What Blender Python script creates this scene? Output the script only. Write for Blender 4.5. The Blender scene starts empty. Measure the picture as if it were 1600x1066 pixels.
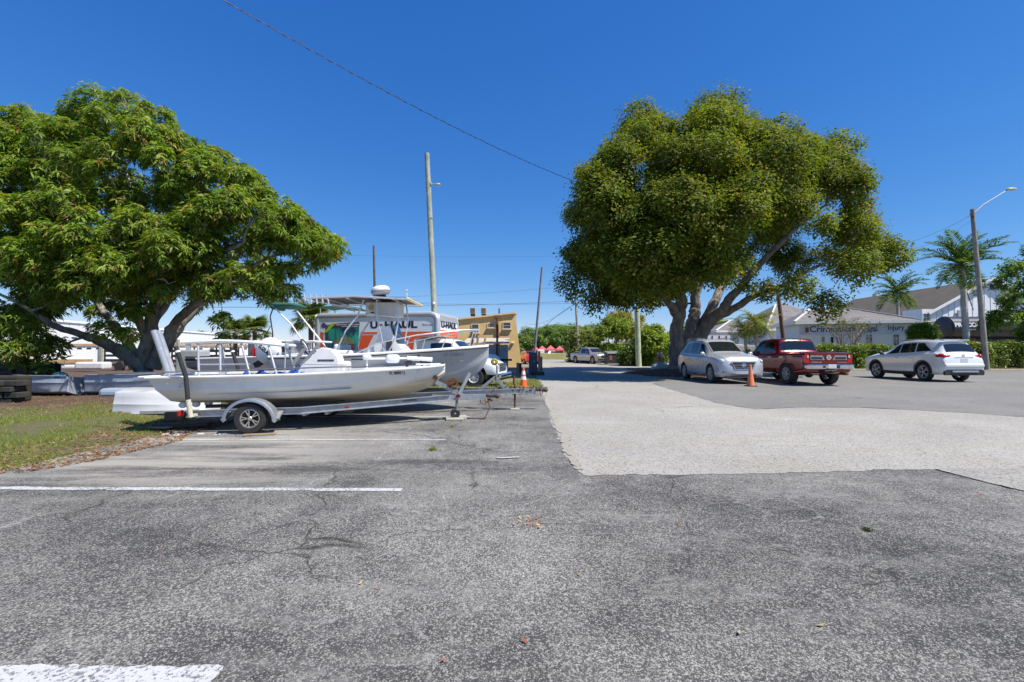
import bpy, bmesh, math, random
import numpy as np
from mathutils import Vector, Matrix
random.seed(7); rng = np.random.default_rng(7)
R = math.radians; PI = math.pi
sc = bpy.context.scene
COL = sc.collection
# ------------------------------------------------------------------ camera, sky, sun, exposure
F, CX, CY, HZ, CAMH = 720.0, 800.0, 533.0, 549.0, 1.42
PITCH = math.atan((HZ - CY) / F)
cam = bpy.data.cameras.new('camera'); cam.lens = 36 * F / 1600; cam.sensor_width = 36
cam.clip_start = 0.05; cam.clip_end = 6000
camo = bpy.data.objects.new('camera', cam); COL.objects.link(camo)
camo.location = (0, 0, CAMH); camo.rotation_euler = (PI / 2 + PITCH, 0, 0)
sc.camera = camo
SUN_EL, SUN_AZ = 57.0, 117.0          # azimuth clockwise from +Y (north): the sun stands over the right-hand side
world = bpy.data.worlds.new('World'); sc.world = world; world.use_nodes = True
wt = world.node_tree; wt.nodes.clear()
sky = wt.nodes.new('ShaderNodeTexSky'); sky.sky_type = 'NISHITA'; sky.sun_disc = False
sky.sun_elevation = R(SUN_EL); sky.sun_rotation = R(SUN_AZ); sky.altitude = 1800
sky.air_density = 1.15; sky.dust_density = 0.0; sky.ozone_density = 1.6
hs = wt.nodes.new('ShaderNodeHueSaturation'); hs.inputs['Saturation'].default_value = 1.20; hs.inputs['Hue'].default_value = 0.5
bg = wt.nodes.new('ShaderNodeBackground'); bg.inputs['Strength'].default_value = 0.112
wo = wt.nodes.new('ShaderNodeOutputWorld')
tn = wt.nodes.new('ShaderNodeMix'); tn.data_type = 'RGBA'; tn.blend_type = 'MULTIPLY'; tn.inputs[0].default_value = 1; tn.inputs[7].default_value = (.86, .93, 1.10, 1)
wt.links.new(sky.outputs[0], tn.inputs[6]); wt.links.new(tn.outputs[2], hs.inputs['Color']); _sp = wt.nodes.new('ShaderNodeSeparateColor'); _cb = wt.nodes.new('ShaderNodeCombineColor'); wt.links.new(hs.outputs[0], _sp.inputs[0])
for _i, (_a, _p) in enumerate(((.62, 1.03), (.88, .82), (1.66, .575))):
    _w = wt.nodes.new('ShaderNodeMath'); _w.operation = 'POWER'; _w.inputs[1].default_value = _p; _u = wt.nodes.new('ShaderNodeMath'); _u.operation = 'MULTIPLY'; _u.inputs[1].default_value = _a
    wt.links.new(_sp.outputs[_i], _w.inputs[0]); wt.links.new(_w.outputs[0], _u.inputs[0]); wt.links.new(_u.outputs[0], _cb.inputs[_i])
wt.links.new(_cb.outputs[0], bg.inputs[0]); wt.links.new(bg.outputs[0], wo.inputs[0])
sd = bpy.data.lights.new('sun', 'SUN'); sd.energy = 4.6; sd.angle = R(0.53); sd.color = (1, .94, .85)
so = bpy.data.objects.new('sun', sd); COL.objects.link(so)
_s = Vector((math.sin(R(SUN_AZ)) * math.cos(R(SUN_EL)), math.cos(R(SUN_AZ)) * math.cos(R(SUN_EL)), math.sin(R(SUN_EL))))
so.rotation_euler = _s.to_track_quat('Z', 'Y').to_euler()
sc.view_settings.view_transform = 'Standard'; sc.view_settings.look = 'None'
sc.view_settings.gamma = 1; sc.view_settings.use_curve_mapping = False
sc.view_settings.exposure = 0.60
sc.render.engine = 'CYCLES'; sc.cycles.max_bounces = 6; sc.cycles.transparent_max_bounces = 6

# ------------------------------------------------------------------ places: a pixel of the 1600x1066 photograph and a depth give a point
def P(x, y, d):
    u = (x - CX) / F; v = (CY - y) / F
    cp, sp = math.cos(PITCH), math.sin(PITCH)
    dy = cp - v * sp; dz = sp + v * cp
    return Vector((u * d / dy, d, CAMH + dz * d / dy))
def G(x, y):
    u = (x - CX) / F; v = (CY - y) / F
    cp, sp = math.cos(PITCH), math.sin(PITCH)
    dy = cp - v * sp; dz = sp + v * cp
    t = -CAMH / dz
    return Vector((u * t, dy * t, 0))

# ------------------------------------------------------------------ materials
class NT:
    def __init__(s, name):
        s.m = bpy.data.materials.new(name); s.m.use_nodes = True
        s.t = s.m.node_tree; s.b = s.t.nodes['Principled BSDF']; s.out = s.t.nodes['Material Output']
        s.tc = s.t.nodes.new('ShaderNodeTexCoord')
    def n(s, ty, ins=None, **kw):
        k = s.t.nodes.new('ShaderNode' + ty)
        for a, v in kw.items(): setattr(k, a, v)
        for a, v in (ins or {}).items():
            if isinstance(v, bpy.types.NodeSocket): s.t.links.new(v, k.inputs[a])
            else: k.inputs[a].default_value = v
        return k
    def mapped(s, scale=(1, 1, 1), rot=(0, 0, 0), co='Object'):
        return s.n('Mapping', {'Vector': s.tc.outputs[co], 'Scale': scale, 'Rotation': rot}).outputs[0]
    def noise(s, scale, detail=4, rough=.55, vec=None, dist=0):
        return s.n('TexNoise', {'Vector': vec or s.tc.outputs['Object'], 'Scale': scale, 'Detail': detail, 'Roughness': rough, 'Distortion': dist}).outputs[0]
    def ramp(s, f, a, b, ca=0., cb=1.):
        return s.n('MapRange', {'Value': f, 'From Min': a, 'From Max': b, 'To Min': ca, 'To Max': cb}, clamp=True).outputs[0]
    def math(s, op, a, b=0.):
        return s.n('Math', {0: a, 1: b}, operation=op).outputs[0]
    def mix(s, f, a, b, blend='MIX'):
        k = s.t.nodes.new('ShaderNodeMix'); k.data_type = 'RGBA'; k.blend_type = blend
        for i, v in ((0, f), (6, a), (7, b)):
            if isinstance(v, bpy.types.NodeSocket): s.t.links.new(v, k.inputs[i])
            else: k.inputs[i].default_value = (tuple(v) + (1,) if (i and len(v) == 3) else v)
        return k.outputs[2]
    def bump(s, h, strength=.3, dist=.01):
        b = s.n('Bump', {'Height': h, 'Strength': strength, 'Distance': dist}); s.t.links.new(b.outputs[0], s.b.inputs['Normal'])
    def col(s, c): s.t.links.new(c, s.b.inputs['Base Color'])
    def set(s, **kw):
        for a, v in kw.items(): s.b.inputs[a.replace('_', ' ')].default_value = v
MATS = {}
def M(name, rgb, rough=.6, metal=0., var=.12, scale=3., bump=0., bscale=40., coat=0., dirt=0., spec=.5):
    if name in MATS: return MATS[name]
    t = NT(name)
    f = t.noise(scale, 5, .6)
    lo = tuple(max(0, c * (1 - var)) for c in rgb); hi = tuple(min(1, c * (1 + var)) for c in rgb)
    c = t.mix(t.ramp(f, .3, .7), lo, hi)
    if dirt:
        d = t.ramp(t.noise(scale * 2.3, 6, .7, vec=t.mapped((1, 1, .35))), .52, .75, 0, dirt)
        c = t.mix(d, c, (.16, .13, .09))
    t.col(c); t.set(Roughness=rough, Metallic=metal, Coat_Weight=coat); t.b.inputs['Specular IOR Level'].default_value = spec
    rr = t.ramp(t.noise(scale * 4, 3), .3, .7, max(.02, rough - .08), min(1, rough + .08)); t.t.links.new(rr, t.b.inputs['Roughness'])
    if bump: t.bump(t.noise(bscale, 4), bump)
    MATS[name] = t.m
    return t.m
def glass(name, rgb, rough=.04):
    if name in MATS: return MATS[name]
    t = NT(name); t.set(Base_Color=(*rgb, 1), Roughness=rough); t.b.inputs['Specular IOR Level'].default_value = .9
    MATS[name] = t.m; return t.m
def leafmat(name, trans=.35, rough=.42):
    if name in MATS: return MATS[name]
    t = NT(name)
    a = t.n('Attribute', attribute_name='tint').outputs['Color']
    t.col(a); t.set(Roughness=rough); t.b.inputs['Specular IOR Level'].default_value = .22
    g = t.mix(1., a, (1.7, 1.8, .6), 'MULTIPLY')
    tr = t.n('BsdfTranslucent', {'Color': g}); ms = t.n('MixShader', {0: trans, 1: t.b.outputs[0], 2: tr.outputs[0]})
    t.t.links.new(ms.outputs[0], t.out.inputs[0]); MATS[name] = t.m; return t.m
def barkmat(name, a, b):
    if name in MATS: return MATS[name]
    t = NT(name); v = t.mapped((1, 1, .3))
    f = t.noise(5, 8, .68, vec=v); c = t.mix(t.ramp(f, .35, .68), a, b)
    c = t.mix(t.ramp(t.noise(1.2, 3), .5, .7, 0, .5), c, tuple(x * 1.5 for x in b))
    t.col(c); t.set(Roughness=.9); t.bump(t.noise(9, 8, .7, vec=v), .9, .04); MATS[name] = t.m; return t.m

# ------------------------------------------------------------------ mesh building
class MB:
    def __init__(s): s.v = []; s.f = []; s.mi = []; s.cur = 0
    def add(s, vs, fs):
        o = len(s.v); s.v += [tuple(p) for p in vs]
        for f in fs: s.f.append(tuple(i + o for i in f)); s.mi.append(s.cur)
        return s
    def box(s, c, sz, rz=0, m=None):
        hx, hy, hz = sz[0] / 2, sz[1] / 2, sz[2] / 2
        vs = [Vector((x, y, z)) for x in (-hx, hx) for y in (-hy, hy) for z in (-hz, hz)]
        mt = Matrix.Rotation(rz, 4, 'Z') if m is None else m
        return s.add([Vector(c) + mt @ p for p in vs], [(0, 1, 3, 2), (4, 6, 7, 5), (0, 4, 5, 1), (2, 3, 7, 6), (0, 2, 6, 4), (1, 5, 7, 3)])
    def bbox(s, c, sz, r=.02, rz=0, m=None):          # box with chamfered edges
        hx, hy, hz = sz[0] / 2, sz[1] / 2, sz[2] / 2; r = min(r, hx * .9, hy * .9, hz * .9)
        bm = bmesh.new(); bmesh.ops.create_cube(bm, size=1)
        for v in bm.verts: v.co = Vector((v.co.x * 2 * hx, v.co.y * 2 * hy, v.co.z * 2 * hz))
        bmesh.ops.bevel(bm, geom=bm.edges[:], offset=r, segments=2, profile=.5, affect='EDGES')
        mt = Matrix.Rotation(rz, 4, 'Z') if m is None else m
        bm.verts.index_update(); s.add([Vector(c) + mt @ v.co for v in bm.verts], [[v.index for v in f.verts] for f in bm.faces]); bm.free(); return s
    def bar(s, a, b, w, h):                             # box beam from a to b
        a = Vector(a); b = Vector(b); d = b - a; L = d.length; x = d / L
        up = Vector((0, 0, 1)) if abs(x.z) < .95 else Vector((0, 1, 0))
        y = up.cross(x).normalized(); z = x.cross(y)
        m = Matrix((x, y, z)).transposed().to_4x4()
        return s.box((a + b) / 2, (L, w, h), m=m)
    def tube(s, pts, rad, n=8, cap=True):
        pts = [Vector(p) for p in pts]; k = len(pts)
        if not hasattr(rad, '__len__'): rad = [rad] * k
        vs = []; t0 = None; ref = None
        for i, p in enumerate(pts):
            t = (pts[min(i + 1, k - 1)] - pts[max(i - 1, 0)]).normalized()
            if ref is None: ref = t.orthogonal().normalized()
            else: ref = (ref - t * ref.dot(t)).normalized()
            b = t.cross(ref)
            for j in range(n):
                a = 2 * PI * j / n; vs.append(p + (ref * math.cos(a) + b * math.sin(a)) * rad[i])
        fs = [(i * n + j, i * n + (j + 1) % n, (i + 1) * n + (j + 1) % n, (i + 1) * n + j) for i in range(k - 1) for j in range(n)]
        if cap: fs += [tuple(range(n))[::-1], tuple((k - 1) * n + j for j in range(n))]
        return s.add(vs, fs)
    def lathe(s, prof, n=24, o=(0, 0, 0), axis='Z', cap=False):
        vs = []; o = Vector(o)
        for r, z in prof:
            for j in range(n):
                a = 2 * PI * j / n; c, q = math.cos(a) * r, math.sin(a) * r
                vs.append(o + (Vector((c, q, z)) if axis == 'Z' else Vector((q, z, c)) if axis == 'Y' else Vector((z, c, q))))
        k = len(prof)
        fs = [(i * n + j, i * n + (j + 1) % n, (i + 1) * n + (j + 1) % n, (i + 1) * n + j) for i in range(k - 1) for j in range(n)]
        if cap: fs += [tuple(range(n))[::-1], tuple((k - 1) * n + j for j in range(n))]
        return s.add(vs, fs)
    def prism(s, poly, h, axis='Z', o=0.):             # polygon extruded from o to o+h along an axis
        n = len(poly)
        def pt(a, b, z): return (a, b, z) if axis == 'Z' else (a, z, b) if axis == 'Y' else (z, a, b)
        vs = [pt(a, b, o) for a, b in poly] + [pt(a, b, o + h) for a, b in poly]
        fs = [tuple(range(n))[::-1], tuple(range(n, 2 * n))] + [(i, (i + 1) % n, (i + 1) % n + n, i + n) for i in range(n)]
        return s.add(vs, fs)
    def grid(s, rows, close=False):                     # rows of equally many points
        n = len(rows[0]); vs = [p for r in rows for p in r]; fs = []
        for i in range(len(rows) - 1):
            for j in range(n - 1 + (1 if close else 0)):
                fs.append((i * n + j, i * n + (j + 1) % n, (i + 1) * n + (j + 1) % n, (i + 1) * n + j))
        return s.add(vs, fs)
    def sph(s, c, r, n=12, m=8, sq=(1, 1, 1)):
        prof = [(math.sin(PI * i / m), -math.cos(PI * i / m)) for i in range(m + 1)]
        vs = []
        for q, z in prof:
            for j in range(n):
                a = 2 * PI * j / n; vs.append(Vector(c) + Vector((math.cos(a) * q * r * sq[0], math.sin(a) * q * r * sq[1], z * r * sq[2])))
        fs = [(i * n + j, i * n + (j + 1) % n, (i + 1) * n + (j + 1) % n, (i + 1) * n + j) for i in range(m) for j in range(n)]
        return s.add(vs, fs)
    def mesh(s, name, mats):
        me = bpy.data.meshes.new(name); me.from_pydata(s.v, [], s.f); me.validate()
        if not isinstance(mats, (list, tuple)): mats = [mats]
        for m in mats: me.materials.append(m)
        if len(mats) > 1 and len(me.polygons) == len(s.mi): me.polygons.foreach_set('material_index', s.mi)
        bm = bmesh.new(); bm.from_mesh(me); bmesh.ops.remove_doubles(bm, verts=bm.verts, dist=1e-5); bmesh.ops.recalc_face_normals(bm, faces=bm.faces); bm.to_mesh(me); bm.free()
        return me
    def build(s, name, mats, parent=None, world=False, smooth=None, label=None):
        if world and parent is not None:
            o = Vector(parent.location); q = parent.parent
            while q is not None: o += Vector(q.location); q = q.parent
            s.v = [tuple(Vector(p) - o) for p in s.v]
        me = s.mesh(name, mats)
        if smooth is not None:
            me.polygons.foreach_set('use_smooth', [True] * len(me.polygons))
            if smooth < 179: me.set_sharp_from_angle(angle=R(smooth))
        ob = bpy.data.objects.new(name, me); COL.objects.link(ob)
        if parent: ob.parent = parent
        if label: ob['label'] = label
        return ob
def npmesh(name, V, Fc, mat, parent=None, tint=None, smooth=False):
    me = bpy.data.meshes.new(name); k = Fc.shape[1]
    me.vertices.add(len(V)); me.vertices.foreach_set('co', V.astype(np.float32).ravel())
    me.loops.add(Fc.size); me.loops.foreach_set('vertex_index', Fc.astype(np.int32).ravel())
    me.polygons.add(len(Fc)); me.polygons.foreach_set('loop_start', np.arange(0, Fc.size, k, dtype=np.int32))
    me.update(calc_edges=True)
    if tint is not None:
        a = me.attributes.new('tint', 'FLOAT_COLOR', 'POINT'); a.data.foreach_set('color', np.c_[tint, np.ones(len(tint))].astype(np.float32).ravel())
    if smooth: me.polygons.foreach_set('use_smooth', [True] * len(me.polygons))
    me.materials.append(mat); ob = bpy.data.objects.new(name, me); COL.objects.link(ob)
    if parent: ob.parent = parent
    return ob
def thing(name, label, cat, loc=(0, 0, 0), rz=0, group=None):
    o = bpy.data.objects.new(name, None); COL.objects.link(o); o.empty_display_size = .3
    o.location = loc; o.rotation_euler = (0, 0, rz); o['label'] = label; o['category'] = cat
    if group: o['group'] = group
    return o
def tag(o, label, cat, group=None, kind=None):
    o['label'] = label; o['category'] = cat
    if group: o['group'] = group
    if kind: o['kind'] = kind
    return o
def struct(o, label=None):
    o['kind'] = 'structure'
    if label: o['label'] = label
    return o
def inst(src, parent, loc, rz=0, name=None):
    o = src.copy(); COL.objects.link(o); o.parent = parent; o.location = loc; o.rotation_euler = (0, 0, rz)
    return o
def dup(root, loc, rz, label, group=None):
    r = root.copy(); COL.objects.link(r); r.location = loc; r.rotation_euler = (0, 0, rz); r['label'] = label
    if group: r['group'] = group
    for ch in list(root.children):
        c = ch.copy(); COL.objects.link(c); c.parent = r
        for g in list(ch.children):
            d = g.copy(); COL.objects.link(d); d.parent = c
    return r
def text(name, s, mat, parent, width=None, height=None, m=None, bold=0., ext=.004, align='LEFT'):
    cu = bpy.data.curves.new('tmp', 'FONT'); cu.body = s; cu.size = 1; cu.extrude = 0; cu.offset = bold; cu.align_x = align
    t = bpy.data.objects.new('tmp', cu); COL.objects.link(t)
    bpy.context.view_layer.update(); dg = bpy.context.evaluated_depsgraph_get()
    me = bpy.data.meshes.new_from_object(t.evaluated_get(dg)); bpy.data.objects.remove(t); bpy.data.curves.remove(cu)
    me.name = name; co = np.zeros(len(me.vertices) * 3); me.vertices.foreach_get('co', co); co = co.reshape(-1, 3)
    mn = co.min(0); mx = co.max(0); co[:, :2] -= mn[:2]
    sx = (width / (mx[0] - mn[0])) if width else None; sy = (height / (mx[1] - mn[1])) if height else sx
    if sx is None: sx = sy
    co[:, 0] *= sx; co[:, 1] *= sy; co[:, 2] = 0
    me.vertices.foreach_set('co', co.ravel()); me.materials.clear(); me.materials.append(mat)
    ob = bpy.data.objects.new(name, me); COL.objects.link(ob); ob.parent = parent
    if m is not None: ob.matrix_local = m
    return ob
def frame(o, xdir, updir):                              # matrix: text x along xdir, y along updir, facing x cross up
    x = Vector(xdir).normalized(); y = Vector(updir); y = (y - x * y.dot(x)).normalized(); z = x.cross(y)
    m = Matrix((x, y, z)).transposed().to_4x4(); m.translation = Vector(o); return m
# ================================================================== the ground
def sheet(name, pts, z, mat, thick=0.):
    m = MB()
    if thick: m.prism([(p[0], p[1]) for p in pts], thick, 'Z', z - thick)
    else: m.add([(p[0], p[1], z) for p in pts], [tuple(range(len(pts)))])
    me = m.mesh(name, mat); bm = bmesh.new(); bm.from_mesh(me)
    if not thick:
        bmesh.ops.triangulate(bm, faces=bm.faces)
        for f in bm.faces:
            if f.normal.z < 0: f.normal_flip()
    bm.to_mesh(me); bm.free()
    o = bpy.data.objects.new(name, me); COL.objects.link(o); o['kind'] = 'structure'; return o
def ragged(pts, step, amp, seed=1):                     # a worn, uneven edge along a closed outline
    r = np.random.default_rng(seed); out = []
    n = len(pts)
    for i in range(n):
        a = Vector(pts[i][:2]); b = Vector(pts[(i + 1) % n][:2]); L = (b - a).length
        k = max(1, min(90, int(L / step))); nn = Vector((-(b - a).y, (b - a).x)) / max(L, 1e-6)
        w = 0
        for j in range(k):
            w = .6 * w + r.normal() * amp
            out.append(a.lerp(b, j / k) + (nn * w if j else Vector((0, 0))))
    return out
def asphalt_mat():
    t = NT('weathered_asphalt')
    st = t.n('TexVoronoi', {'Vector': t.tc.outputs['Object'], 'Scale': 150., 'Randomness': 1.}, feature='F1')
    st2 = t.n('TexVoronoi', {'Vector': t.tc.outputs['Object'], 'Scale': 105., 'Randomness': 1.}, feature='F1')
    sr = t.n('SeparateColor', {0: st.outputs['Color']}).outputs[0]
    sr2 = t.n('SeparateColor', {0: st2.outputs['Color']}).outputs[1]
    wear = t.noise(.42, 6, .62, dist=.6); wear2 = t.noise(2.6, 6, .7); wear3 = t.noise(9., 5, .7)
    fine = t.noise(110, 5, .8)
    w = t.math('ADD', t.math('MULTIPLY', wear, .62), t.math('ADD', t.math('MULTIPLY', wear2, .3), t.math('MULTIPLY', wear3, .12)))
    w = t.ramp(w, .41, .64)
    thr = t.ramp(w, 0, 1, .84, .50)                      # more bare stones where the surface is worn
    stone = t.ramp(t.math('SUBTRACT', sr, thr), 0, .06)
    stone2 = t.ramp(t.math('SUBTRACT', sr2, t.math('ADD', thr, .09)), 0, .05)
    base = t.mix(w, (.034, .034, .036), (.11, .108, .103))
    base = t.mix(t.ramp(fine, .4, .66, 0, .45), base, (.15, .145, .135))
    c = t.mix(t.math('MULTIPLY', stone, .72), base, t.mix(sr2, (.20, .193, .18), (.52, .50, .46)))
    c = t.mix(t.math('MULTIPLY', stone2, .5), c, (.42, .405, .375))
    bigp = t.ramp(t.noise(.16, 4, .6, dist=1.2), .35, .65, .72, 1.32); c = t.mix(1., c, t.n('CombineColor', {0: bigp, 1: bigp, 2: t.math('MULTIPLY', bigp, .97)}).outputs[0], 'MULTIPLY')
    # pale dusty cracks
    dv = t.n('VectorMath', {0: t.tc.outputs['Object'], 1: t.n('VectorMath', {0: t.n('TexNoise', {'Vector': t.tc.outputs['Object'], 'Scale': 1.6, 'Detail': 6.}).outputs[1], 1: (.7, .7, 0)}, operation='MULTIPLY').outputs[0]}, operation='ADD').outputs[0]
    for sc_, wd, am, off in ((.75, .012, .9, .46), (2.3, .022, .75, .49)):
        cr = t.n('TexVoronoi', {'Vector': dv, 'Scale': sc_}, feature='DISTANCE_TO_EDGE').outputs[0]
        k = t.math('MULTIPLY', t.ramp(cr, 0, wd, 1, 0), t.ramp(t.noise(.5 if sc_ < 1 else .9, 3, dist=1), off - .03, off + .09, 0, am))
        k = t.math('MULTIPLY', k, t.ramp(t.noise(14., 4, .8), .44, .60))
        c = t.mix(k, c, (.37, .36, .335))
    hair = t.n('TexVoronoi', {'Vector': dv, 'Scale': .42}, feature='DISTANCE_TO_EDGE').outputs[0]
    hk = t.math('MULTIPLY', t.ramp(hair, 0, .0055, 1, 0), t.ramp(t.noise(.7, 2), .46, .52, 0, .9))
    c = t.mix(hk, c, (.03, .028, .02))
    # drifts of sand lying along the bays, at the left by the lawn
    sp = t.n('SeparateXYZ', {0: t.tc.outputs['Object']})
    x, y = sp.outputs[0], sp.outputs[1]
    sand = t.ramp(t.n('TexNoise', {'Vector': t.mapped((.28, 2.1, 1), (0, 0, R(-5))), 'Scale': 1., 'Detail': 7., 'Roughness': .62}).outputs[0], .43, .55)
    reg = t.math('MULTIPLY', t.ramp(x, -1.2, -3.6), t.math('MULTIPLY', t.ramp(y, 4.3, 5.4), t.ramp(y, 9.0, 7.6)))
    c = t.mix(t.math('MULTIPLY', t.math('MULTIPLY', sand, reg), t.ramp(fine, .25, .6, .45, .95)), c, (.40, .375, .32))
    strk = t.ramp(t.n('TexNoise', {'Vector': t.mapped((1.2, 7., 1), (0, 0, R(32))), 'Scale': 1.6, 'Detail': 8., 'Roughness': .75, 'Distortion': .8}).outputs[0], .56, .70, 0, .7)
    c = t.mix(t.math('MULTIPLY', strk, t.ramp(t.noise(.35, 3), .42, .6)), c, (.36, .35, .325))
    dusty = t.ramp(t.n('TexNoise', {'Vector': t.mapped((.5, 1.3, 1), (0, 0, R(18))), 'Scale': 1.1, 'Detail': 8., 'Roughness': .68}).outputs[0], .51, .66, 0, .75)
    c = t.mix(t.math('MULTIPLY', dusty, t.ramp(wear3, .35, .6)), c, (.28, .272, .25))
    # oil stains on the bays
    for (px, py, rx, ry) in ((420, 717, .42, .12), (490, 733, .9, .20), (660, 722, 1.1, .16)):
        g = G(px, py)
        v = t.n('VectorMath', {0: t.tc.outputs['Object'], 1: (g.x, g.y, 0)}, operation='SUBTRACT').outputs[0]
        v = t.n('VectorMath', {0: v, 1: (1 / rx, 1 / ry, 1)}, operation='MULTIPLY').outputs[0]
        L = t.n('VectorMath', {0: v}, operation='LENGTH').outputs[1]
        L = t.math('ADD', L, t.math('MULTIPLY', t.math('SUBTRACT', wear3, .5), 2.4))
        c = t.mix(t.ramp(L, .35, 1.2, .62, 0), c, (.035, .034, .03))
    t.col(c); t.set(Roughness=.88); t.b.inputs['Specular IOR Level'].default_value = .3
    h = t.math('ADD', t.math('MULTIPLY', st.outputs['Distance'], -1.), t.math('MULTIPLY', fine, .8))
    t.bump(h, .55, .012)
    return t.m
def concrete_mat(name, a, b, tan, k=1.):
    t = NT(name)
    st = t.n('TexVoronoi', {'Vector': t.tc.outputs['Object'], 'Scale': 60.}, feature='F1')
    sr = t.n('SeparateColor', {0: st.outputs['Color']}).outputs[0]
    big = t.noise(.3, 6, .65, dist=.5); mid = t.n('TexNoise', {'Vector': t.mapped((.6, 2.2, 1)), 'Scale': 1.2, 'Detail': 8., 'Roughness': .7}).outputs[0]
    c = t.mix(t.ramp(big, .35, .65), a, b)
    c = t.mix(t.ramp(mid, .46, .62, 0, .6), c, tan)
    c = t.mix(t.ramp(sr, .7, .95, 0, .75 * k), c, tuple(x * .36 for x in a))
    c = t.mix(t.ramp(sr, .12, .0, 0, .5 * k), c, tuple(min(1, x * 1.35) for x in b))
    dv = t.n('VectorMath', {0: t.tc.outputs['Object'], 1: t.n('TexNoise', {'Vector': t.tc.outputs['Object'], 'Scale': .8, 'Detail': 6.}).outputs[1]}, operation='ADD').outputs[0]
    cr = t.n('TexVoronoi', {'Vector': dv, 'Scale': .22}, feature='DISTANCE_TO_EDGE').outputs[0]
    c = t.mix(t.math('MULTIPLY', t.ramp(cr, 0, .006, 1, 0), t.ramp(t.noise(.3, 2), .5, .56, 0, .6)), c, (.06, .055, .045))
    c = t.mix(t.ramp(t.noise(3.2, 7, .75), .6, .74, 0, .3), c, (.1, .095, .085))
    t.col(c); t.set(Roughness=.9); t.b.inputs['Specular IOR Level'].default_value = .3
    t.bump(t.noise(45, 5, .7), .4, .012); return t.m
def soil_mat(name, a, b, c3, sc1=1.6):
    t = NT(name)
    c = t.mix(t.ramp(t.noise(sc1, 7, .7), .38, .62), a, b)
    c = t.mix(t.ramp(t.noise(sc1 * 14, 5, .75), .55, .7), c, c3)
    t.col(c); t.set(Roughness=.95); t.bump(t.noise(35, 6, .75), .8, .03); return t.m
asphalt = asphalt_mat()
conc = concrete_mat('pale_limerock_paving', (.30, .288, .258), (.39, .375, .338), (.33, .30, .24))
grey_asph = concrete_mat('grey_asphalt', (.175, .172, .162), (.225, .22, .206), (.25, .235, .20), .8)
sandm = soil_mat('sand', (.33, .305, .25), (.38, .355, .30), (.22, .20, .165), 4)
soil = soil_mat('lawn_soil', (.10, .085, .04), (.17, .14, .07), (.22, .16, .09))
leafsoil = soil_mat('leaf_mulch', (.05, .030, .02), (.11, .06, .035), (.20, .11, .06), 6)
dirt = soil_mat('far_ground', (.13, .13, .06), (.20, .18, .10), (.26, .22, .14), .12)
g = sheet('ground', [(-2500, -300), (2500, -300), (2500, 4000), (-2500, 4000)], -.06, dirt)
lot = [(-14, -6), (16, -6), (16, 8), (16, 60), (-9.0, 60), (-8.5, 22), (-5.8, 14), G(322, 655), G(262, 678), G(200, 688), G(120, 702), G(60, 720), G(0, 735), (-14, 5.2)]
sheet('parking_lot', ragged([Vector((p[0], p[1])) for p in lot], .12, .022, 3), 0., asphalt)
cp = [G(912, 743), G(1130, 741), G(1300, 737), G(1470, 734), G(1640, 732), G(1760, 731), G(1760, 664), G(1600, 652), G(1500, 645), G(1340, 637), G(1250, 637), G(1180, 640), G(1120, 630), G(1060, 612), G(1020, 600),
      Vector((9.0, 27.5)), Vector((9.5, 34)), Vector((16, 40)), Vector((22, 55)), Vector((20, 75)), Vector((18, 96)), Vector((2, 96)), Vector((2.2, 60)), Vector((1.6, 37)), G(838, 588), G(845, 612), G(856, 640), G(862, 662), G(874, 684), G(882, 708), G(898, 732)]
sheet('pale_road', ragged([Vector((p[0], p[1])) for p in cp], .06, .018, 5), .004, conc)
sp_ = [G(1760, 664), G(1600, 652), G(1500, 645), G(1340, 637), G(1250, 637), G(1180, 640), G(1120, 630), G(1060, 612), G(1020, 600), Vector((9.0, 27.5)), Vector((9.5, 33.6)), Vector((70, 33.6)), Vector((70, 5))]
sheet('side_lot', ragged([Vector((p[0], p[1])) for p in sp_], .2, .02, 7), .008, grey_asph)
# sandy margin where the pale surface ends
sm = [G(899, 735), G(884, 708), G(876, 686), G(864, 662), G(857, 640), G(846, 612), G(852, 611), G(866, 640), G(876, 662), G(892, 684), G(896, 708), G(912, 735)]
sheet('sandy_margin', ragged([Vector((p[0], p[1])) for p in sm], .07, .022, 9), .012, sandm)
ol = [G(1462, 734), G(1760, 729), G(1760, 806), G(1600, 768), G(1530, 752)]
sheet('old_paving', ragged([Vector((p[0], p[1])) for p in ol], .1, .012, 11), .009, concrete_mat('old_paving_concrete', (.24, .235, .215), (.33, .32, .29), (.36, .33, .27)))
# lawn: low uneven ground at the left
def lawn_edge_x(y):                                     # the right-hand edge of the lawn at a depth y
    pts = [(5.2, -6.6), (5.45, -5.9), (6.0, -5.62), (6.7, -5.55), (7.3, -5.45), (7.9, -5.75), (8.6, -5.75), (9.6, -5.9), (14, -5.8), (22, -8.5), (60, -9)]
    return float(np.interp(y, [p[0] for p in pts], [p[1] for p in pts]))
def lawn_z(x, y):
    e = lawn_edge_x(y) - x; k = min(1, max(0, e / 1.6))
    return -.02 + .075 * k + .03 * math.sin(x * 1.3 + y * .7) * k + .02 * math.sin(x * 3.1 - y * 2.2) * k
rows = []
for y in list(np.arange(5.0, 14, .18)) + list(np.arange(14, 62, 1.2)):
    e = lawn_edge_x(y); near = max(0, 1 - (y - 5.0) / .8) if y < 5.8 else 0
    w = np.r_[np.linspace(0, 1, 30) ** 1.6 * 42]
    rows.append([(e - a + .03 * math.sin(y * 9), y, lawn_z(e - a, y) - .07 * near) for a in w])
m = MB(); m.grid(rows)
t = NT('lawn'); sep = t.n('SeparateXYZ', {0: t.tc.outputs['Object']})
pn = t.noise(1.1, 7, .72); c = t.mix(t.ramp(pn, .40, .58), (.15, .115, .065), (.085, .105, .022))
c = t.mix(t.ramp(t.noise(9, 6, .7), .5, .68), c, (.17, .13, .07))
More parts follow.
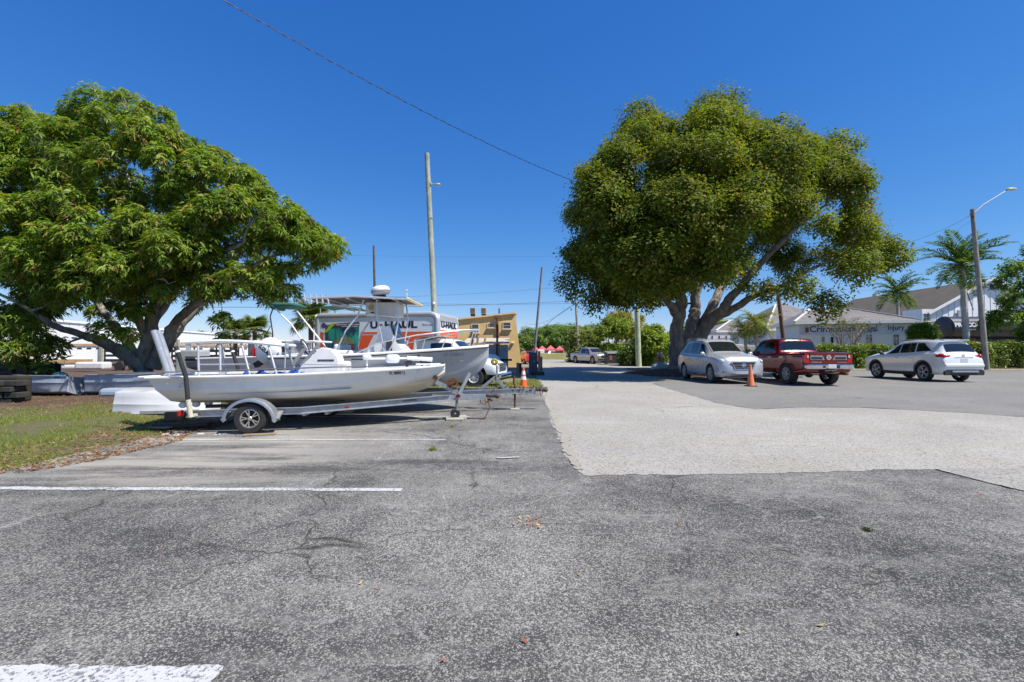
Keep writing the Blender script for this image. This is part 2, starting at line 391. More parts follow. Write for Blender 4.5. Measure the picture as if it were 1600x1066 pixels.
litter = t.ramp(t.math('ADD', sep.outputs[1], t.math('MULTIPLY', t.math('SUBTRACT', pn, .5), 7.)), 10.6, 12.0)
c = t.mix(litter, c, t.mix(t.ramp(t.noise(14, 5, .8), .4, .62), (.045, .03, .02), (.17, .10, .055)))
t.col(c); t.set(Roughness=.95); t.bump(t.noise(30, 6, .75), .9, .03)
lw = m.build('lawn', t.m, smooth=180); struct(lw)
# painted bay lines
def paint_mat():
    t = NT('line_paint')
    n1 = t.noise(45, 5, .75); n2 = t.noise(1.5, 4)
    k = t.ramp(t.math('ADD', n1, t.math('MULTIPLY', t.math('SUBTRACT', n2, .5), .35)),   .51, .57)
    t.col(t.mix(k, (.50, .50, .50), (.15, .15, .15))); t.set(Roughness=.8); t.bump(n1, .5, .01); return t.m
paint = paint_mat()
fx = lambda x, y: Vector((G(x, y).x, G(x, y).y))
for (xa, ya, xb, yb, w) in ((-60, 1054, 338, 1057, .115), (-40, 763.2, 628, 766, .095), (262, 687.4, 697, 687.8, .085), (470, 651.2, 736, 651.6, .08), (560, 629, 700, 629.3, .08)):
    a = fx(xa, ya); b = fx(xb, yb)
    q = [Vector((a.x, a.y - w / 2)), Vector((b.x, b.y - w / 2)), Vector((b.x, b.y + w / 2)), Vector((a.x, a.y + w / 2))]
    sheet('parking_line', ragged(q, .04, .006, int(xb)), .005, paint)
for (xa, ya, xb, yb, w) in ((776, 717.6, 812, 716.6, .06), (1466, 735, 1600, 769, .06)):
    a = fx(xa, ya); b = fx(xb, yb); q = [a, b, b + Vector((0, w)), a + Vector((0, w))]
    sheet('faded_line', ragged(q, .06, .008, 5), .014, concrete_mat('faded_paint', (.42, .415, .40), (.5, .49, .47), (.36, .35, .33)))
# kerb in front of the hedge, weathered yellow
km = M('kerb_concrete', (.50, .43, .29), .85, var=.2, scale=6, bump=.3, dirt=.5)
m = MB(); m.bbox((45, 33.8, .06), (54, .28, .14), .02); struct(m.build('kerb', km))
m = MB(); m.bbox((40, 35.2, .04), (62, 2.5, .12), .02); struct(m.build('planting_bed', soil_mat('bed_mulch', (.16, .10, .07), (.24, .15, .11), (.33, .20, .13), 5)))
m = MB(); m.bbox((60, 62, 1.0), (80, 26, 2.2), .6); struct(m.build('rail_embankment', soil_mat('ballast', (.16, .15, .14), (.24, .22, .20), (.33, .31, .28), 4)))
# mulch mound under the right-hand tree
TX, TY = 10.9, 29.0
rows = []
for i in range(11):
    r = i / 10; rr = []
    for j in range(32):
        a = 2 * PI * j / 32; q = 1 + .12 * math.sin(3 * a + 1) + .08 * math.sin(7 * a)
        rr.append((TX - .3 + math.cos(a) * r * 3.6 * q, TY - .3 + math.sin(a) * r * 3.7 * q, .01 + .32 * (1 - r * r) - (.03 if r == 1 else 0)))
    rows.append(rr)
m = MB(); m.grid(rows, True); struct(m.build('mulch_mound', leafsoil, smooth=180))
m = MB(); m.prism([(p.x, p.y) for p in ragged([Vector(q) for q in ((-3.2, 17.2), (.2, 15.9), (.9, 17), (1.3, 21.5), (1.1, 30), (-6, 33), (-6, 19))], .3, .05, 4)], .035, 'Z', -.01); struct(m.build('weedy_verge', soil_mat('verge_soil', (.14, .15, .05), (.26, .22, .13), (.34, .28, .18), 3)))

# ------------------------------------------------------------------ grass blades, dead leaves
def blades(name, xy, z, hmin, hmax, width, palette, seed, lean=.5):
    r = np.random.default_rng(seed); n = len(xy)
    a = r.uniform(0, 2 * PI, n); h = r.uniform(hmin, hmax, n); l = r.uniform(0, lean, n) * h; b = r.uniform(0, 2 * PI, n)
    base = np.c_[xy, z]; w = np.c_[np.cos(a), np.sin(a), np.zeros(n)] * width / 2
    tip = base + np.c_[np.cos(b) * l, np.sin(b) * l, h]
    V = np.stack([base - w, base + w, tip], 1).reshape(-1, 3); Fc = np.arange(3 * n).reshape(-1, 3)
    pal = np.array(palette)[r.integers(0, len(palette), n)] * r.uniform(.7, 1.3, (n, 1))
    return npmesh(name, V, Fc, leafmat('grass_blade', .3, .6), None, np.repeat(pal, 3, 0))
def pn2(x, y): return np.sin(x * 1.7 + 1.3 * np.sin(y * 1.1)) + np.sin(y * 2.3 + 1.7 * np.sin(x * .9)) + .7 * np.sin(x * 5.1 + y * 4.3) + .5 * np.sin(x * 9.7 - y * 8.1)
n = 150000; yy = 5.3 + 9.0 * rng.random(n) ** 1.15; xx = np.array([lawn_edge_x(y) for y in yy]) - .05 - rng.random(n) ** .9 * (4.5 + .75 * (yy - 5))
k = pn2(xx, yy) + rng.normal(0, .7, n) + np.clip((np.array([lawn_edge_x(y) for y in yy]) - xx) * 1.2 - 1.4, -1.6, .6) - np.clip((yy - 10.5) * 1.1, 0, 4) > .35
xx, yy = xx[k], yy[k]; zz = np.array([lawn_z(a, b) for a, b in zip(xx, yy)])
go = blades("grass", np.c_[xx, yy], zz - .005, .015, .055, .009, [(.17, .26, .03), (.23, .30, .045), (.28, .31, .07), (.12, .20, .03), (.38, .33, .14)], 1)
tag(go, 'patchy green and straw coloured grass beside the asphalt', 'grass', kind='stuff')
n = 9000; x2 = rng.uniform(-3.2, 1.2, n); y2 = rng.uniform(16.3, 22, n); k = pn2(x2, y2) > -.2
go = blades('verge_grass', np.c_[x2[k], y2[k]], np.full(k.sum(), .02), .04, .16, .02, [(.22, .26, .06), (.33, .30, .12), (.18, .24, .04)], 2)
tag(go, 'dry yellow green grass around the orange cone by the road', 'grass', kind='stuff')
def litter(name, xyz, size, palette, seed):
    r = np.random.default_rng(seed); n = len(xyz)
    a = r.uniform(0, 2 * PI, n); s = r.uniform(.5, 1.2, n) * size
    d = np.c_[np.cos(a), np.sin(a), r.uniform(-.25, .25, n)] * s[:, None]; w = np.c_[-np.sin(a), np.cos(a), r.uniform(-.4, .4, n)] * s[:, None] * .32
    c = np.array(xyz); c[:, 2] += .012
    V = np.stack([c - d, c - w, c + d + [0, 0, .012], c + w], 1).reshape(-1, 3)
    pal = np.array(palette)[r.integers(0, len(palette), n)] * r.uniform(.7, 1.2, (n, 1))
    return npmesh(name, V, np.arange(4 * n).reshape(-1, 4), leafmat('dead_leaf', .1, .7), None, np.repeat(pal, 4, 0))
BR = [(.20, .09, .04), (.30, .17, .08), (.36, .25, .13), (.14, .06, .03)]
n = 9000; yy = rng.uniform(5.1, 17, n); ee = np.array([lawn_edge_x(y) for y in yy]); xx = ee + .22 - rng.random(n) ** 1.7 * np.where(yy < 9.5, 1.6, 13)
k = (yy > 8.8) | (rng.random(n) < .8)
lt = litter('leaf_litter', [(a, b, max(.0, lawn_z(a, b))) for a, b in zip(xx[k], yy[k])], .035, BR, 3); tag(lt, 'brown dead leaves along the lawn edge and under the left tree', 'leaf litter', kind='stuff')
th = rng.uniform(0, 2 * PI, 5000); rr = np.sqrt(rng.random(5000)) * 3.7
lt = litter('mulch_leaves', [(TX - .3 + math.cos(a) * b, TY - .3 + math.sin(a) * b, .02 + .32 * max(0, 1 - (b / 3.65) ** 2)) for a, b in zip(th, rr)], .05, [(.28, .12, .06), (.40, .22, .12), (.16, .07, .04), (.45, .30, .20)], 4)
tag(lt, 'reddish brown leaf mulch around the big tree trunk', 'mulch', kind='stuff')
pts = [(765, 693), (832, 776), (860, 770), (820, 1005), (862, 946), (1178, 866), (1155, 992), (1367, 903), (1462, 898), (693, 1035), (590, 922), (830, 800), (1283, 980), (740, 760), (905, 900), (880, 940), (1115, 940), (1060, 820), (1530, 775), (1527, 776), (1534, 775), (563, 914), (250, 860), (480, 700)] + [(826 + rng.normal(0, 10), 818 + rng.normal(0, 6)) for _ in range(26)]
lt = litter('fallen_leaves', [tuple(G(a, b)) for a, b in pts], .022, [(.42, .14, .05), (.5, .34, .12), (.30, .10, .06), (.5, .4, .18)], 6); tag(lt, 'few small orange and tan leaves scattered on the dark asphalt', 'fallen leaves', kind='stuff')
# small loose stones and grit on the nearest asphalt
n = 5200; yy = 1.9 + 6.0 * rng.random(n) ** 1.5; xx = rng.uniform(-1, 1, n) * (yy * 1.15 + .3); s = rng.uniform(.0018, .0045, n)
oc = np.array([(1, 0, 0), (0, 1, 0), (-1, 0, 0), (0, -1, 0), (0, 0, 1)]); fc = np.array([(0, 1, 4), (1, 2, 4), (2, 3, 4), (3, 0, 4)])
V = (np.c_[xx, yy, np.full(n, .001)][:, None, :] + oc[None] * s[:, None, None] * rng.uniform(.6, 1.3, (n, 5, 1))).reshape(-1, 3); Fc = (fc[None] + (np.arange(n) * 5)[:, None, None]).reshape(-1, 3)
gr = npmesh('grit', V, Fc, M('grit_stone', (.30, .29, .27), .9, var=.5, scale=60)); tag(gr, 'pale grit and tiny loose stones on the worn asphalt', 'grit', kind='stuff')
def weed(px, py, n, h, label, pal):
    g = G(px, py); r = np.random.default_rng(px); xy = g.xy[:] + r.normal(0, h * .3, (n, 2))
    o = blades('weed', xy - np.array(g.xy), np.zeros(n), h * .5, h, .008, pal, px, 1.2); o.location = g; tag(o, label, 'weed')
weed(676, 704, 90, .09, 'small green weed tuft growing through the asphalt by the white line', [(.14, .2, .03), (.3, .3, .1)])
weed(706, 668, 60, .07, 'yellow green weeds beside the jack wheel block of the near trailer', [(.2, .24, .05), (.32, .32, .1)])
weed(1355, 830, 40, .05, 'small dark moss tuft in a crack of the open asphalt', [(.07, .08, .03)])

# ================================================================== trees
def bez(a, b, c, n=6):
    return [a * (1 - t) ** 2 + b * 2 * t * (1 - t) + c * t * t for t in [i / n for i in range(n + 1)]]
def inpoly(x, y, poly):
    c = False; j = len(poly) - 1
    for i in range(len(poly)):
        xi, yi = poly[i]; xj, yj = poly[j]
        if (yi > y) != (yj > y) and x < (xj - xi) * (y - yi) / (yj - yi) + xi: c = not c
        j = i
    return c
def edge_dist(x, y, poly):
    best = 1e9
    for i in range(len(poly)):
        ax, ay = poly[i]; bx, by = poly[(i + 1) % len(poly)]; dx, dy = bx - ax, by - ay
        t = max(0, min(1, ((x - ax) * dx + (y - ay) * dy) / (dx * dx + dy * dy + 1e-9)))
        best = min(best, math.hypot(x - ax - t * dx, y - ay - t * dy))
    return best
def lobes_in(poly, d0, depth, n, rmin, rmax, seed, core=None, dbias=0.):
    """Lobes of foliage (centre, radius in metres) that fill a crown whose outline seen from the lot is known."""
    r = np.random.default_rng(seed); xs = [p[0] for p in poly]; ys = [p[1] for p in poly]
    cx, cy = core or ((min(xs) + max(xs)) / 2, (min(ys) + max(ys)) / 2); hw = (max(xs) - min(xs)) / 2; hh = (max(ys) - min(ys)) / 2
    out = []; tries = 0
    while len(out) < n and tries < n * 400:
        tries += 1
        x = r.uniform(min(xs), max(xs)); y = r.uniform(min(ys), max(ys))
        if not inpoly(x, y, poly): continue
        q = min(1, math.hypot((x - cx) / hw, (y - cy) / hh)); dd = depth * math.sqrt(max(.03, 1 - q * q))
        d = d0 + dd * (r.choice([-1, 1], p=[.62, .38])) * r.uniform(.35, 1) + dbias
        rad = r.uniform(rmin, rmax); ed = edge_dist(x, y, poly); rp = rad * F / d
        if ed < rp * .92:
            rad = ed / .92 * d / F
            if rad < rmin * .45: continue
        if any((P(x, y, d) - c).length < .5 * max(rad, c_r) for c, c_r in out): continue
        out.append((P(x, y, d), rad))
    return out
def noise3(p, s):
    x, y, z = p[:, 0] * s, p[:, 1] * s, p[:, 2] * s
    return (np.sin(x + 1.7 * np.sin(y * .8 + z)) + np.sin(y * 1.3 + 1.5 * np.sin(z * 1.1 + x)) + np.sin(z * 1.2 + 1.6 * np.sin(x * .9 - y))) / 3
def shell(lobes, dens, seed, gap=-.35, gs=2.2, flat=.8, low=.5):
    """Points and outward directions on the lobes' shells, with gaps."""
    r = np.random.default_rng(seed); Pn = []; Nn = []
    for c, rad in lobes:
        n = int(dens * rad * rad * 4)
        d = r.normal(size=(n, 3)); d /= np.linalg.norm(d, axis=1)[:, None]
        keep = (d[:, 2] > -.35) | (r.random(n) < low); d = d[keep]
        f = 1 - .42 * r.random(len(d)) ** 1.8; f *= 1 + .30 * noise3(d * 1.3 + np.array(c), 4.2)
        p = np.array(c) + d * np.array([1, 1, flat]) * (rad * f)[:, None]
        Pn.append(p); Nn.append(d)
    p = np.concatenate(Pn); d = np.concatenate(Nn)
    k = noise3(p, gs) + .5 * noise3(p + 7, gs * 2.3) > gap
    return p[k], d[k]
def leaves(name, p, d, per, L, W, mat, parent, pal, palw, seed, droop=.25, spread=1., clus=.0, hue=None, fold=True):
    """Leaves in whorls: per leaves round each point, each one folded along its midrib."""
    r = np.random.default_rng(seed); n = len(p)
    up = d * .8 + np.array([0, 0, .75]); up /= np.linalg.norm(up, axis=1)[:, None]
    P_ = np.repeat(p, per, 0); U = np.repeat(up, per, 0); N = n * per
    rd = r.normal(size=(N, 3)); rd -= U * (rd * U).sum(1)[:, None]; rd /= np.linalg.norm(rd, axis=1)[:, None]
    ax = rd * spread + U * r.uniform(-.15, .75, (N, 1)); ax[:, 2] -= droop * r.uniform(.2, 1.6, N); ax /= np.linalg.norm(ax, axis=1)[:, None]
    sd_ = np.cross(ax, U + r.normal(0, .35, (N, 3))); sd_ /= np.linalg.norm(sd_, axis=1)[:, None] + 1e-9
    nm = np.cross(sd_, ax); s = r.uniform(.65, 1.2, N)[:, None]
    b = P_ + (r.normal(0, clus, (N, 3)) if clus else 0)
    mid = b + ax * L * .42 * s; tip = b + ax * L * s; tip[:, 2] -= L * droop * .7 * s[:, 0]
    lft = mid - sd_ * W * .5 * s + nm * W * .14; rgt = mid + sd_ * W * .5 * s + nm * W * .14
    V = np.stack([b, lft, tip, rgt], 1).reshape(-1, 3); i0 = (np.arange(N) * 4)[:, None]
    Fc = (np.concatenate([i0 + [0, 2, 1], i0 + [0, 3, 2]], 1).reshape(-1, 3)) if fold else (i0 + [0, 3, 2, 1])
    pw = np.array(palw, float); pw /= pw.sum()
    big = noise3(p, .9); ci = r.choice(len(pal), n, p=pw)
    colr = np.array(pal)[ci] * r.uniform(.8, 1.2, (n, 1)) * (1 + .18 * big)[:, None]
    c = np.repeat(np.repeat(colr, per, 0) * r.uniform(.8, 1.2, (N, 1)), 4, 0)
    return npmesh(name, V, Fc, mat, parent, c)
def branch(mb, a, b, r0, r1, sag, r, n=7, k=6):
    a = Vector(a); b = Vector(b); L = (b - a).length
    mid = a.lerp(b, .5) + Vector((r.normal() * .08 * L, r.normal() * .08 * L, sag * L))
    pts = bez(a, mid, b, k); mb.tube(pts, [r0 + (r1 - r0) * (i / k) ** .8 for i in range(k + 1)], n, cap=False); return pts
def build_tree(name, label, cat, base, limbs, lobes, bark, leaf, seed, twig=4, group=None, radmul=1.):
    """limbs: lists of (point, radius) from the trunk outward. Every lobe is reached by a branch from the nearest limb point."""
    root = thing(name, label, cat, base, 0, group); r = np.random.default_rng(seed)
    tr = MB(); nodes = []
    for lm in limbs:
        pts = [Vector(q[0]) for q in lm]; rad = [q[1] for q in lm]
        # refine with Catmull-Rom and a little wobble
        P2 = []; R2 = []
        for i in range(len(pts) - 1):
            p0, p1, p2, p3 = pts[max(i - 1, 0)], pts[i], pts[i + 1], pts[min(i + 2, len(pts) - 1)]
            for j in range(5):
                t = j / 5; q = .5 * ((2 * p1) + (p2 - p0) * t + (2 * p0 - 5 * p1 + 4 * p2 - p3) * t * t + (3 * p1 - p0 - 3 * p2 + p3) * t ** 3)
                rr = rad[i] + (rad[i + 1] - rad[i]) * t
                P2.append(q + Vector(r.normal(0, rr * .10, 3))); R2.append(rr * r.uniform(.93, 1.07))
        P2.append(pts[-1]); R2.append(rad[-1]); tr.tube(P2, R2, 12)
        nodes += [(p, q) for p, q in zip(P2[3:], R2[3:])]
    br = tr; grown = list(nodes)
    for c, rad in sorted(lobes, key=lambda l: min((l[0] - q[0]).length for q in nodes)):
        best = min(grown, key=lambda q: (q[0] - c).length + max(0, q[0].z - c.z) * 1.2)
        d = (best[0] - c).length; r0 = min(best[1] * .75, .03 + .022 * d * radmul); e = c + Vector((0, 0, -rad * .25))
        if d < .3: e = c + Vector((0, 0, rad * .4))
        pts = branch(br, best[0], e, r0, .025 * radmul, -.05 if c.z > best[0].z else .05, r, 7, 6)
        grown += [(p, r0 * (1 - i / 8)) for i, p in enumerate(pts) if i > 2]
        for _ in range(twig):
            dr = Vector(r.normal(size=3)); dr.normalize(); dr.z = abs(dr.z) * .8 - .15
            tp = branch(br, pts[int(r.integers(3, 7))], c + dr * rad * .92, .02 * radmul, .006, .05, r, 5, 4)
    br.build('trunk', bark, root, world=True, smooth=60)
    leaf(root)
    return root
GREEN_OAK = [(.075, .095, .014), (.105, .12, .014), (.15, .145, .018), (.05, .068, .013)]
def shift_parent(o, root):
    o.parent = root; o.matrix_parent_inverse = Matrix.Translation(-Vector(root.location))
# ---- the right-hand tree, a broad dark crown
poly = [(880, 420), (876, 395), (896, 370), (880, 335), (905, 300), (895, 275), (930, 245), (960, 205), (990, 178), (1035, 170), (1062, 155), (1110, 160), (1150, 152), (1190, 175), (1225, 200), (1262, 215), (1300, 222), (1325, 245), (1355, 268), (1362, 300), (1358, 330), (1380, 345), (1398, 385), (1405, 405), (1385, 425), (1350, 430), (1310, 425), (1318, 462), (1295, 488), (1262, 470), (1235, 445), (1205, 440), (1175, 462), (1140, 455), (1105, 445), (1065, 462), (1030, 480), (1000, 494), (965, 480), (935, 462), (905, 445)]
lob = lobes_in(poly, 28.5, 8.5, 330, .65, 1.45, 21, core=(1120, 330))
def _open(c):
    k = F / c.y; x = CX + c.x * k; y = HZ - (c.z - CAMH) * k
    return x > 1130 and y > 330 and c.y < 32 and (y - 330) * 1.0 + (x - 1130) * .25 > 20 and x < 1330
_rr = np.random.default_rng(77); lob = [l for l in lob if not (_open(l[0]) and _rr.random() < .9)]
for (x, y, d, q) in ((905, 440, 26, 1.3), (930, 470, 27, .9), (1290, 478, 25, .9), (1395, 402, 27, .9), (1340, 420, 24, 1.1), (1120, 178, 28, 1.6), (1000, 190, 28, 1.3), (1215, 215, 29, 1.4), (1300, 240, 29, 1.4), (1245, 452, 24, .8), (1195, 455, 26, .7)):
    lob.append((P(x, y, d), q))
tb = Vector((TX, TY, .25))
T = lambda x, y, d: P(x, y, d)
limbs = [
    [(T(1062, 580, 28.7), 0.688), (T(1060, 560, 28.7), 0.499), (T(1056, 530, 28.6), 0.430), (T(1060, 500, 28.5), 0.361), (T(1063, 470, 28.3), 0.344), (T(1050, 430, 27.5), 0.258), (T(1020, 370, 26), 0.172), (T(990, 300, 25), 0.086)],
    [(T(1070, 580, 29.3), 0.602), (T(1072, 545, 29.3), 0.447), (T(1080, 515, 29.5), 0.361), (T(1085, 490, 30), 0.361), (T(1087, 465, 30), 0.292), (T(1095, 400, 30), 0.224), (T(1100, 320, 30), 0.138), (T(1090, 230, 30), 0.060)],
    [(T(1078, 580, 29.2), 0.671), (T(1086, 548, 29.2), 0.499), (T(1098, 520, 29), 0.396), (T(1112, 500, 28.6), 0.361), (T(1128, 484, 28), 0.292), (T(1150, 455, 27.5), 0.232), (T(1190, 410, 27), 0.172), (T(1240, 360, 26.5), 0.112), (T(1290, 320, 26), 0.052)],
    [(T(1084, 548, 29.4), 0.430), (T(1094, 515, 29.6), 0.327), (T(1115, 475, 30), 0.292), (T(1130, 440, 31), 0.241), (T(1160, 380, 32), 0.172), (T(1200, 310, 32), 0.103), (T(1230, 250, 32), 0.052)],
    [(T(1118, 496, 28.6), 0.292), (T(1150, 480, 27.8), 0.215), (T(1180, 462, 27), 0.172), (T(1215, 450, 26.4), 0.129), (T(1260, 425, 25.6), 0.095), (T(1320, 400, 25), 0.052), (T(1380, 395, 25), 0.026)],
    [(T(1060, 500, 28.3), 0.292), (T(1040, 465, 26.5), 0.206), (T(1000, 430, 24.5), 0.138), (T(950, 410, 23.5), 0.069)],
    [(T(1087, 465, 30), 0.258), (T(1070, 400, 32), 0.172), (T(1040, 320, 33), 0.103), (T(1020, 250, 33), 0.052)]]
def lf(root):
    p, d = shell(lob, 92, 31, gap=-.30, gs=2.6)
    o = leaves('crown', p, d, 6, .20, .10, leafmat('ficus_leaf', .36, .6), None, [(.105, .150, .016), (.155, .185, .019), (.24, .225, .026), (.068, .098, .015), (.26, .17, .032)], [4, 4, 1.6, 3, .4], 5, droop=.12, clus=.17, fold=False)
    shift_parent(o, root)
    rt = MB(); rr = np.random.default_rng(3)
    for i in range(16):                                  # buttress roots and hanging aerial stems at the foot
        a = i / 16 * 2 * PI; q = rr.uniform(.8, 1.3); c0 = tb + Vector((math.cos(a) * .55, math.sin(a) * .5, rr.uniform(.6, 1.6)))
        rt.tube(bez(c0, tb + Vector((math.cos(a) * .8, math.sin(a) * .7, .3)), tb + Vector((math.cos(a) * q, math.sin(a) * q * .85, -.15)), 5), [.2, .18, .16, .13, .09, .05], 8)
    rt.build('root_flare', barkmat('ficus_bark', (.11, .09, .075), (.30, .265, .225)), root, world=True, smooth=70)
build_tree('shade_tree', 'huge round crowned shade tree with several grey stems behind the silver car', 'tree', tb, limbs, lob, barkmat('ficus_bark', (.11, .09, .075), (.30, .265, .225)), lf, 8, twig=3)
# ---- the left-hand tree, leaves in drooping whorls
poly = [(-260, 560), (-300, 420), (-260, 300), (-160, 210), (-60, 175), (10, 172), (60, 178), (92, 182), (100, 150), (150, 138), (200, 143), (235, 160), (272, 178), (288, 205), (330, 222), (380, 248), (400, 275), (440, 300), (480, 335), (505, 352), (530, 368), (546, 388), (530, 405), (500, 412), (488, 432), (452, 440), (455, 462), (430, 478), (395, 478), (350, 470), (325, 500), (290, 480), (255, 470), (230, 500), (200, 530), (165, 520), (120, 480), (80, 500), (60, 545), (0, 560), (-100, 575)]
lob2 = lobes_in(poly, 17.8, 4.2, 420, .34, .72, 41, core=(150, 350))
for (x, y, d, q) in ((150, 160, 18, .75), (200, 165, 18, .7), (120, 175, 18, .55), (40, 190, 17, .7), (-20, 195, 17, .8), (250, 188, 18, .6), (520, 388, 17, .55), (485, 365, 17.3, .6), (505, 400, 16.5, .4), (445, 335, 17, .7), (390, 285, 17.5, .6), (330, 245, 18, .6), (30, 545, 14.4, .5), (60, 530, 14.6, .45), (15, 500, 14.3, .6), (200, 525, 14.4, .35), (165, 515, 14.6, .4), (430, 470, 16, .35), (345, 500, 15.5, .35), (165, 330, 15, .6), (195, 310, 15, .6), (180, 370, 14.5, .6), (140, 300, 15, .6), (215, 350, 14.6, .55), (230, 420, 14.6, .5), (280, 400, 14.8, .5), (330, 410, 15, .5), (255, 455, 14.6, .4), (300, 350, 15, .6), (120, 420, 14.3, .5), (160, 450, 14.3, .45), (350, 530, 15.8, .25), (455, 455, 16.5, .35), (90, 540, 15, .3)):
    lob2.append((P(x, y, d), q))
lb = Vector((-13.6, 17.6, 0)); D = 17.6
limbs2 = [
    [(T(222, 610, D), 0.468), (T(224, 590, D), 0.324), (T(226, 565, D), 0.293), (T(232, 530, D), 0.262), (T(240, 490, D), 0.225), (T(243, 450, D), 0.187), (T(235, 400, D), 0.137), (T(215, 330, 18), 0.087), (T(190, 240, 18), 0.037)],
    [(T(225, 580, D), 0.281), (T(205, 560, 17.3), 0.237), (T(175, 542, 17), 0.200), (T(150, 530, 16.6), 0.162), (T(125, 522, 16.2), 0.125), (T(80, 507, 15.8), 0.100), (T(40, 480, 15.4), 0.062), (T(-20, 450, 15), 0.031)],
    [(T(215, 565, D), 0.250), (T(195, 530, D), 0.162), (T(165, 490, 18), 0.125), (T(120, 430, 18.5), 0.081), (T(60, 350, 19), 0.044)],
    [(T(238, 575, D), 0.281), (T(255, 540, D), 0.225), (T(270, 510, D), 0.181), (T(300, 480, 17.2), 0.144), (T(330, 460, 17), 0.112), (T(370, 430, 16.8), 0.075), (T(430, 400, 16.6), 0.044), (T(500, 388, 16.6), 0.019)],
    [(T(248, 560, 17.8), 0.212), (T(275, 520, 18), 0.150), (T(300, 490, 18.2), 0.125), (T(345, 440, 18.6), 0.087), (T(390, 370, 19), 0.044)],
    [(T(240, 500, D), 0.187), (T(280, 440, 18), 0.125), (T(310, 360, 18.2), 0.075), (T(320, 280, 18.2), 0.031)],
    [(T(232, 530, D), 0.187), (T(190, 450, 16.5), 0.125), (T(130, 380, 15.6), 0.075), (T(70, 300, 15.4), 0.031)],
    [(T(238, 480, D), 0.162), (T(300, 420, 15.8), 0.100), (T(380, 380, 15), 0.050)]]
def lf2(root):
    p, d = shell(lob2, 118, 51, gap=-.50, gs=3.6, low=.6)
    o = leaves('crown', p, d, 8, .195, .050, leafmat('mango_leaf', .38, .45), None, [(.13, .205, .025), (.185, .27, .034), (.26, .32, .055), (.085, .135, .02), (.30, .24, .06), (.26, .14, .05)], [4, 4, 2.4, 3, .8, .35], 6, droop=.34, spread=1.1, clus=.03, fold=False)
    shift_parent(o, root)
build_tree('mango_tree', 'wide tree with drooping long leaves and forked grey trunk beside the boats', 'tree', lb, limbs2, lob2, barkmat('mango_bark', (.12, .105, .09), (.36, .33, .285)), lf2, 9, twig=4, radmul=.75)
# ================================================================== vehicles
BLACK = M('black_rubber', (.02, .02, .021), .75, var=.3, scale=20); TRIM = M('black_trim', (.025, .025, .027), .5)
TYRE = M('tyre_rubber', (.028, .028, .028), .85, var=.35, scale=14, bump=.2, bscale=60)
CHROME = M('chrome', (.75, .75, .77), .12, 1., var=.03); ALU = M('galvanised_steel', (.36, .375, .39), .5, .55, var=.18, scale=7, dirt=.35)
ALLOY = M('alloy_rim', (.46, .47, .49), .35, .35, var=.1); DGLASS = glass('dark_car_glass', (.012, .015, .017))
WHITEP = M('white_paint', (.80, .80, .79), .35, var=.04, coat=.3); RUST = M('rust', (.16, .065, .03), .9, .2, var=.4, scale=12, bump=.4)
REDL = M('red_lens', (.42, .01, .012), .15, var=.1); CLEARL = M('clear_lens', (.62, .64, .62), .1, .2, var=.1); AMBER = M('amber_lens', (.7, .25, .03), .2)
WOOD = M('weathered_wood', (.26, .19, .12), .85, var=.35, scale=5, bump=.5, bscale=18); PLATE = M('licence_plate', (.62, .64, .62), .45, var=.1, scale=20)
BLACKINK = M('black_lettering', (.02, .02, .022), .6); DKIN = M('dark_interior', (.02, .02, .02), .9)

def wheel_mesh(r, w, rim_r, spokes, style='spoke', rim=ALLOY):
    t = MB(); p = [(rim_r, -w * .42), (rim_r + .01, -w * .5), (r * .93, -w * .5), (r * .985, -w * .40), (r, -w * .25), (r, w * .25), (r * .985, w * .40), (r * .93, w * .5), (rim_r + .01, w * .5), (rim_r, w * .42), (rim_r, -w * .42)]
    t.lathe(p, 32, axis='Y')
    for i in range(32):
        a = 2 * PI * i / 32; q = r * 1.003; t.bbox((math.cos(a) * q * .995, 0, math.sin(a) * q * .995), (.012, w * .62, .022), .003, m=Matrix.Rotation(-a, 4, 'Y'))
    tm = t.mesh('tyre', TYRE); tm.polygons.foreach_set('use_smooth', [True] * len(tm.polygons)); tm.set_sharp_from_angle(angle=R(40))
    m = MB(); m.lathe([(rim_r, -w * .45), (rim_r, w * .46), (rim_r * .93, w * .47), (rim_r * .90, w * .40), (rim_r * .86, w * .1), (rim_r * .86, -w * .45)], 28, axis='Y')
    if style == 'spoke':
        for i in range(spokes):
            a = 2 * PI * i / spokes
            for s in (-.10, .10):
                p0 = Vector((math.cos(a) * rim_r * .18, w * .40, math.sin(a) * rim_r * .18)); p1 = Vector((math.cos(a + s * 1.9) * rim_r * .93, w * .40, math.sin(a + s * 1.9) * rim_r * .93)); m.bar(p0, p1, rim_r * .10, rim_r * .10)
        m.lathe([(0, w * .46), (rim_r * .16, w * .46), (rim_r * .22, w * .40), (rim_r * .22, w * .3)], 16, axis='Y')
    else:
        prof = [(rim_r * .9, w * .30), (rim_r * .7, w * .33), (rim_r * .5, w * .22), (rim_r * .34, w * .26), (rim_r * .30, w * .38), (.001, w * .40)]; m.lathe(prof, 28, axis='Y')
    rm = m.mesh('rim', rim); rm.polygons.foreach_set('use_smooth', [True] * len(rm.polygons)); rm.set_sharp_from_angle(angle=R(35))
    d = MB(); 
    if style == 'spoke': d.lathe([(rim_r * .80, w * .12), (.001, w * .12)], 20, axis='Y')
    else:
        for i in range(spokes):
            a = 2 * PI * i / spokes; d.lathe([(.001, .004), (rim_r * .11, .004), (rim_r * .11, 0)], 10, (math.cos(a) * rim_r * .66, w * .325, math.sin(a) * rim_r * .66), axis='Y')
    dm = d.mesh('brake_disc' if style == 'spoke' else 'rim_openings', DKIN)
    return tm, rm, dm
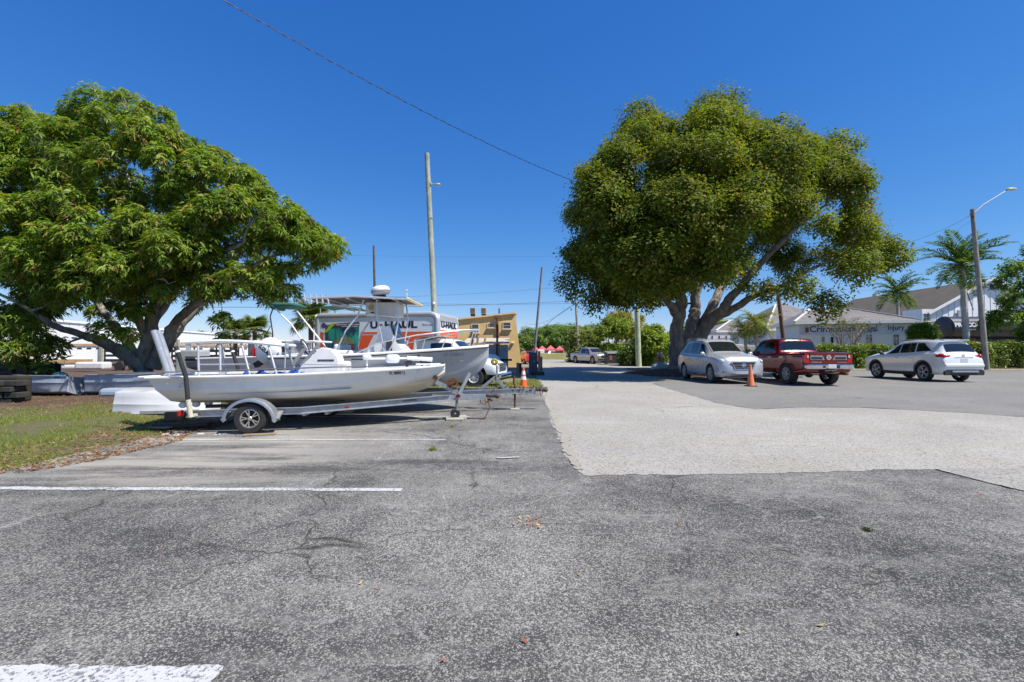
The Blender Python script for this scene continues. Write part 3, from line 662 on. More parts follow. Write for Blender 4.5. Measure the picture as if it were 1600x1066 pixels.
def put_wheel(ms, root, loc, side, steer=0.):
    o = bpy.data.objects.new('wheel', ms[0]); COL.objects.link(o); o.parent = root; o.location = loc; o.rotation_euler = (0, 0, (0 if side > 0 else PI) + steer)
    for me, nm in ((ms[1], 'rim'), (ms[2], 'hub')):
        c = bpy.data.objects.new(nm, me); COL.objects.link(c); c.parent = o
    return o
class CarShape:
    """keys: rows of x, z bottom, half width, z belt, half width at belt, z roof, half width at roof"""
    def __init__(s, keys, n=72, sm=2):
        k = np.array(sorted(keys), float); xs = np.linspace(k[0, 0], k[-1, 0], n)
        tab = np.stack([np.interp(xs, k[:, 0], k[:, i]) for i in range(1, 7)], 1)
        for _ in range(sm): tab[1:-1] = .25 * tab[:-2] + .5 * tab[1:-1] + .25 * tab[2:]
        s.xs, s.tab = xs, tab
    def at(s, x): return [float(np.interp(x, s.xs, s.tab[:, i])) for i in range(6)]
    def side(s, x, q):                                   # q 0..1 from belt to roof edge
        zb, w, zt, wb, zr, wr = s.at(x); e = min(.06, (zr - zt) * .35)
        return (wb + (wr - wb) * q + math.sin(q * PI) * .02 * (zr - zt), zt + (zr - e - zt) * q)
    def low(s, x, z):                                    # half width on the body side below the belt
        zb, w, zt, wb, zr, wr = s.at(x); zm = zb + (zt - zb) * .55
        return float(np.interp(z, [zb, zb + .1, zm, zt - .08, zt], [w * .93, w * .975, w, w * .985, wb]))
    def top(s, x, yy):                                   # height of the upper surface at offset y
        zb, w, zt, wb, zr, wr = s.at(x); e = min(.06, (zr - zt) * .35)
        a = abs(yy); k1 = wr; k2 = wr * .9
        return float(np.interp(a, [0, wr * .5, k2, k1], [zr + .025, zr + .019, zr, zr - e]))
    def body(s):
        m = MB(); rows = []
        for x in s.xs:
            zb, w, zt, wb, zr, wr = s.at(x); h = [(0, zb), (w * .82, zb), (w * .93, zb + .02)]
            zm = zb + (zt - zb) * .55
            for z in (zb + .1, zb + (zm - zb) * .6, zm, zm + (zt - zm) * .5, zt - .08, zt - .03): h.append((s.low(x, z), z))
            h.append((wb, zt))
            for q in (.08, .35, .65, .92, 1): h.append(s.side(x, q))
            for f in (.96, .9, .5): h.append((wr * f, s.top(x, wr * f)))
            h.append((0, s.top(x, 0)))
            rows.append([(x, y, z) for y, z in h] + [(x, -y, z) for y, z in h[-2:0:-1]])
        m.grid(rows, True); n = len(rows[0]); m.f.append(tuple(range(n))[::-1]); m.mi.append(0); L = (len(rows) - 1) * n; m.f.append(tuple(L + i for i in range(n))); m.mi.append(0)
        return m
def cut(ob, cutters):
    for c in cutters:
        md = ob.modifiers.new('b', 'BOOLEAN'); md.operation = 'DIFFERENCE'; md.object = c; md.solver = 'EXACT'
        try: md.material_mode = 'TRANSFER'
        except Exception: pass
    bpy.context.view_layer.update(); dg = bpy.context.evaluated_depsgraph_get()
    me = bpy.data.meshes.new_from_object(ob.evaluated_get(dg)); ob.modifiers.clear(); ob.data = me
    for c in cutters: bpy.data.objects.remove(c)
    me.polygons.foreach_set('use_smooth', [True] * len(me.polygons)); me.set_sharp_from_angle(angle=R(38))
def make_body(shape, paint_, root, wheels, wr, hw, extra=(), name='body'):
    ob = shape.body().build(name, [paint_, TRIM]); ob.parent = None
    cs = []
    for x in wheels:
        for sgn in (1, -1):
            c = MB(); c.lathe([(wr, -.16), (wr, .34)], 28, (x, sgn * (hw - .02) - (.09 if sgn > 0 else -.09) * 1, wr * .93), axis='Y', cap=True)
            if sgn < 0: c.v = [(a, 2 * (-(hw - .02) + .09) - b if False else b - .18, z) for a, b, z in c.v]
            cs.append(c.build('cutter', TRIM))
    for ctr, sz in extra: c = MB(); c.box(ctr, sz); cs.append(c.build('cutter', TRIM))
    cut(ob, cs); ob.parent = root; return ob
def side_glass(shape, xb0, xb1, xt0, xt1, sgn, q0=.08, q1=.88, off=.006, n=6):
    m = MB(); rows = []
    for i in range(n + 1):
        r = []
        for j in range(5):
            t = j / 4; q = q0 + (q1 - q0) * t; x = (xb0 + (xb1 - xb0) * i / n) * (1 - t) + (xt0 + (xt1 - xt0) * i / n) * t
            y, z = shape.side(x, q); r.append((x, sgn * (y + off), z))
        rows.append(r)
    return m.grid(rows)
def top_glass(shape, x0, x1, wf=.9, off=.01, n=8):
    m = MB(); rows = []
    for i in range(n + 1):
        x = x0 + (x1 - x0) * i / n; zb, w, zt, wb, zr, wr = shape.at(x)
        sl = (shape.top(x + .02, 0) - shape.top(x - .02, 0)) / .04; L = math.hypot(1, sl); ox, oz = -sl / L * off, off / L
        rows.append([(x + ox, wr * wf * (j / 4 - 1), shape.top(x, wr * wf * abs(j / 4 - 1)) + oz) for j in range(9)])
    return m.grid(rows)
def strip(shape, pts, w, sgn, off=.003):                 # thin strip on the body side following (x, z) points
    m = MB(); rows = []
    for i, (x, z) in enumerate(pts):
        a = pts[max(0, i - 1)]; b = pts[min(len(pts) - 1, i + 1)]; dx, dz = b[0] - a[0], b[1] - a[1]; L = math.hypot(dx, dz); nx, nz = -dz / L * w / 2, dx / L * w / 2
        rows.append([(x + nx, sgn * (shape.low(x + nx, z + nz) + off), z + nz), (x - nx, sgn * (shape.low(x - nx, z - nz) + off), z - nz)])
    return m.grid(rows)

# ---- silver SUV, nose towards the lot
def suv_a(loc, rz, sc_):
    root = thing('silver_suv', 'silver SUV facing the lot under the big tree, beside the red truck', 'car', loc, rz)
    S = sc_; PA = M('silver_paint', (.46, .48, .51), .3, .3, var=.04, coat=.5)
    keys = [(2.48, .34, .62, .62, .60, .68, .55), (2.44, .28, .80, .74, .74, .84, .66), (2.32, .26, .93, .92, .84, 1.03, .76), (1.9, .25, .965, 1.00, .90, 1.12, .78), (1.3, .25, .97, 1.06, .91, 1.19, .76), (1.12, .25, .975, 1.08, .91, 1.23, .74),
            (.35, .22, .98, 1.08, .90, 1.69, .68), (.1, .22, .98, 1.10, .90, 1.75, .70), (-.8, .22, .98, 1.12, .90, 1.79, .71), (-1.6, .23, .98, 1.16, .89, 1.73, .67), (-2.0, .25, .96, 1.18, .87, 1.60, .63), (-2.28, .30, .93, 1.12, .84, 1.30, .68), (-2.42, .34, .90, 1.05, .82, 1.10, .72), (-2.48, .40, .84, .9, .76, .95, .66)]
    sh = CarShape(keys); make_body(sh, PA, root, (1.45, -1.45), .41, .97)
    wm = wheel_mesh(.365, .235, .245, 5, rim=ALLOY)
    for x in (1.45, -1.45):
        for s in (1, -1): put_wheel(wm, root, (x, s * .84, .365), s)
    top_glass(sh, 1.10, .42, .93).build('windscreen', DGLASS, root, smooth=60)
    top_glass(sh, -2.05, -2.34, .85).build('rear_window', DGLASS, root, smooth=60)
    for s in (1, -1):
        for g4 in ((.92, .10, .42, .10), (.02, -.92, .02, -.86), (-1.0, -1.95, -.94, -1.78)): side_glass(sh, *g4, s).build('side_window', DGLASS, root, smooth=60)
        m = MB(); m.sph((.98, s * 1.07, 1.16), .12, sq=(.55, .95, .72)); m.bar((.98, s * .93, 1.1), (.98, s * 1.05, 1.13), .05, .05); m.build('wing_mirror', PA, root, smooth=60)
        m = MB(); m.sph((2.17, s * .80, .88), .17, 14, 8, (1.25, .74, .62)); m.build('headlight', CLEARL, root, smooth=80)
        m = MB(); m.sph((2.33, s * .76, .47), .07, sq=(1.2, 1.3, .6)); m.build('fog_light', TRIM, root, smooth=80)
        m = MB(); m.tube(bez(Vector((.2, s * .64, 1.79)), Vector((-.8, s * .68, 1.88)), Vector((-1.7, s * .64, 1.78)), 8), .022, 6); m.build('roof_rail', ALU, root, smooth=60)
        for xs in ([(.96, .4), (.98, 1.02)], [(-.04, .32), (-.04, 1.05)], [(-.95, .5), (-1.0, .75), (-.93, 1.06)]): strip(sh, xs, .012, s).build('door_seam', TRIM, root)
        strip(sh, [(1.0, .33), (0, .31), (-.95, .33)], .09, s, .006).build('sill_trim', TRIM, root)
        for x in (.12, -.82): m = MB(); m.bbox((x, s * (sh.low(x, .93) + .018), .93), (.19, .035, .035), .012); m.build('door_handle', PA, root)
    m = MB(); m.prism([(-.42, .60), (.42, .60), (.50, .84), (-.50, .84)], .06, 'X', 2.42); m.build('grille', DKIN, root)
    m = MB()
    for z in (.66, .72, .78): m.bbox((2.485, 0, z), (.02, .86, .018), .006)
    m.bbox((2.48, 0, .855), (.05, 1.02, .04), .015); m.bar((2.47, -.5, .85), (2.49, -.36, .60), .035, .035); m.bar((2.47, .5, .85), (2.49, .36, .60), .035, .035); m.bbox((2.49, 0, .585), (.03, .78, .03), .01); m.build('grille_bars', CHROME, root)
    m = MB(); m.lathe([(.035, 0), (.085, 0), (.085, .012), (.065, .02), (.035, .012)], 16, (2.492, 0, .735), 'X'); m.bbox((2.50, 0, .735), (.012, .22, .035), .004); m.build('badge', CHROME, root)
    m = MB(); m.bbox((2.42, 0, .36), (.12, 1.1, .12), .03); m.build('lower_grille', TRIM, root)
    m = MB(); m.bbox((2.40, 0, .27), (.16, 1.5, .05), .02); m.build('front_lip', TRIM, root)
    m = MB(); m.bar((.78, -.3, 1.36), (.62, .1, 1.5), .01, .02); m.bar((.95, .1, 1.24), (.95, .62, 1.22), .015, .02); m.build('wiper', TRIM, root)
    root.scale = (S * .95, S, S * 1.07); return root
suv_a((9.80, 22.1, .008), -PI / 2 + .03, 1.04)
# ---- white SUV, tail towards the lot
def suv_b(loc, rz, S):
    root = thing('white_suv', 'white SUV seen from behind, parked by the hedge right of the red truck', 'car', loc, rz)
    PA = M('pearl_white_paint', (.80, .81, .79), .2, .1, var=.03, coat=.7)
    keys = [(2.32, .36, .60, .62, .56, .68, .5), (2.26, .28, .80, .76, .76, .84, .66), (2.1, .28, .90, .92, .82, 1.00, .70), (1.7, .27, .93, 1.00, .86, 1.09, .72), (1.2, .27, .93, 1.07, .87, 1.16, .70), (1.0, .27, .93, 1.08, .87, 1.20, .68),
            (.25, .27, .93, 1.10, .86, 1.59, .61), (0, .27, .93, 1.11, .86, 1.645, .62), (-.6, .27, .93, 1.13, .86, 1.69, .63), (-1.3, .27, .93, 1.19, .85, 1.67, .61), (-1.75, .28, .925, 1.22, .82, 1.62, .58), (-1.98, .29, .92, 1.22, .80, 1.54, .60), (-2.16, .30, .91, 1.15, .80, 1.24, .70), (-2.28, .34, .89, 1.02, .80, 1.08, .70), (-2.36, .42, .86, .86, .78, .92, .62)]
    sh = CarShape(keys); make_body(sh, PA, root, (1.36, -1.34), .415, .93)
    wm = wheel_mesh(.375, .23, .265, 5, rim=ALLOY)
    for x in (1.36, -1.34):
        for s in (1, -1): put_wheel(wm, root, (x, s * .80, .375), s)
    top_glass(sh, .98, .32, .93).build('windscreen', DGLASS, root, smooth=60)
    top_glass(sh, -1.99, -2.20, .92).build('rear_window', DGLASS, root, smooth=60)
    for s in (1, -1):
        for g4 in ((.80, .02, .32, .02), (-.04, -.86, -.04, -.80), (-.93, -1.70, -.88, -1.18)): side_glass(sh, *g4, s).build('side_window', DGLASS, root, smooth=60)
        m = MB(); m.sph((.85, s * 1.02, 1.14), .11, sq=(.55, .95, .7)); m.bar((.85, s * .88, 1.08), (.85, s * 1.0, 1.12), .05, .05); m.build('wing_mirror', TRIM, root, smooth=60)
        m = MB(); m.sph((-2.08, s * .79, 1.03), .21, 14, 8, (1.25, .66, .52)); m.sph((-2.25, s * .62, 1.0), .16, 12, 6, (.40, 1.3, .5)); m.build('tail_light', REDL, root, smooth=80)
        m = MB(); m.tube(bez(Vector((.1, s * .60, 1.68)), Vector((-.7, s * .62, 1.765)), Vector((-1.6, s * .57, 1.68)), 8), .02, 6); m.build('roof_rail', ALU, root, smooth=60)
        for xs in ([(.86, .4), (.88, 1.02)], [(-.08, .32), (-.08, 1.06)], [(-.86, .5), (-.92, .75), (-.86, 1.08)]): strip(sh, xs, .012, s).build('door_seam', TRIM, root)
        strip(sh, [(.95, .31), (0, .30), (-.92, .31)], .14, s, .006).build('sill_trim', TRIM, root)
        for x in (.06, -.76): m = MB(); m.bbox((x, s * (sh.low(x, .94) + .018), .94), (.19, .035, .035), .012); m.build('door_handle', PA, root)
        m = MB(); m.bbox((-2.34, s * .66, .46), (.05, .2, .06), .015); m.build('reflector', REDL, root)
    for s in (1, -1):
        for x0 in (1.36, -1.34): q = [(x0 + math.cos(a) * .445, .39 + math.sin(a) * .445) for a in np.linspace(-.1, PI + .1, 14)]; strip(sh, q, .06, s, .012).build('arch_cladding', TRIM, root)
    m = MB(); m.prism([(-.84, .28), (.84, .28), (.86, .42), (.78, .50), (-.78, .50), (-.86, .42)], .10, 'X', -2.38); m.build('rear_bumper_trim', TRIM, root)
    m = MB(); m.bbox((-2.41, 0, .42), (.03, 1.15, .07), .02); m.build('skid_plate', ALU, root)
    m = MB(); m.bbox((-2.36, 0, .66), (.10, 1.72, .15), .05); m.build('rear_bumper', PA, root)
    m = MB(); m.bbox((-2.335, 0, .87), (.03, .62, .17), .012); m.build('plate_recess', TRIM, root)
    m = MB(); m.bbox((-2.36, 0, .86), (.012, .32, .15), .01); m.build('licence_plate', PLATE, root)
    m = MB(); m.bbox((-2.345, 0, .975), (.03, .8, .025), .008); m.lathe([(.03, 0), (.07, 0), (.07, .012), (.03, .012)], 14, (-2.33, 0, 1.04), 'X'); m.build('badge', CHROME, root)
    m = MB(); m.bbox((-1.93, 0, 1.665), (.24, 1.14, .03), .012); m.build('roof_spoiler', PA, root)
    root.scale = (S * .96, S, S * 1.09); return root
suv_b((20.45, 23.3, .008), PI / 2 + .02, 1.06)
# ---- pickups
def pickup(name, label, loc, rz, S, PA, lift, detail, group=None):
    root = thing(name, label, 'pickup truck', loc, rz, group)
    zb = .30 + lift; o = lift
    keys = [(2.86, .42 + o, .80, .78 + o, .74, .92 + o, .66), (2.80, .36 + o, .92, .92 + o, .86, 1.06 + o, .76), (2.55, zb, .98, 1.03 + o, .92, 1.14 + o, .80), (2.0, zb, 1.0, 1.08 + o, .94, 1.20 + o, .80), (1.52, zb, 1.0, 1.10 + o, .94, 1.24 + o, .78), (1.40, zb, 1.0, 1.11 + o, .94, 1.27 + o, .76),
            (.75, zb, 1.0, 1.14 + o, .94, 1.76 + o, .74), (.5, zb, 1.0, 1.14 + o, .94, 1.82 + o, .75), (-.2, zb, 1.0, 1.15 + o, .94, 1.85 + o, .76), (-.78, zb, 1.0, 1.16 + o, .94, 1.83 + o, .76), (-.88, zb, 1.0, 1.16 + o, .94, 1.79 + o, .76), (-1.05, zb, 1.0, 1.17 + o, .94, 1.22 + o, .88),
            (-1.15, zb, 1.0, 1.18 + o, .95, 1.21 + o, .90), (-2.2, zb + .02, 1.0, 1.19 + o, .95, 1.22 + o, .90), (-2.80, zb + .08, .98, 1.20 + o, .94, 1.23 + o, .89), (-2.88, zb + .14, .96, 1.18 + o, .92, 1.21 + o, .88)]
    sh = CarShape(keys, 96, 1)
    wr = .41 + .04 * (lift > 0)
    make_body(sh, PA, root, (1.85, -1.72), wr + .075, 1.0, extra=[((-1.94, 0, 1.16 + o), (1.66, 1.60, 1.0))])
    wm = wheel_mesh(wr, .30, .27, 6, rim=ALLOY)
    for x in (1.85, -1.72):
        for s in (1, -1): put_wheel(wm, root, (x, s * (.86), wr), s)
    top_glass(sh, 1.38, .82, .93).build('windscreen', DGLASS, root, smooth=60)
    m = top_glass(sh, -.90, -1.03, .93); m.build('rear_window', DGLASS, root, smooth=60)
    for s in (1, -1):
        side_glass(sh, 1.2, .42, .82, .42, s).build('side_window', DGLASS, root, smooth=60)
        side_glass(sh, .34, -.62, .34, -.62, s).build('side_window', DGLASS, root, smooth=60)
        m = MB(); m.bbox((1.05, s * 1.14, 1.28 + o), (.12, .22, .26), .04); m.bar((1.05, s * .95, 1.22 + o), (1.05, s * 1.1, 1.25 + o), .04, .05); m.build('wing_mirror', TRIM, root)
        m = MB(); m.sph((2.66, s * .80, .93 + o), .17, sq=(.9, .85, .8)); m.build('headlight', CLEARL, root, smooth=80)
        if detail:
            for xs in ([(1.22, .45 + o), (1.22, 1.08 + o)], [(.38, .42 + o), (.38, 1.10 + o)], [(-.68, .42 + o), (-.68, 1.12 + o)], [(-1.06, .42 + o), (-1.06, 1.14 + o)]): strip(sh, xs, .014, s).build('door_seam', TRIM, root)
            for x in (.52, -.52): m = MB(); m.bbox((x, s * (sh.low(x, 1.02 + o) + .02), 1.02 + o), (.22, .04, .045), .014); m.build('door_handle', CHROME, root)
            m = MB(); m.bbox((.1, s * 1.0, .50 + o - .1), (1.9, .14, .05), .02); m.build('side_step', TRIM, root)
            m = MB(); m.prism([(.76, .80 + o), (.975, .84 + o), (.975, 1.12 + o), (.80, 1.17 + o)] if s > 0 else [(-.76, .80 + o), (-.975, .84 + o), (-.975, 1.12 + o), (-.80, 1.17 + o)], .10, 'X', -2.93); tl = m.build('tail_light', REDL, root)
            m = MB(); m.bbox((-2.935, s * .84, 1.06 + o), (.02, .07, .10), .01); m.build('reversing_lens', CLEARL, tl)
            q = [(-1.72 + math.cos(a) * (wr + .1), .41 + math.sin(a) * (wr + .1)) for a in np.linspace(.15, PI - .15, 12)]; strip(sh, q, .05, s, .015).build('arch_lip', PA, root)
    if detail:
        m = MB(); m.bbox((-2.905, 0, .99 + o), (.05, 1.52, .42), .015); tg = m.build('tailgate', PA, root)
        for s in (1, -1):
            m = MB(); m.prism([(s * .74, .93 + o), (s * .74, 1.11 + o), (s * .25, 1.11 + o), (s * .16, .93 + o)], .014, 'X', -2.945); m.build('chrome_band', ALU, tg)
            m = MB(); m.prism([(s * .70, .97 + o), (s * .70, 1.05 + o), (s * .28, 1.05 + o), (s * .24, .97 + o)], .012, 'X', -2.958); m.build('band_inlay', TRIM, tg)
        m = MB(); m.lathe([(.05, 0), (.10, 0), (.10, .014), (.05, .014)], 16, (-2.955, 0, 1.03 + o), 'X'); m.bbox((-2.962, 0, 1.03 + o), (.012, .22, .035), .004); m.build('badge', CHROME, tg)
        fm = frame((-2.935, .70, .815 + o), (0, -1, 0), (0, 0, 1)); text('tailgate_lettering', 'TITAN XD', CHROME, tg, width=.42, height=.05, m=fm, bold=.02)
        fm = frame((-2.935, -.36, .815 + o), (0, -1, 0), (0, 0, 1)); text('tailgate_lettering', 'PLATINUM', CHROME, tg, width=.36, height=.035, m=fm, bold=.02)
        m = MB(); m.bbox((-2.96, 0, .66 + o), (.20, 1.92, .20), .05); bp = m.build('rear_bumper', CHROME, root)
        m = MB(); m.bbox((-3.065, -.06, .68 + o), (.012, .34, .15), .01); m.build('licence_plate', PLATE, bp)
        m = MB(); m.bbox((-3.05, -.30, .66 + o), (.03, .16, .14), .02); m.bbox((-3.05, .26, .66 + o), (.03, .12, .1), .02); m.build('bumper_recess', TRIM, bp)
        m = MB(); m.bbox((-2.9, 0, .48 + o), (.35, .5, .1), .03); m.bbox((-3.06, 0, .46 + o), (.26, .09, .09), .02); m.build('tow_hitch', TRIM, root)
        m = MB(); m.tube([(-2.2, -.55, .5), (-2.7, -.62, .50), (-3.05, -.68, .50)], .055, 10); m.build('exhaust', RUST, root)
        m = MB(); m.tube([(-1.72, -.8, wr), (-1.72, .8, wr)], .07, 8); m.sph((-1.72, 0, wr), .17); m.box((.2, 0, .50), (4.4, .9, .16)); m.build('axle', TRIM, root, smooth=60)
        fm = frame((-1.25, 1.006, 1.0 + o), (-1, 0, 0), (0, 0, 1)); text('side_badge', '4X4', CHROME, root, width=.30, height=.06, m=fm, bold=.02)
        m = MB(); m.bbox((-1.96, 0, .68 + o), (1.6, 1.56, .03), .01); m.build('bed_floor', TRIM, root)
    else:
        m = MB(); m.bbox((2.84, 0, .84 + o), (.08, 1.0, .30), .03); m.build('grille', DKIN, root)
        m = MB(); m.bbox((2.90, 0, .52 + o), (.16, 1.86, .2), .05); m.build('front_bumper', ALU if PA is WHITEP else TRIM, root)
        m = MB(); m.sph((2.90, 0, .86 + o), .1, sq=(.3, 1.5, .6)); m.build('badge', CHROME, root, smooth=60)
    root.scale = (S, S, S); return root
REDP = M('candy_red_paint', (.16, .005, .010), .2, .35, var=.08, coat=.9)
pickup('red_pickup', 'lifted dark red crew cab pickup with chrome tailgate bands, seen from behind', (12.70, 21.5, .008), PI / 2 + .015, 1.0, REDP, .13, True)
pickup('grey_pickup', 'pale grey pickup parked against the bushes at the far end of the road', (9.1, 53.5, 0), -PI / 2 + .42, 1.0, M('champagne_paint', (.42, .41, .40), .3, .5, var=.05, coat=.4), 0., False)
# far vehicles beside the road
def far_car(name, label, loc, rz, paint_, S=1.):
    root = thing(name, label, 'car', loc, rz)
    keys = [(2.2, .35, .7, .65, .66, .72, .6), (2.05, .25, .86, .80, .8, .90, .7), (1.2, .22, .88, .92, .82, 1.0, .7), (.95, .22, .88, .95, .82, 1.05, .66), (.3, .22, .88, .97, .82, 1.42, .58), (-.9, .22, .88, 1.0, .82, 1.44, .58), (-1.6, .24, .88, 1.02, .8, 1.12, .66), (-2.1, .3, .86, .95, .78, 1.02, .66), (-2.2, .4, .8, .85, .72, .9, .6)]
    sh = CarShape(keys, 40, 1); sh.body().build('body', paint_, root, smooth=40); wm = wheel_mesh(.33, .22, .2, 5)
    for x in (1.35, -1.35):
        for s in (1, -1): put_wheel(wm, root, (x, s * .80, .33), s)
    top_glass(sh, .93, .38, .9).build('windscreen', DGLASS, root, smooth=60); top_glass(sh, -1.0, -1.55, .9).build('rear_window', DGLASS, root, smooth=60)
    for s in (1, -1): side_glass(sh, .8, -1.3, .3, -1.0, s).build('side_window', DGLASS, root, smooth=60)
    root.scale = (S,) * 3; return root
far_car('red_car', 'small red car beyond the yellow building, left of the grey box', (1.75, 52, 0), PI / 2 + .3, M('red_paint', (.40, .03, .025), .25, .1, coat=.6))
far_car('dark_car', 'dark car at the far end of the road below the red canopies', (7.4, 84, 0), .35, M('dark_paint', (.035, .03, .03), .25, .2, coat=.6), 1.1)
far_car('white_hatchback', 'white car roof showing behind the moving truck cab and bow rail', (-3.3, 28.2, .15), .1, WHITEP, 1.15)

# ---- moving truck: box body with an overhang above the cab
ORANGE = M('orange_decal', (.78, .10, .025), .45, var=.04); GREYSKIN = M('box_grey_trim', (.42, .44, .46), .4, .3, var=.08)
def moving_truck():
    root = thing('moving_truck', 'white box truck with orange side decals and rounded grey box corners behind the boats', 'truck', (-8.01, 20.42, 0), -.22)
    # local: x 0 = rear of box, +x forward; near side y = -1.15
    L, LT, W, z0, z1 = 4.55, 5.5, 2.3, .78, 2.96
    m = MB()
    def rr(w, a, b, r, n=5):
        pts = []
        for (cx, cz, s0) in ((w / 2 - r, b - r, 0), (-w / 2 + r, b - r, PI / 2)):
            for i in range(n + 1): t = s0 + PI / 2 * i / n; pts.append((cx + math.cos(t) * r, cz + math.sin(t) * r))
        return pts + [(-w / 2, a), (w / 2, a)]
    m.prism([(-y, z) for y, z in rr(W, z0, z1, .10)], L, 'X', 0); m.build('box', M('box_white_skin', (.78, .78, .77), .45, var=.05, scale=1.2, dirt=.15), root, smooth=40)
    for s in (-1, 1):
        m = MB(); y = s * (W / 2 - .07)
        m.tube([(.12, y, z0), (.12, y, z1 - .22)] + [(.12 + .13 * (1 - math.cos(a)), y, z1 - .22 + .15 * math.sin(a)) for a in (PI / 6, PI / 3, PI / 2)] + [(LT - .35, y, z1 - .07), (LT - .15, y, z1 - .13), (LT - .07, y, z1 - .28), (LT - .07, y, 2.0)], .125, 12)
        m.build('corner_frame', GREYSKIN, root, smooth=50)
    m = MB(); m.prism([(L - .02, 1.98), (LT - .02, 2.02), (LT + .03, 2.15), (LT, z1 - .10), (LT - .12, z1 - .02), (L - .02, z1 - .0)], W - .02, 'Y', -W / 2 + .01); m.build('attic', M('attic_white', (.80, .80, .79), .4, var=.04), root)
    m = MB(); m.prism([(LT - .1, z1 - .33), (LT + .04, z1 - .33), (LT + .03, z1 - .12), (LT - .08, z1 + .0), (LT - .3, z1 + .03)], W - .3, 'Y', -W / 2 + .15); m.build('attic_cap', GREYSKIN, root)
    y = -W / 2 - .006
    def quad(name, pts, mt, yy=y, th=.004):
        mm = MB(); mm.prism(pts, th, 'Y', yy - th); return mm.build(name, mt, root)
    quad('side_panel_print', [(.27, .9), (L - .05, .9), (L - .05, 1.95), (LT - .22, 2.05), (LT - .22, 2.72), (.27, 2.72)], M('print_white', (.72, .74, .75), .4, var=.03), y)
    quad('orange_band', [(.28, 1.05), (.42, 1.05), (.42, 2.22), (.28, 2.22)], ORANGE, y - .004)
    quad('orange_band', [(2.02, 1.5), (2.40, 1.5), (2.72, 2.08), (2.16, 2.08)], ORANGE, y - .004); quad('orange_band', [(2.12, 2.12), (2.86, 2.12), (2.9, 2.20), (2.14, 2.20)], ORANGE, y - .004)
    quad('orange_band', [(3.80, 1.25), (4.42, 1.25), (4.50, 1.93), (5.25, 2.06), (5.27, 2.20), (3.62, 2.20)], ORANGE, y - .004)
    t = NT('aurora_print'); sp3 = t.n('SeparateXYZ', {0: t.tc.outputs['Object']}); nz = t.n('TexNoise', {'Vector': t.mapped((1.6, 1, .55), (0, R(25), 0)), 'Scale': 1.4, 'Detail': 3., 'Distortion': 1.2}).outputs[0]
    c = t.mix(t.ramp(sp3.outputs[2], 1.1, 2.3), (.05, .06, .16), (.015, .03, .085)); c = t.mix(t.ramp(nz, .5, .68, 0, .95), c, (.02, .42, .27)); c = t.mix(t.ramp(t.noise(40, 2), .74, .78), c, (.5, .6, .6)); t.col(c); t.set(Roughness=.35)
    quad('picture_print', [(.46, .95), (1.98, .95), (2.08, 2.60), (.50, 2.52)], t.m, y - .004)
    mm = MB(); mm.prism([(1.40 + math.cos(a) * .48, 1.62 + math.sin(a) * .42) for a in np.linspace(0, PI, 15)], .003, 'Y', y - .012); mm.build('dome_print', M('dome_print', (.16, .20, .10), .5, var=.5, scale=9), root)
    quad('stove_print', [(.80, 1.18), (1.60, 1.18), (1.58, 1.60), (.90, 1.60)], M('stove_print', (.46, .44, .38), .5, var=.3, scale=6), y - .014); quad('stove_print', [(1.35, 1.3), (1.85, 1.3), (1.82, 1.72), (1.38, 1.70)], M('stove_dark', (.13, .05, .04), .5, var=.5, scale=8), y - .016)
    quad('title_bar', [(.78, 2.38), (2.075, 2.46), (2.08, 2.62), (.78, 2.56)], M('title_dark', (.06, .03, .09), .5), y - .010); quad('ribbon_print', [(.46, 2.22), (.58, 2.20), (1.0, 2.58), (.8, 2.58)], M('ribbon_green', (.35, .50, .03), .5), y - .018)
    WL = M('white_lettering', (.78, .78, .78), .5); NAVY = M('navy_lettering', (.014, .02, .045), .5)
    def put(s, x, z, w, h, mt, yy, bold=.03, nm='lettering'): return text(nm, s, mt, root, width=w, height=h, m=frame((x, yy, z), (1, 0, 0), (0, 0, 1)), bold=bold)
    put('NORTHWEST TERRITORIES', 1.0, 2.49, 1.05, .05, WL, y - .016); put('YELLOWKNIFE, CANADA', 1.25, 2.415, .78, .04, WL, y - .016)
    mm = MB(); mm.lathe([(.001, 0), (.11, 0), (.11, .004)], 20, (.42, y - .012, 2.50), 'Y'); mm.build('round_logo', M('logo_purple', (.10, .05, .22), .5), root)
    put('U', 2.56, 2.34, .33, .29, NAVY, y - .008, .05); put('-', 2.96, 2.46, .15, .05, NAVY, y - .008, .05); put('HAUL', 3.20, 2.34, 1.42, .29, NAVY, y - .008, .05)
    put("Mom's Attic", 4.82, 2.42, .46, .10, NAVY, y - .008, 0); put('24/7', 3.92, 1.72, .30, .13, WL, y - .012); put('PICKUP', 3.94, 1.56, .34, .08, WL, y - .012)
    text('lettering', 'U-HAUL', NAVY, root, width=1.8, height=.27, m=frame((LT + .042, -.92, 2.36), (0, 1, .0), (0, 0, 1)), bold=.05)
    mm = MB(); mm.box((LT + .025, 0, 2.15), (.03, 2.1, .24)); mm.build('orange_band', ORANGE, root)
    keys = [(0, .62, .98, 1.2, .94, 1.86, .78), (1.2, .62, .98, 1.2, .94, 1.90, .78), (1.45, .60, .98, 1.18, .93, 1.86, .76), (2.10, .55, .98, 1.16, .90, 1.25, .76), (2.35, .52, .98, 1.10, .88, 1.17, .74), (2.95, .5, .96, 1.0, .85, 1.07, .70), (3.22, .48, .92, .9, .80, .96, .64), (3.30, .5, .86, .82, .74, .86, .56)]
    sh = CarShape(keys, 60, 1); sh.xs = sh.xs + L - .05; PA = M('truck_white', (.80, .81, .82), .28, var=.03, coat=.5)
    make_body(sh, PA, root, (L + 2.35,), .50, .98, name='cab')
    top_glass(sh, L + 2.02, L + 1.45, .93).build('windscreen', DGLASS, root, smooth=60)
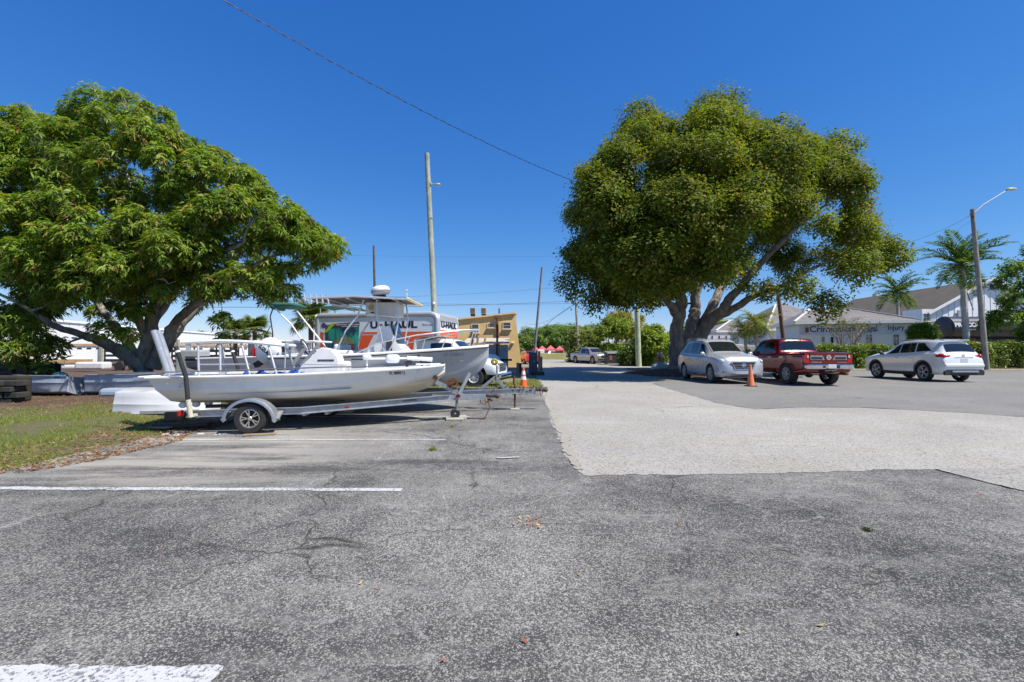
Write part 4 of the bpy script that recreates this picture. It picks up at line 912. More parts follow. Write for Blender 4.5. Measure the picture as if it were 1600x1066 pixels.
    for s in (1, -1):
        side_glass(sh, L + 1.75, L + .5, L + 1.35, L + .5, s).build('side_window', DGLASS, root, smooth=60)
        m = MB(); m.bbox((L + 3.12, s * .72, .76), (.16, .26, .26), .05); m.build('headlight', CLEARL, root)
        m = MB(); m.bbox((L + 1.7, s * 1.2, 1.4), (.1, .18, .34), .04); m.bar((L + 1.7, s * .9, 1.4), (L + 1.7, s * 1.2, 1.4), .03, .03); m.build('wing_mirror', TRIM, root)
        strip(sh, [(L + 1.85, .6), (L + 1.85, 1.14)], .014, s).build('door_seam', TRIM, root); strip(sh, [(L + .45, .6), (L + .45, 1.16)], .014, s).build('door_seam', TRIM, root)
    m = MB(); m.bbox((L + 3.22, 0, .77), (.08, 1.1, .34), .03); m.build('grille', DKIN, root)
    m = MB()
    for z in (.66, .74, .82, .90): m.bbox((L + 3.27, 0, z), (.03, 1.08, .03), .01)
    for yy in (-.55, -.18, .18, .55): m.bbox((L + 3.275, yy, .78), (.03, .04, .3), .01)
    m.build('grille_bars', CHROME, root)
    m = MB(); m.bbox((L + 3.32, 0, .46), (.24, 1.95, .20), .06); m.build('front_bumper', CHROME, root)
    m = MB(); m.bbox((L + 3.26, 0, .33), (.2, 1.8, .12), .04); m.build('air_dam', TRIM, root)
    fm = frame((L + .9, -.988, 1.02), (1, 0, 0), (0, 0, 1)); text('door_lettering', 'U-HAUL', ORANGE, root, width=.5, height=.09, m=fm, bold=.03)
    wm = wheel_mesh(.40, .24, .22, 8, 'steel', rim=M('steel_rim_white', (.66, .66, .64), .5, .2, dirt=.3))
    for s in (1, -1): put_wheel(wm, root, (L + 2.33, s * .84, .40), s); put_wheel(wm, root, (1.0, s * .86, .40), s)
    m = MB(); m.box((3.0, 0, .62), (6.2, .9, .22)); m.box((.05, 0, .52), (.12, 2.1, .14)); m.build('chassis', TRIM, root)
    return root
moving_truck()
# ================================================================== boats and trailers
def gelcoat(name, rgb, stain=0., band=None, bow=None):
    t = NT(name); sp4 = t.n('SeparateXYZ', {0: t.tc.outputs['Object']})
    c = t.mix(t.ramp(t.noise(1.3, 4), .3, .7), rgb, tuple(x * .93 for x in rgb))
    st = t.ramp(t.n('TexNoise', {'Vector': t.mapped((5, 5, .7)), 'Scale': 2., 'Detail': 6., 'Roughness': .7}).outputs[0], .55, .75, 0, .35)
    c = t.mix(st, c, (.42, .36, .26))
    zz = sp4.outputs[2]
    if bow is not None:
        e = t.math('MAXIMUM', t.math('SUBTRACT', sp4.outputs[0], bow), 0.); zz = t.math('SUBTRACT', zz, t.math('MULTIPLY', t.math('MULTIPLY', e, e), .048))
    if band is not None: c = t.mix(t.ramp(zz, band, band - .10, 0, stain), c, (.50, .41, .25))
    t.col(c); t.set(Roughness=.28, Coat_Weight=.25); MATS[name] = t.m; return t.m
def hull(stations, mats, transom=True, thick=.035):
    """stations: x, half beam, sheer z, knuckle (y,z), chine (y,z), keel z"""
    m = MB(); rows = []
    for x, b, zs, ky, kz, cy_, cz, zk in stations:
        h = [(b, zs), (b * .985, zs - .07), (ky * .5 + b * .49, zs * .45 + kz * .55), (ky + .012, kz + .015), (ky, kz), (cy_ * .5 + ky * .5, (cz + kz) / 2), (cy_ + .01, cz + .01), (cy_, cz), (cy_ * .5, (cz + zk) / 2 - .012), (0, zk)]
        xs = [x + (0 if b > .02 else 0) for _ in h]
        rows.append([(x, y, z) for y, z in h] + [(x, -y, z) for y, z in h[-2::-1]])
    m.grid(rows)
    n = len(rows[0])
    if transom: m.f.append(tuple(range(n))); m.mi.append(0)
    return m
def smooth_st(keys, n=30):
    k = np.array(keys, float); xs = np.linspace(k[0, 0], k[-1, 0], n); xs = k[0, 0] + (k[-1, 0] - k[0, 0]) * (1 - (1 - np.linspace(0, 1, n)) ** 1.25)
    tab = np.stack([np.interp(xs, k[:, 0], k[:, i]) for i in range(1, k.shape[1])], 1)
    for _ in range(3): tab[1:-1] = .25 * tab[:-2] + .5 * tab[1:-1] + .25 * tab[2:]
    return [(x, *r) for x, r in zip(xs, tab)]
def gunwale(st, w=.05, h=.035, inset=.0):
    m = MB()
    for s in (1, -1):
        rows = []
        for q in st:
            x, b, z = q[0], q[1], q[2]
            rows.append([(x, s * (b + w), z - .005), (x, s * (b + w + .004), z + h * .6), (x, s * (b + w - .02), z + h), (x, s * max(0, b - .10), z + h), (x, s * max(0, b - .10), z - .01), (x, s * (b + w), z - .005)])
        m.grid(rows)
    return m
def deck(st, x0, x1, dz, yf=.97):
    m = MB(); m.grid([[(q[0], -q[1] * yf, q[2] + dz), (q[0], 0, q[2] + dz + .015), (q[0], q[1] * yf, q[2] + dz)] for q in st if x0 - .01 <= q[0] <= x1 + .01]); return m
WHITEG = gelcoat('white_gelcoat', (.80, .79, .765), .85, .62, 2.1); DECKW = M('white_deck', (.74, .74, .73), .45, var=.06, dirt=.15); SS = M('stainless_tube', (.55, .56, .57), .35, .5, var=.1)
PVCB = M('black_pipe', (.03, .03, .032), .45); BLUETARP = M('blue_tarp', (.02, .07, .28), .5, var=.25)
SA = .152; SROOT = (-6.38, 8.74, 0)
def skiff():
    root = thing('flats_skiff', 'long white flats skiff with a low console and stern platform on the near trailer', 'boat', SROOT, SA)
    st = smooth_st([(0, .84, .955, .81, .74, .62, .54, .44), (1.0, .88, .965, .85, .745, .65, .545, .43), (2.4, .89, .99, .85, .77, .63, .565, .43), (3.4, .80, 1.03, .74, .83, .50, .61, .45), (4.2, .56, 1.07, .47, .90, .27, .69, .52), (4.75, .27, 1.10, .17, .95, .11, .80, .66), (5.0, .06, 1.12, .03, 1.02, .02, .95, .90), (5.06, .0, 1.13, 0, 1.05, 0, 1.0, .98)], 34)
    # raked transom: lower points sit further forward
    m = hull(st, None)
    v2 = []
    for (x, y, z) in m.v: v2.append((x + max(0, (.95 - z)) * .62 * max(0, 1 - x / 1.2), y, z))
    m.v = v2; hl = m.build('hull', WHITEG, root, smooth=28)
    gunwale(st, .085, .03).build('gunwale', DECKW, root, smooth=35)
    m = MB(); m.bbox((-.06, 0, .975), (.16, 1.72, .035), .012); m.build('transom_cap', DECKW, root)
    deck(st, 3.2, 5.2, -.01).build('bow_deck', DECKW, root); deck(st, -.1, 1.1, -.02).build('stern_deck', DECKW, root); deck(st, .9, 3.4, -.30, .9).build('cockpit_floor', DECKW, root)
    txt = text('registration_number', 'FL 8888 LJ', BLACKINK, root, width=.30, height=.075, bold=.03, m=frame((4.02, -.66, .955), (1, .42, .03), (0, .12, 1)))
    m = MB()
    for px in (.35, .62): m.bbox((px, -.90 if px < 3 else -.83, .86), (.02, .03, .02), .006)
    m.tube([(.52, -.865, .80), (.55, -.90, .84), (.60, -.88, .88)], .012, 6); m.build('hull_fitting', SS, root)
    # stern platform on thin legs
    zt = 1.60; a0, a1 = .30, 2.02
    m = MB(); m.grid([[(a0 + (a1 - a0) * i / 12, y, zt + .05 * math.sin(i / 12 * PI) - .05 * i / 12 + dz) for y in (-.42, -.2, 0, .2, .42)] for dz in (0,) for i in range(13)]); m.grid([[(a0 + (a1 - a0) * i / 12, y, zt - .045 + .05 * math.sin(i / 12 * PI) - .05 * i / 12) for y in (-.42, -.2, 0, .2, .42)] for i in range(13)])
    m.tube([(a0 + (a1 - a0) * i / 12, -.42, zt - .02 + .05 * math.sin(i / 12 * PI) - .05 * i / 12) for i in range(13)], .03, 8); m.tube([(a0 + (a1 - a0) * i / 12, .42, zt - .02 + .05 * math.sin(i / 12 * PI) - .05 * i / 12) for i in range(13)], .03, 8); m.bbox((a0, 0, zt - .02), (.05, .84, .05), .02); m.bbox((a1, 0, zt - .07), (.05, .84, .05), .02)
    m.build('platform_top', DECKW, root, smooth=50)
    for (xa, xb, s) in ((.58, .66, -1), (.95, 1.02, -1), (1.32, 1.52, -1), (1.78, 1.98, -1), (.62, .66, 1), (1.85, 2.0, 1)):
        m = MB(); m.tube([(xa, s * .40, zt - .04), (xb, s * .52, .97)], .021, 8); m.build('platform_leg', SS, root, smooth=60)
    m = MB(); m.tube([(.64, -.48, 1.18), (1.5, -.48, 1.18)], .012, 6); m.bbox((.42, -.40, 1.5), (.07, .05, .17), .01); m.build('platform_brace', SS, root)
    for dy in (0, .13): m = MB(); m.tube([(.16, -.50 + dy, 1.0), (-.10, -.50 + dy, 1.79)], .052, 14); m.build('angled_tube', M('polished_tube', (.50, .51, .53), .3, .5, var=.06), root, smooth=60)
    # blue folded tarp, seat box, console
    m = MB(); rr = np.random.default_rng(4); m.grid([[(1.35 + 1.2 * i / 14, -.50 + .8 * j / 7, .98 + .05 * math.sin(i * 1.7 + j) + .03 * rr.normal() - .03 * (j == 0)) for j in range(8)] for i in range(15)]); m.build('blue_cover', BLUETARP, root, smooth=70)
    m = MB(); m.bbox((2.95, .0, 1.07), (.40, .66, .30), .05); m.bbox((2.78, 0, 1.30), (.09, .62, .22), .04, m=Matrix.Rotation(-.15, 4, 'Y')); m.build('seat', DECKW, root)
    m = MB(); m.prism([(2.20, .75), (3.05, .75), (3.02, 1.22), (2.99, 1.32), (2.88, 1.45), (2.70, 1.49), (2.34, 1.12)], .58, 'Y', -.35); c = m.build('console', DECKW, root)
    m = MB(); m.bbox((2.80, -.355, 1.25), (.30, .015, .028), .006); m.build('console_slot', TRIM, c)
    m = MB(); m.bar((2.34, -.30, 1.14), (2.66, -.30, 1.56), .05, .05); m.bar((2.20, -.34, 1.16), (2.40, -.34, 1.46), .04, .06); m.build('windscreen_frame', M('grey_frame', (.25, .25, .25), .4), c)
    m = MB()
    for k in range(24): a = 2 * PI * k / 24; b2 = 2 * PI * (k + 1) / 24; m.tube([(2.36 - .07 * math.cos(a), -.10 + .17 * math.sin(a), 1.50 + .15 * math.cos(a)), (2.36 - .07 * math.cos(b2), -.10 + .17 * math.sin(b2), 1.50 + .15 * math.cos(b2))], .014, 6)
    m.build('steering_wheel', TRIM, c)
    m = MB(); m.tube([(2.10, -.48, 1.02), (2.12, -.48, 1.62)], .013, 6); m.bbox((2.13, -.47, 1.52), (.07, .06, .10), .02); m.tube([(2.45, -.5, 1.0), (2.45, -.5, 1.18), (3.2, -.5, 1.16), (3.2, -.5, 1.0)], .010, 6); m.build('grab_rail', SS, root)
    m = MB(); m.tube([(-.75, -.66, 1.03), (1.0, -.72, 1.07), (3.0, -.70, 1.13), (3.9, -.5, 1.13)], .013, 6); m.build('push_pole', M('grey_pole', (.12, .12, .125), .4), root)
    # trolling motor at the bow
    m = MB(); m.tube([(3.50, -.1, 1.27), (4.55, -.05, 1.28)], .020, 8); m.tube([(3.52, -.1, 1.0), (3.52, -.1, 1.36)], .018, 6); m.bbox((3.52, -.1, 1.30), (.16, .12, .10), .03); m.bbox((4.02, -.08, 1.27), (.26, .18, .17), .05); m.tube([(4.30, -.06, 1.28), (4.80, -.03, 1.25)], .045, 10); m.build('trolling_motor', WHITEP, root, smooth=50)
    m = MB(); m.bbox((3.34, -.1, 1.26), (.24, .05, .03), .012); m.build('tiller_handle', TRIM, root); m = MB(); m.tube([(4.60, -.06, 1.12), (4.52, -.05, 1.36)], .02, 6); m.bbox((4.62, -.03, 1.22), (.30, .05, .09), .03, m=Matrix.Rotation(.5, 4, 'Y')); m.build('propeller', TRIM, root); m = MB(); m.bbox((4.32, -.05, 1.18), (.16, .06, .10), .02, m=Matrix.Rotation(-.7, 4, 'Y')); m.build('mount_bracket', TRIM, root)
    m = MB(); m.bbox((4.72, 0, 1.155), (.5, .28, .03), .012); m.build('bow_plate', DECKW, root)
    for cx, cy_ in ((1.2, -.83), (3.35, -.76), (4.5, -.38)): m = MB(); m.bar((cx - .08, cy_, 1.055), (cx + .08, cy_, 1.055), .018, .014); m.bbox((cx, cy_, 1.03), (.05, .03, .04), .008); m.build('cleat', SS, root)
    m = MB()
    for dx in (0, .17, .33): m.sph((.42 + dx, -.55 + dx * .6, .46), .07, sq=(1, .8, .8))
    m.build('trim_fitting', DECKW, root, smooth=60)
    return root
skiff()
def trailer(name, label, loc, rz, X, wide, rail_z, tongue, wheel_r, fender=True, winch=True, aluc=ALU):
    """X: axle, narrowing point, rail front, coupler"""
    root = thing(name, label, 'boat trailer', loc, rz)
    xa, xn, xj, xc = X; xr = .62 if fender else -.3
    for s in (1, -1):
        m = MB(); y = s * wide
        P0, P1, P2 = Vector((xr, y, rail_z - .02)), Vector((xn, y, rail_z)), Vector((xj, s * .07, rail_z + tongue))
        for a, b in ((P0, P1), (P1, P2)):
            d = (b - a).normalized(); a2 = a; b2 = b + d * .01
            m.bar(a2 + Vector((0, 0, .055)), b2 + Vector((0, 0, .055)), .055, .012); m.bar(a2 - Vector((0, 0, .055)), b2 - Vector((0, 0, .055)), .055, .012); m.bar(a2 + Vector((0, -s * .022, 0)), b2 + Vector((0, -s * .022, 0)), .010, .105)
        m.build('side_rail', aluc, root)
    m = MB(); m.bar((xj - .35, 0, rail_z + tongue), (xc - .12, 0, rail_z + tongue + .0), .10, .11); m.build('tongue', aluc, root)
    m = MB(); m.bbox((xc, 0, rail_z + tongue + .03), (.24, .09, .09), .03); m.sph((xc + .12, 0, rail_z + tongue + .02), .06); m.bar((xc - .04, 0, rail_z + tongue + .06), (xc + .06, 0, rail_z + tongue + .15), .03, .02); m.build('coupler', M('coupler_dark', (.10, .085, .075), .7, .4, var=.4, scale=14), root)
    for x in (xa - .95, xa + .8, xn + .4):
        if x > xr:
            k = 1 if x <= xn else 1 - (x - xn) / (xj - xn); m = MB(); m.bar((x, -wide * k, rail_z - .075), (x, wide * k, rail_z - .075), .06, .05); m.build('cross_member', aluc, root)
    m = MB(); m.tube([(xa, -wide - .22, wheel_r), (xa, wide + .22, wheel_r)], .03, 8)
    for s in (1, -1): m.bar((xa - .35, s * wide, wheel_r + .06), (xa + .35, s * wide, wheel_r + .06), .045, .02)
    m.build('axle', RUST, root)
    wm = wheel_mesh(wheel_r, .16, wheel_r * .60, 5, 'spoke' if fender else 'steel', rim=M('pitted_chrome_rim', (.62, .60, .54), .3, .8, var=.25, scale=14, dirt=.6))
    for s in (1, -1):
        put_wheel(wm, root, (xa, s * (wide + .20), wheel_r), s)
        if fender:
            m = MB(); rows = []
            for i in range(15):
                a = -.12 + (PI + .32) * i / 14; r = wheel_r + .075; q = 1 + .12 * (abs(i - 7) / 7) ** 2
                x, z = xa + math.cos(PI - a + .04) * r * 1.15 * q, wheel_r + .01 + math.sin(a) * r * .98
                rows.append([(x, s * (wide + .085), z), (x, s * (wide + .30), z), (x + (xa - x) * .05, s * (wide + .315), z - .02), (xa + (x - xa) * .86, s * (wide + .315), wheel_r + (z - wheel_r) * .86 - .0)])
            m.grid(rows); m.build('fender', M('brushed_fender', (.42, .43, .44), .4, .7, var=.12, dirt=.25), root, smooth=50)
            for fx2, sg in ((xa - wheel_r - .16, -1), (xa + wheel_r + .16, 1)): m = MB(); m.bar((fx2, s * (wide + .03), rail_z), (fx2, s * (wide + .26), wheel_r - .02), .08, .03); m.build('fender_bracket', aluc, root)
    for s in (1, -1):
        m = MB(); m.bar((xa - 1.0, s * wide * .5, rail_z + .06), (xn + .5, s * wide * .45, rail_z + .07), .07, .06); m.build('bunk', M('bunk_carpet', (.05, .05, .055), .95), root)
    return root
tr1 = trailer('boat_trailer', 'aluminium boat trailer with a chrome wheel under the near white skiff', SROOT, SA, (1.74, 2.5, 5.15, 6.02), .82, .355, .115, .265)
m = MB(); m.tube([(5.30, 0, .57), (5.30, 0, .19)], .028, 10); m.tube([(5.30, 0, .60), (5.30, 0, .70)], .018, 8); m.bar((5.30, 0, .70), (5.22, -.12, .70), .02, .02); jk = m.build('jack', M('jack_green_grey', (.22, .28, .28), .5, .5, var=.2), tr1)
m = MB(); m.lathe([(.02, -.03), (.085, -.035), (.10, -.02), (.10, .02), (.085, .035), (.02, .03)], 20, (5.27, 0, .135), 'Y'); m.build('jack_wheel', TRIM, jk, smooth=40)
m = MB(); m.bar((5.42, 0, .50), (4.86, 0, .80), .085, .085); ws = m.build('winch_arm', ALU, tr1)
m = MB(); m.bar((5.34, 0, .52), (5.56, 0, .98), .075, .075); m.bar((5.34, -.10, .54), (5.56, -.06, .96), .02, .06); m.build('winch_post', ALU, tr1)
for dx, dy in ((4.86, -.06), (4.93, .08)):
    m = MB(); m.lathe([(.02, -.05), (.05, -.055), (.058, 0), (.05, .055), (.02, .05)], 16, (dx, dy, .88), 'Y'); m.build('bow_roller', M('brown_roller', (.10, .045, .03), .6), tr1, smooth=50)
m = MB(); m.lathe([(.06, -.06), (.11, -.06), (.11, -.045), (.05, -.045), (.05, .045), (.11, .045), (.11, .06), (.06, .06)], 18, (5.22, 0, .76), 'Y'); m.bar((5.22, -.09, .76), (5.02, -.10, .78), .02, .03); m.build('winch_reel', RUST, tr1)
for s in (-1, 1):                                       # guide posts in black pipe with a pale foot, the near one leaning
    m = MB(); m.tube([(.78, s * 1.02, .30), (.74, s * 1.03, .60)], .040, 12); m.bar((.78, s * .84, .32), (.78, s * 1.03, .32), .05, .04); gp = m.build('guide_post_foot', M('aged_post_white', (.58, .55, .42), .6, var=.15, dirt=.4), tr1)
    m = MB(); m.tube([(.74, s * 1.03, .58), (.70, s * 1.035, 1.0), (.54, s * 1.04, 1.50)], .036, 12); m.build('guide_post', PVCB, tr1, smooth=60)
    m = MB(); m.tube([(.575, s * 1.039, 1.40), (.565, s * 1.04, 1.43)], .040, 12); m.build('guide_post_band', WHITEP, tr1)
    m = MB(); m.bbox((.58, s * .94, .36), (.06, .13, .10), .02); m.build('tail_lamp', REDL, tr1)
m = MB(); m.bbox((3.28, -.80, .40), (.09, .012, .035), .008); m.build('side_marker', REDL, tr1); m = MB(); m.bbox((5.32, -.075, .50), (.10, .012, .05), .008); m.build('side_marker', REDL, tr1)
m = MB(); rr = np.random.default_rng(2)
for k in range(3): m.tube([(5.78 + .1 * k, .02 * k, .43), (5.80 + .09 * k, .05, .34 + .03 * k), (5.88 + .08 * k, 0, .30 + .04 * k), (5.98, 0, .44)], .009, 6)
m.tube([(5.94, 0, .44), (5.98, -.02, .25), (5.92, -.04, .12), (5.86, -.05, .02), (5.76, -.02, .012)], .010, 6); m.build('safety_chain', RUST, tr1)
text('maker_lettering', 'CONTINENTAL', BLACKINK, tr1, width=.30, height=.035, bold=.02, m=frame((4.22, -.335, .425), (1, .29, .045), (0, 0, 1)))
bl = MB(); bl.bbox((0, 0, .03), (.36, .2, .055), .012); bl.bbox((.16, .05, .045), (.16, .16, .09), .02)
ob = bl.build('wood_block', M('pale_block', (.42, .40, .33), .85, var=.25)); ob.location = (tr1.matrix_basis @ Vector((5.26, -.02, 0))); ob.rotation_euler[2] = .1; tag(ob, 'pale wooden block under the small jack wheel of the near trailer', 'block')
# lumber around the stern
def board(c, sz, rz, label, mt=WOOD, rx=0.): 
    m = MB(); m.bbox((0, 0, 0), sz, .006); o = m.build('timber_board', mt); o.location = c; o.rotation_euler = (rx, 0, rz); tag(o, label, 'board'); return o
g0 = G(268, 661)
board((g0.x, g0.y + .1, .12), (.36, .10, .17), .12, 'short brown timber block standing behind the skiff stern on the grass', M('brown_timber', (.20, .12, .07), .85, var=.25))
g1 = G(250, 672); board((g1.x, g1.y, .05), (.42, .12, .03), -.12, 'thin weathered board lying on the grass edge below the timber block')
g2 = G(300, 668); board((-6.05, 8.5, .07), (.9, .22, .05), .2, 'dark plank lying flat under the skiff transom', M('dark_timber', (.06, .045, .035), .9))
g3 = G(250, 652); board((g3.x + .1, g3.y + .15, .10), (1.1, .18, .07), .13, 'grey painted plank supporting the overturned white hull', M('grey_plank', (.30, .31, .31), .7, var=.2))
g4 = G(402, 680); board((g4.x + .05, g4.y - .02, .015), (.5, .12, .025), .3, 'thin plank chocking the near trailer wheel on the asphalt')
g5 = G(540, 645); board((g5.x, g5.y, .05), (.32, .14, .09), .1, 'pale wood chock on the asphalt between the two trailers', M('pale_block', (.42, .40, .33), .85))
m = MB(); r_ = np.random.default_rng(5); gg = G(300, 679)
for k in range(7): m.sph((gg.x + r_.normal() * .26, gg.y + r_.normal() * .05, .0), r_.uniform(.03, .07), 7, 4, (1.5, 1, .35))
o = m.build('broken_concrete', M('pale_rubble', (.50, .49, .46), .9, var=.2)); tag(o, 'pale broken concrete crumbs at the corner of asphalt and lawn', 'rubble', kind='stuff')
# overturned hull behind the stern
def small_hull(name, label, loc, rz, L, B, H, mt, up=False, tilt=0.):
    root = thing(name, label, 'dinghy', loc, rz)
    st = smooth_st([(0, B * .42, H, B * .40, H * .6, B * .36, H * .15, 0), (L * .3, B * .5, H, B * .48, H * .6, B * .42, H * .12, 0), (L * .65, B * .42, H * 1.03, B * .38, H * .65, B * .28, H * .2, .02), (L * .9, B * .18, H * 1.1, B * .14, H * .8, B * .08, H * .5, H * .25), (L, .01, H * 1.15, .01, H * .9, 0, H * .7, H * .55)], 20)
    m = hull(st, None); gm = gunwale(st, .03, .02); dm = deck(st, 0, L, -.05, .95)
    for q in (m, gm, dm):
        q.v = [(x, y * math.cos(tilt) - z * math.sin(tilt), z * math.cos(tilt) + y * math.sin(tilt)) for x, y, z in ([(x, -y, H * 1.05 - z) for x, y, z in q.v] if not up else q.v)]
    m.build('hull', mt, root, smooth=35); gm.build('gunwale', mt, root); dm.build('deck', M('dinghy_inside', (.35, .36, .36), .7, dirt=.4), root); return root
o = small_hull('overturned_dinghy', 'white blunt ended dinghy hull overturned on the grass behind the skiff stern', (-8.72, 10.6, .05), .04, 2.0, 1.3, .52, gelcoat('dinghy_white', (.56, .565, .57)), False)
GB = M('blue_grey_fibreglass', (.33, .38, .44), .5, var=.15, dirt=.45)
small_hull('shaded_dinghy', 'left of two blue grey dinghies lying in the shade of the mango tree', (-13.7, 14.6, .05), PI, 2.15, 1.1, .55, GB, True, .12)
small_hull('shaded_dinghy', 'blue grey dinghy nearest the mango trunk, right of its twin in the shade', (-13.4, 14.9, .05), .05, 2.5, 1.2, .60, GB, True, -.05)
m = MB(); m.bbox((0, 0, 0), (.9, .45, .28), .1); o = m.build('plastic_tub', M('blue_grey_tub', (.28, .34, .42), .5, dirt=.3)); o.location = (-11.9, 14.0, .17); o.rotation_euler[2] = .2; tag(o, 'low blue grey plastic tub in front of the shaded dinghies', 'tub')
m = MB(); m.sph((0, 0, 0), .16, sq=(1.3, 1, .8)); o = m.build('teal_bundle', M('teal_cloth', (.02, .12, .15), .7, var=.3), smooth=60); o.location = (-14.0, 14.3, .66); tag(o, 'small teal cloth bundle on top of the left shaded dinghy', 'bundle')
# ---- second boat with T-top
def ttop_boat():
    root = thing('centre_console_boat', 'large grey sided centre console boat with a T-top and radar dome behind the skiff', 'boat', (-5.35, 11.25, 0), .0)
    HG = gelcoat('blue_grey_gelcoat', (.40, .43, .46), .35, .75)
    st = smooth_st([(0, 1.10, 1.27, 1.06, .98, .98, .72, .55), (1.6, 1.18, 1.30, 1.12, 1.0, 1.0, .72, .52), (3.0, 1.05, 1.38, .92, 1.06, .76, .76, .54), (3.9, .74, 1.45, .56, 1.14, .38, .86, .62), (4.4, .42, 1.49, .27, 1.22, .16, 1.0, .78), (4.70, .14, 1.52, .08, 1.36, .04, 1.2, 1.05), (4.78, 0, 1.53, 0, 1.42, 0, 1.36, 1.3)], 34)
    hull(st, None).build('hull', HG, root, smooth=30); gunwale(st, .05, .055).build('gunwale', DECKW, root, smooth=35)
    m = MB()
    for s in (1, -1): m.tube([(q[0], s * (q[1] + .055), q[2] - .012) for q in st], .016, 6)
    m.build('rub_rail', TRIM, root); deck(st, 2.6, 4.8, .0).build('bow_deck', DECKW, root); deck(st, -.01, 2.8, -.4, .92).build('cockpit_floor', DECKW, root)
    text('registration_number', 'NC 12 8420 BY', BLACKINK, root, width=.50, height=.06, bold=.03, m=frame((3.82, -.83, 1.30), (1, .58, .04), (0, .2, 1)))
    text('hull_lettering', 'CENTURY', M('blue_lettering', (.03, .06, .2), .4), root, width=.55, height=.07, bold=.04, m=frame((.62, -1.165, 1.06), (1, -.02, .0), (0, -.1, 1)))
    m = MB(); m.tube([(3.0, -1.0, 1.05), (3.9, -.66, 1.14), (4.2, -.48, 1.2)], .006, 5); m.build('hull_crease', TRIM, root)
    # T-top
    zt = 2.62
    m = MB(); m.grid([[(.72 + 2.24 * i / 8, y, zt + .05 * math.cos(y * 1.4) + .035 * math.sin(i / 8 * PI)) for y in np.linspace(-.7, .7, 9)] for i in range(9)]); m.grid([[(.72 + 2.24 * i / 8, y, zt - .03 + .05 * math.cos(y * 1.4) + .03 * math.sin(i / 8 * PI)) for y in np.linspace(-.7, .7, 9)] for i in range(9)]); m.build('canopy', M('canopy_tan_black', (.13, .12, .105), .8, var=.25), root, smooth=60)
    m = MB()
    for s in (1, -1):
        m.tube([(.70, s * .85, zt), (1.8, s * .87, zt + .04), (2.98, s * .85, zt - .02)], .022, 8); m.tube([(.74, s * .55, zt - .03), (1.35, s * .5, zt - .14), (1.78, s * .42, zt - .20)], .018, 6)
    for x in (.72, 1.1, 1.6, 2.2, 2.6, 2.96): m.tube([(x, -.85, zt), (x, .85, zt)], .016, 6)
    m.build('canopy_frame', SS, root, smooth=60)
    for s in (1, -1):
        for pts in ([(1.88, s * .50, zt), (1.75, s * .52, 2.25), (1.50, s * .58, 1.9), (1.25, s * .66, 1.30)], [(2.18, s * .48, zt), (2.20, s * .5, 2.2), (2.32, s * .52, 1.7), (2.38, s * .52, 1.3)], [(2.66, s * .46, zt), (2.70, s * .48, 2.2), (2.62, s * .5, 1.7), (2.42, s * .5, 1.30)], [(2.0, s * .5, 2.3), (2.7, s * .48, 2.22)]):
            m = MB(); m.tube(pts, .020, 8); m.build('canopy_leg', SS, root, smooth=60)
    m = MB(); m.bbox((2.25, 0, 2.42), (.75, .72, .34), .03); eb = m.build('electronics_box', M('box_offwhite', (.52, .51, .47), .5, var=.08), root)
    m = MB(); m.lathe([(.001, 0), (.07, 0), (.07, .012), (.001, .014)], 16, (2.02, -.37, 2.46), 'Y'); m.build('speaker', M('brass_grille', (.34, .26, .10), .5), eb); m = MB(); m.bbox((2.05, -.365, 2.32), (.07, .01, .06), .005); m.build('switch_panel', TRIM, eb)
    m = MB(); m.lathe([(.001, -.11), (.12, -.11), (.2, -.09), (.225, -.03), (.225, .03), (.20, .08), (.13, .11), (.001, .115)], 28, (0, 0, 0)); rd = m.build('radar_dome', DECKW, root, smooth=60); rd.location = (2.13, 0, 2.90); rd.rotation_euler = (0, -.16, 0)
    m = MB(); m.lathe([(.21, -.04), (.232, -.035), (.232, -.01), (.215, 0)], 28); o = m.build('radar_band', M('grey_band', (.3, .3, .31), .4), rd); m = MB(); m.bbox((0, 0, -.15), (.2, .2, .1), .02); m.build('radar_mount', TRIM, rd)
    for k in range(5): m = MB(); m.tube([(.66 + .12 * k, -.80 + .03 * k, zt - .12), (.62 + .12 * k, -.80 + .03 * k, zt + .10)], .022, 8); m.build('rod_holder', SS, root, smooth=60)
    m = MB(); m.tube([(2.75, .1, zt + .03), (2.75, .1, zt + .3)], .012, 6); m.bbox((2.75, .1, zt + .30), (.06, .06, .03), .01); m.build('antenna', WHITEP, root)
    m = MB(); m.bbox((2.98, 0, zt - .01), (.07, 1.7, .07), .03); m.build('canopy_light_bar', M('cream_bar', (.6, .52, .3), .5), root)
    m = MB(); m.prism([(1.95, .9), (2.75, .9), (2.80, 1.45), (2.62, 1.62), (2.48, 1.98), (2.30, 2.02), (2.10, 1.55), (1.95, 1.45)], .8, 'Y', -.40); cc = m.build('console', DECKW, root)
    m = MB(); m.bbox((2.46, -.407, 1.56), (.14, .012, .24), .005); m.build('console_hatch', DGLASS, cc)
    m = MB(); m.grid([[(2.66, y, 1.62), (2.50, y * .9, 2.06)] for y in (-.38, -.19, 0, .19, .38)]); m.build('windscreen', DGLASS, cc)
    m = MB(); m.bbox((1.35, 0, 1.22), (.5, .9, .45), .06); m.bbox((1.22, 0, 1.50), (.12, .9, .18), .05); m.build('leaning_seat', DECKW, root); m = MB(); m.bbox((.78, -.2, 1.28), (.5, .6, .36), .06); m.build('livewell_box', DECKW, root)
    # bow rail
    m = MB()
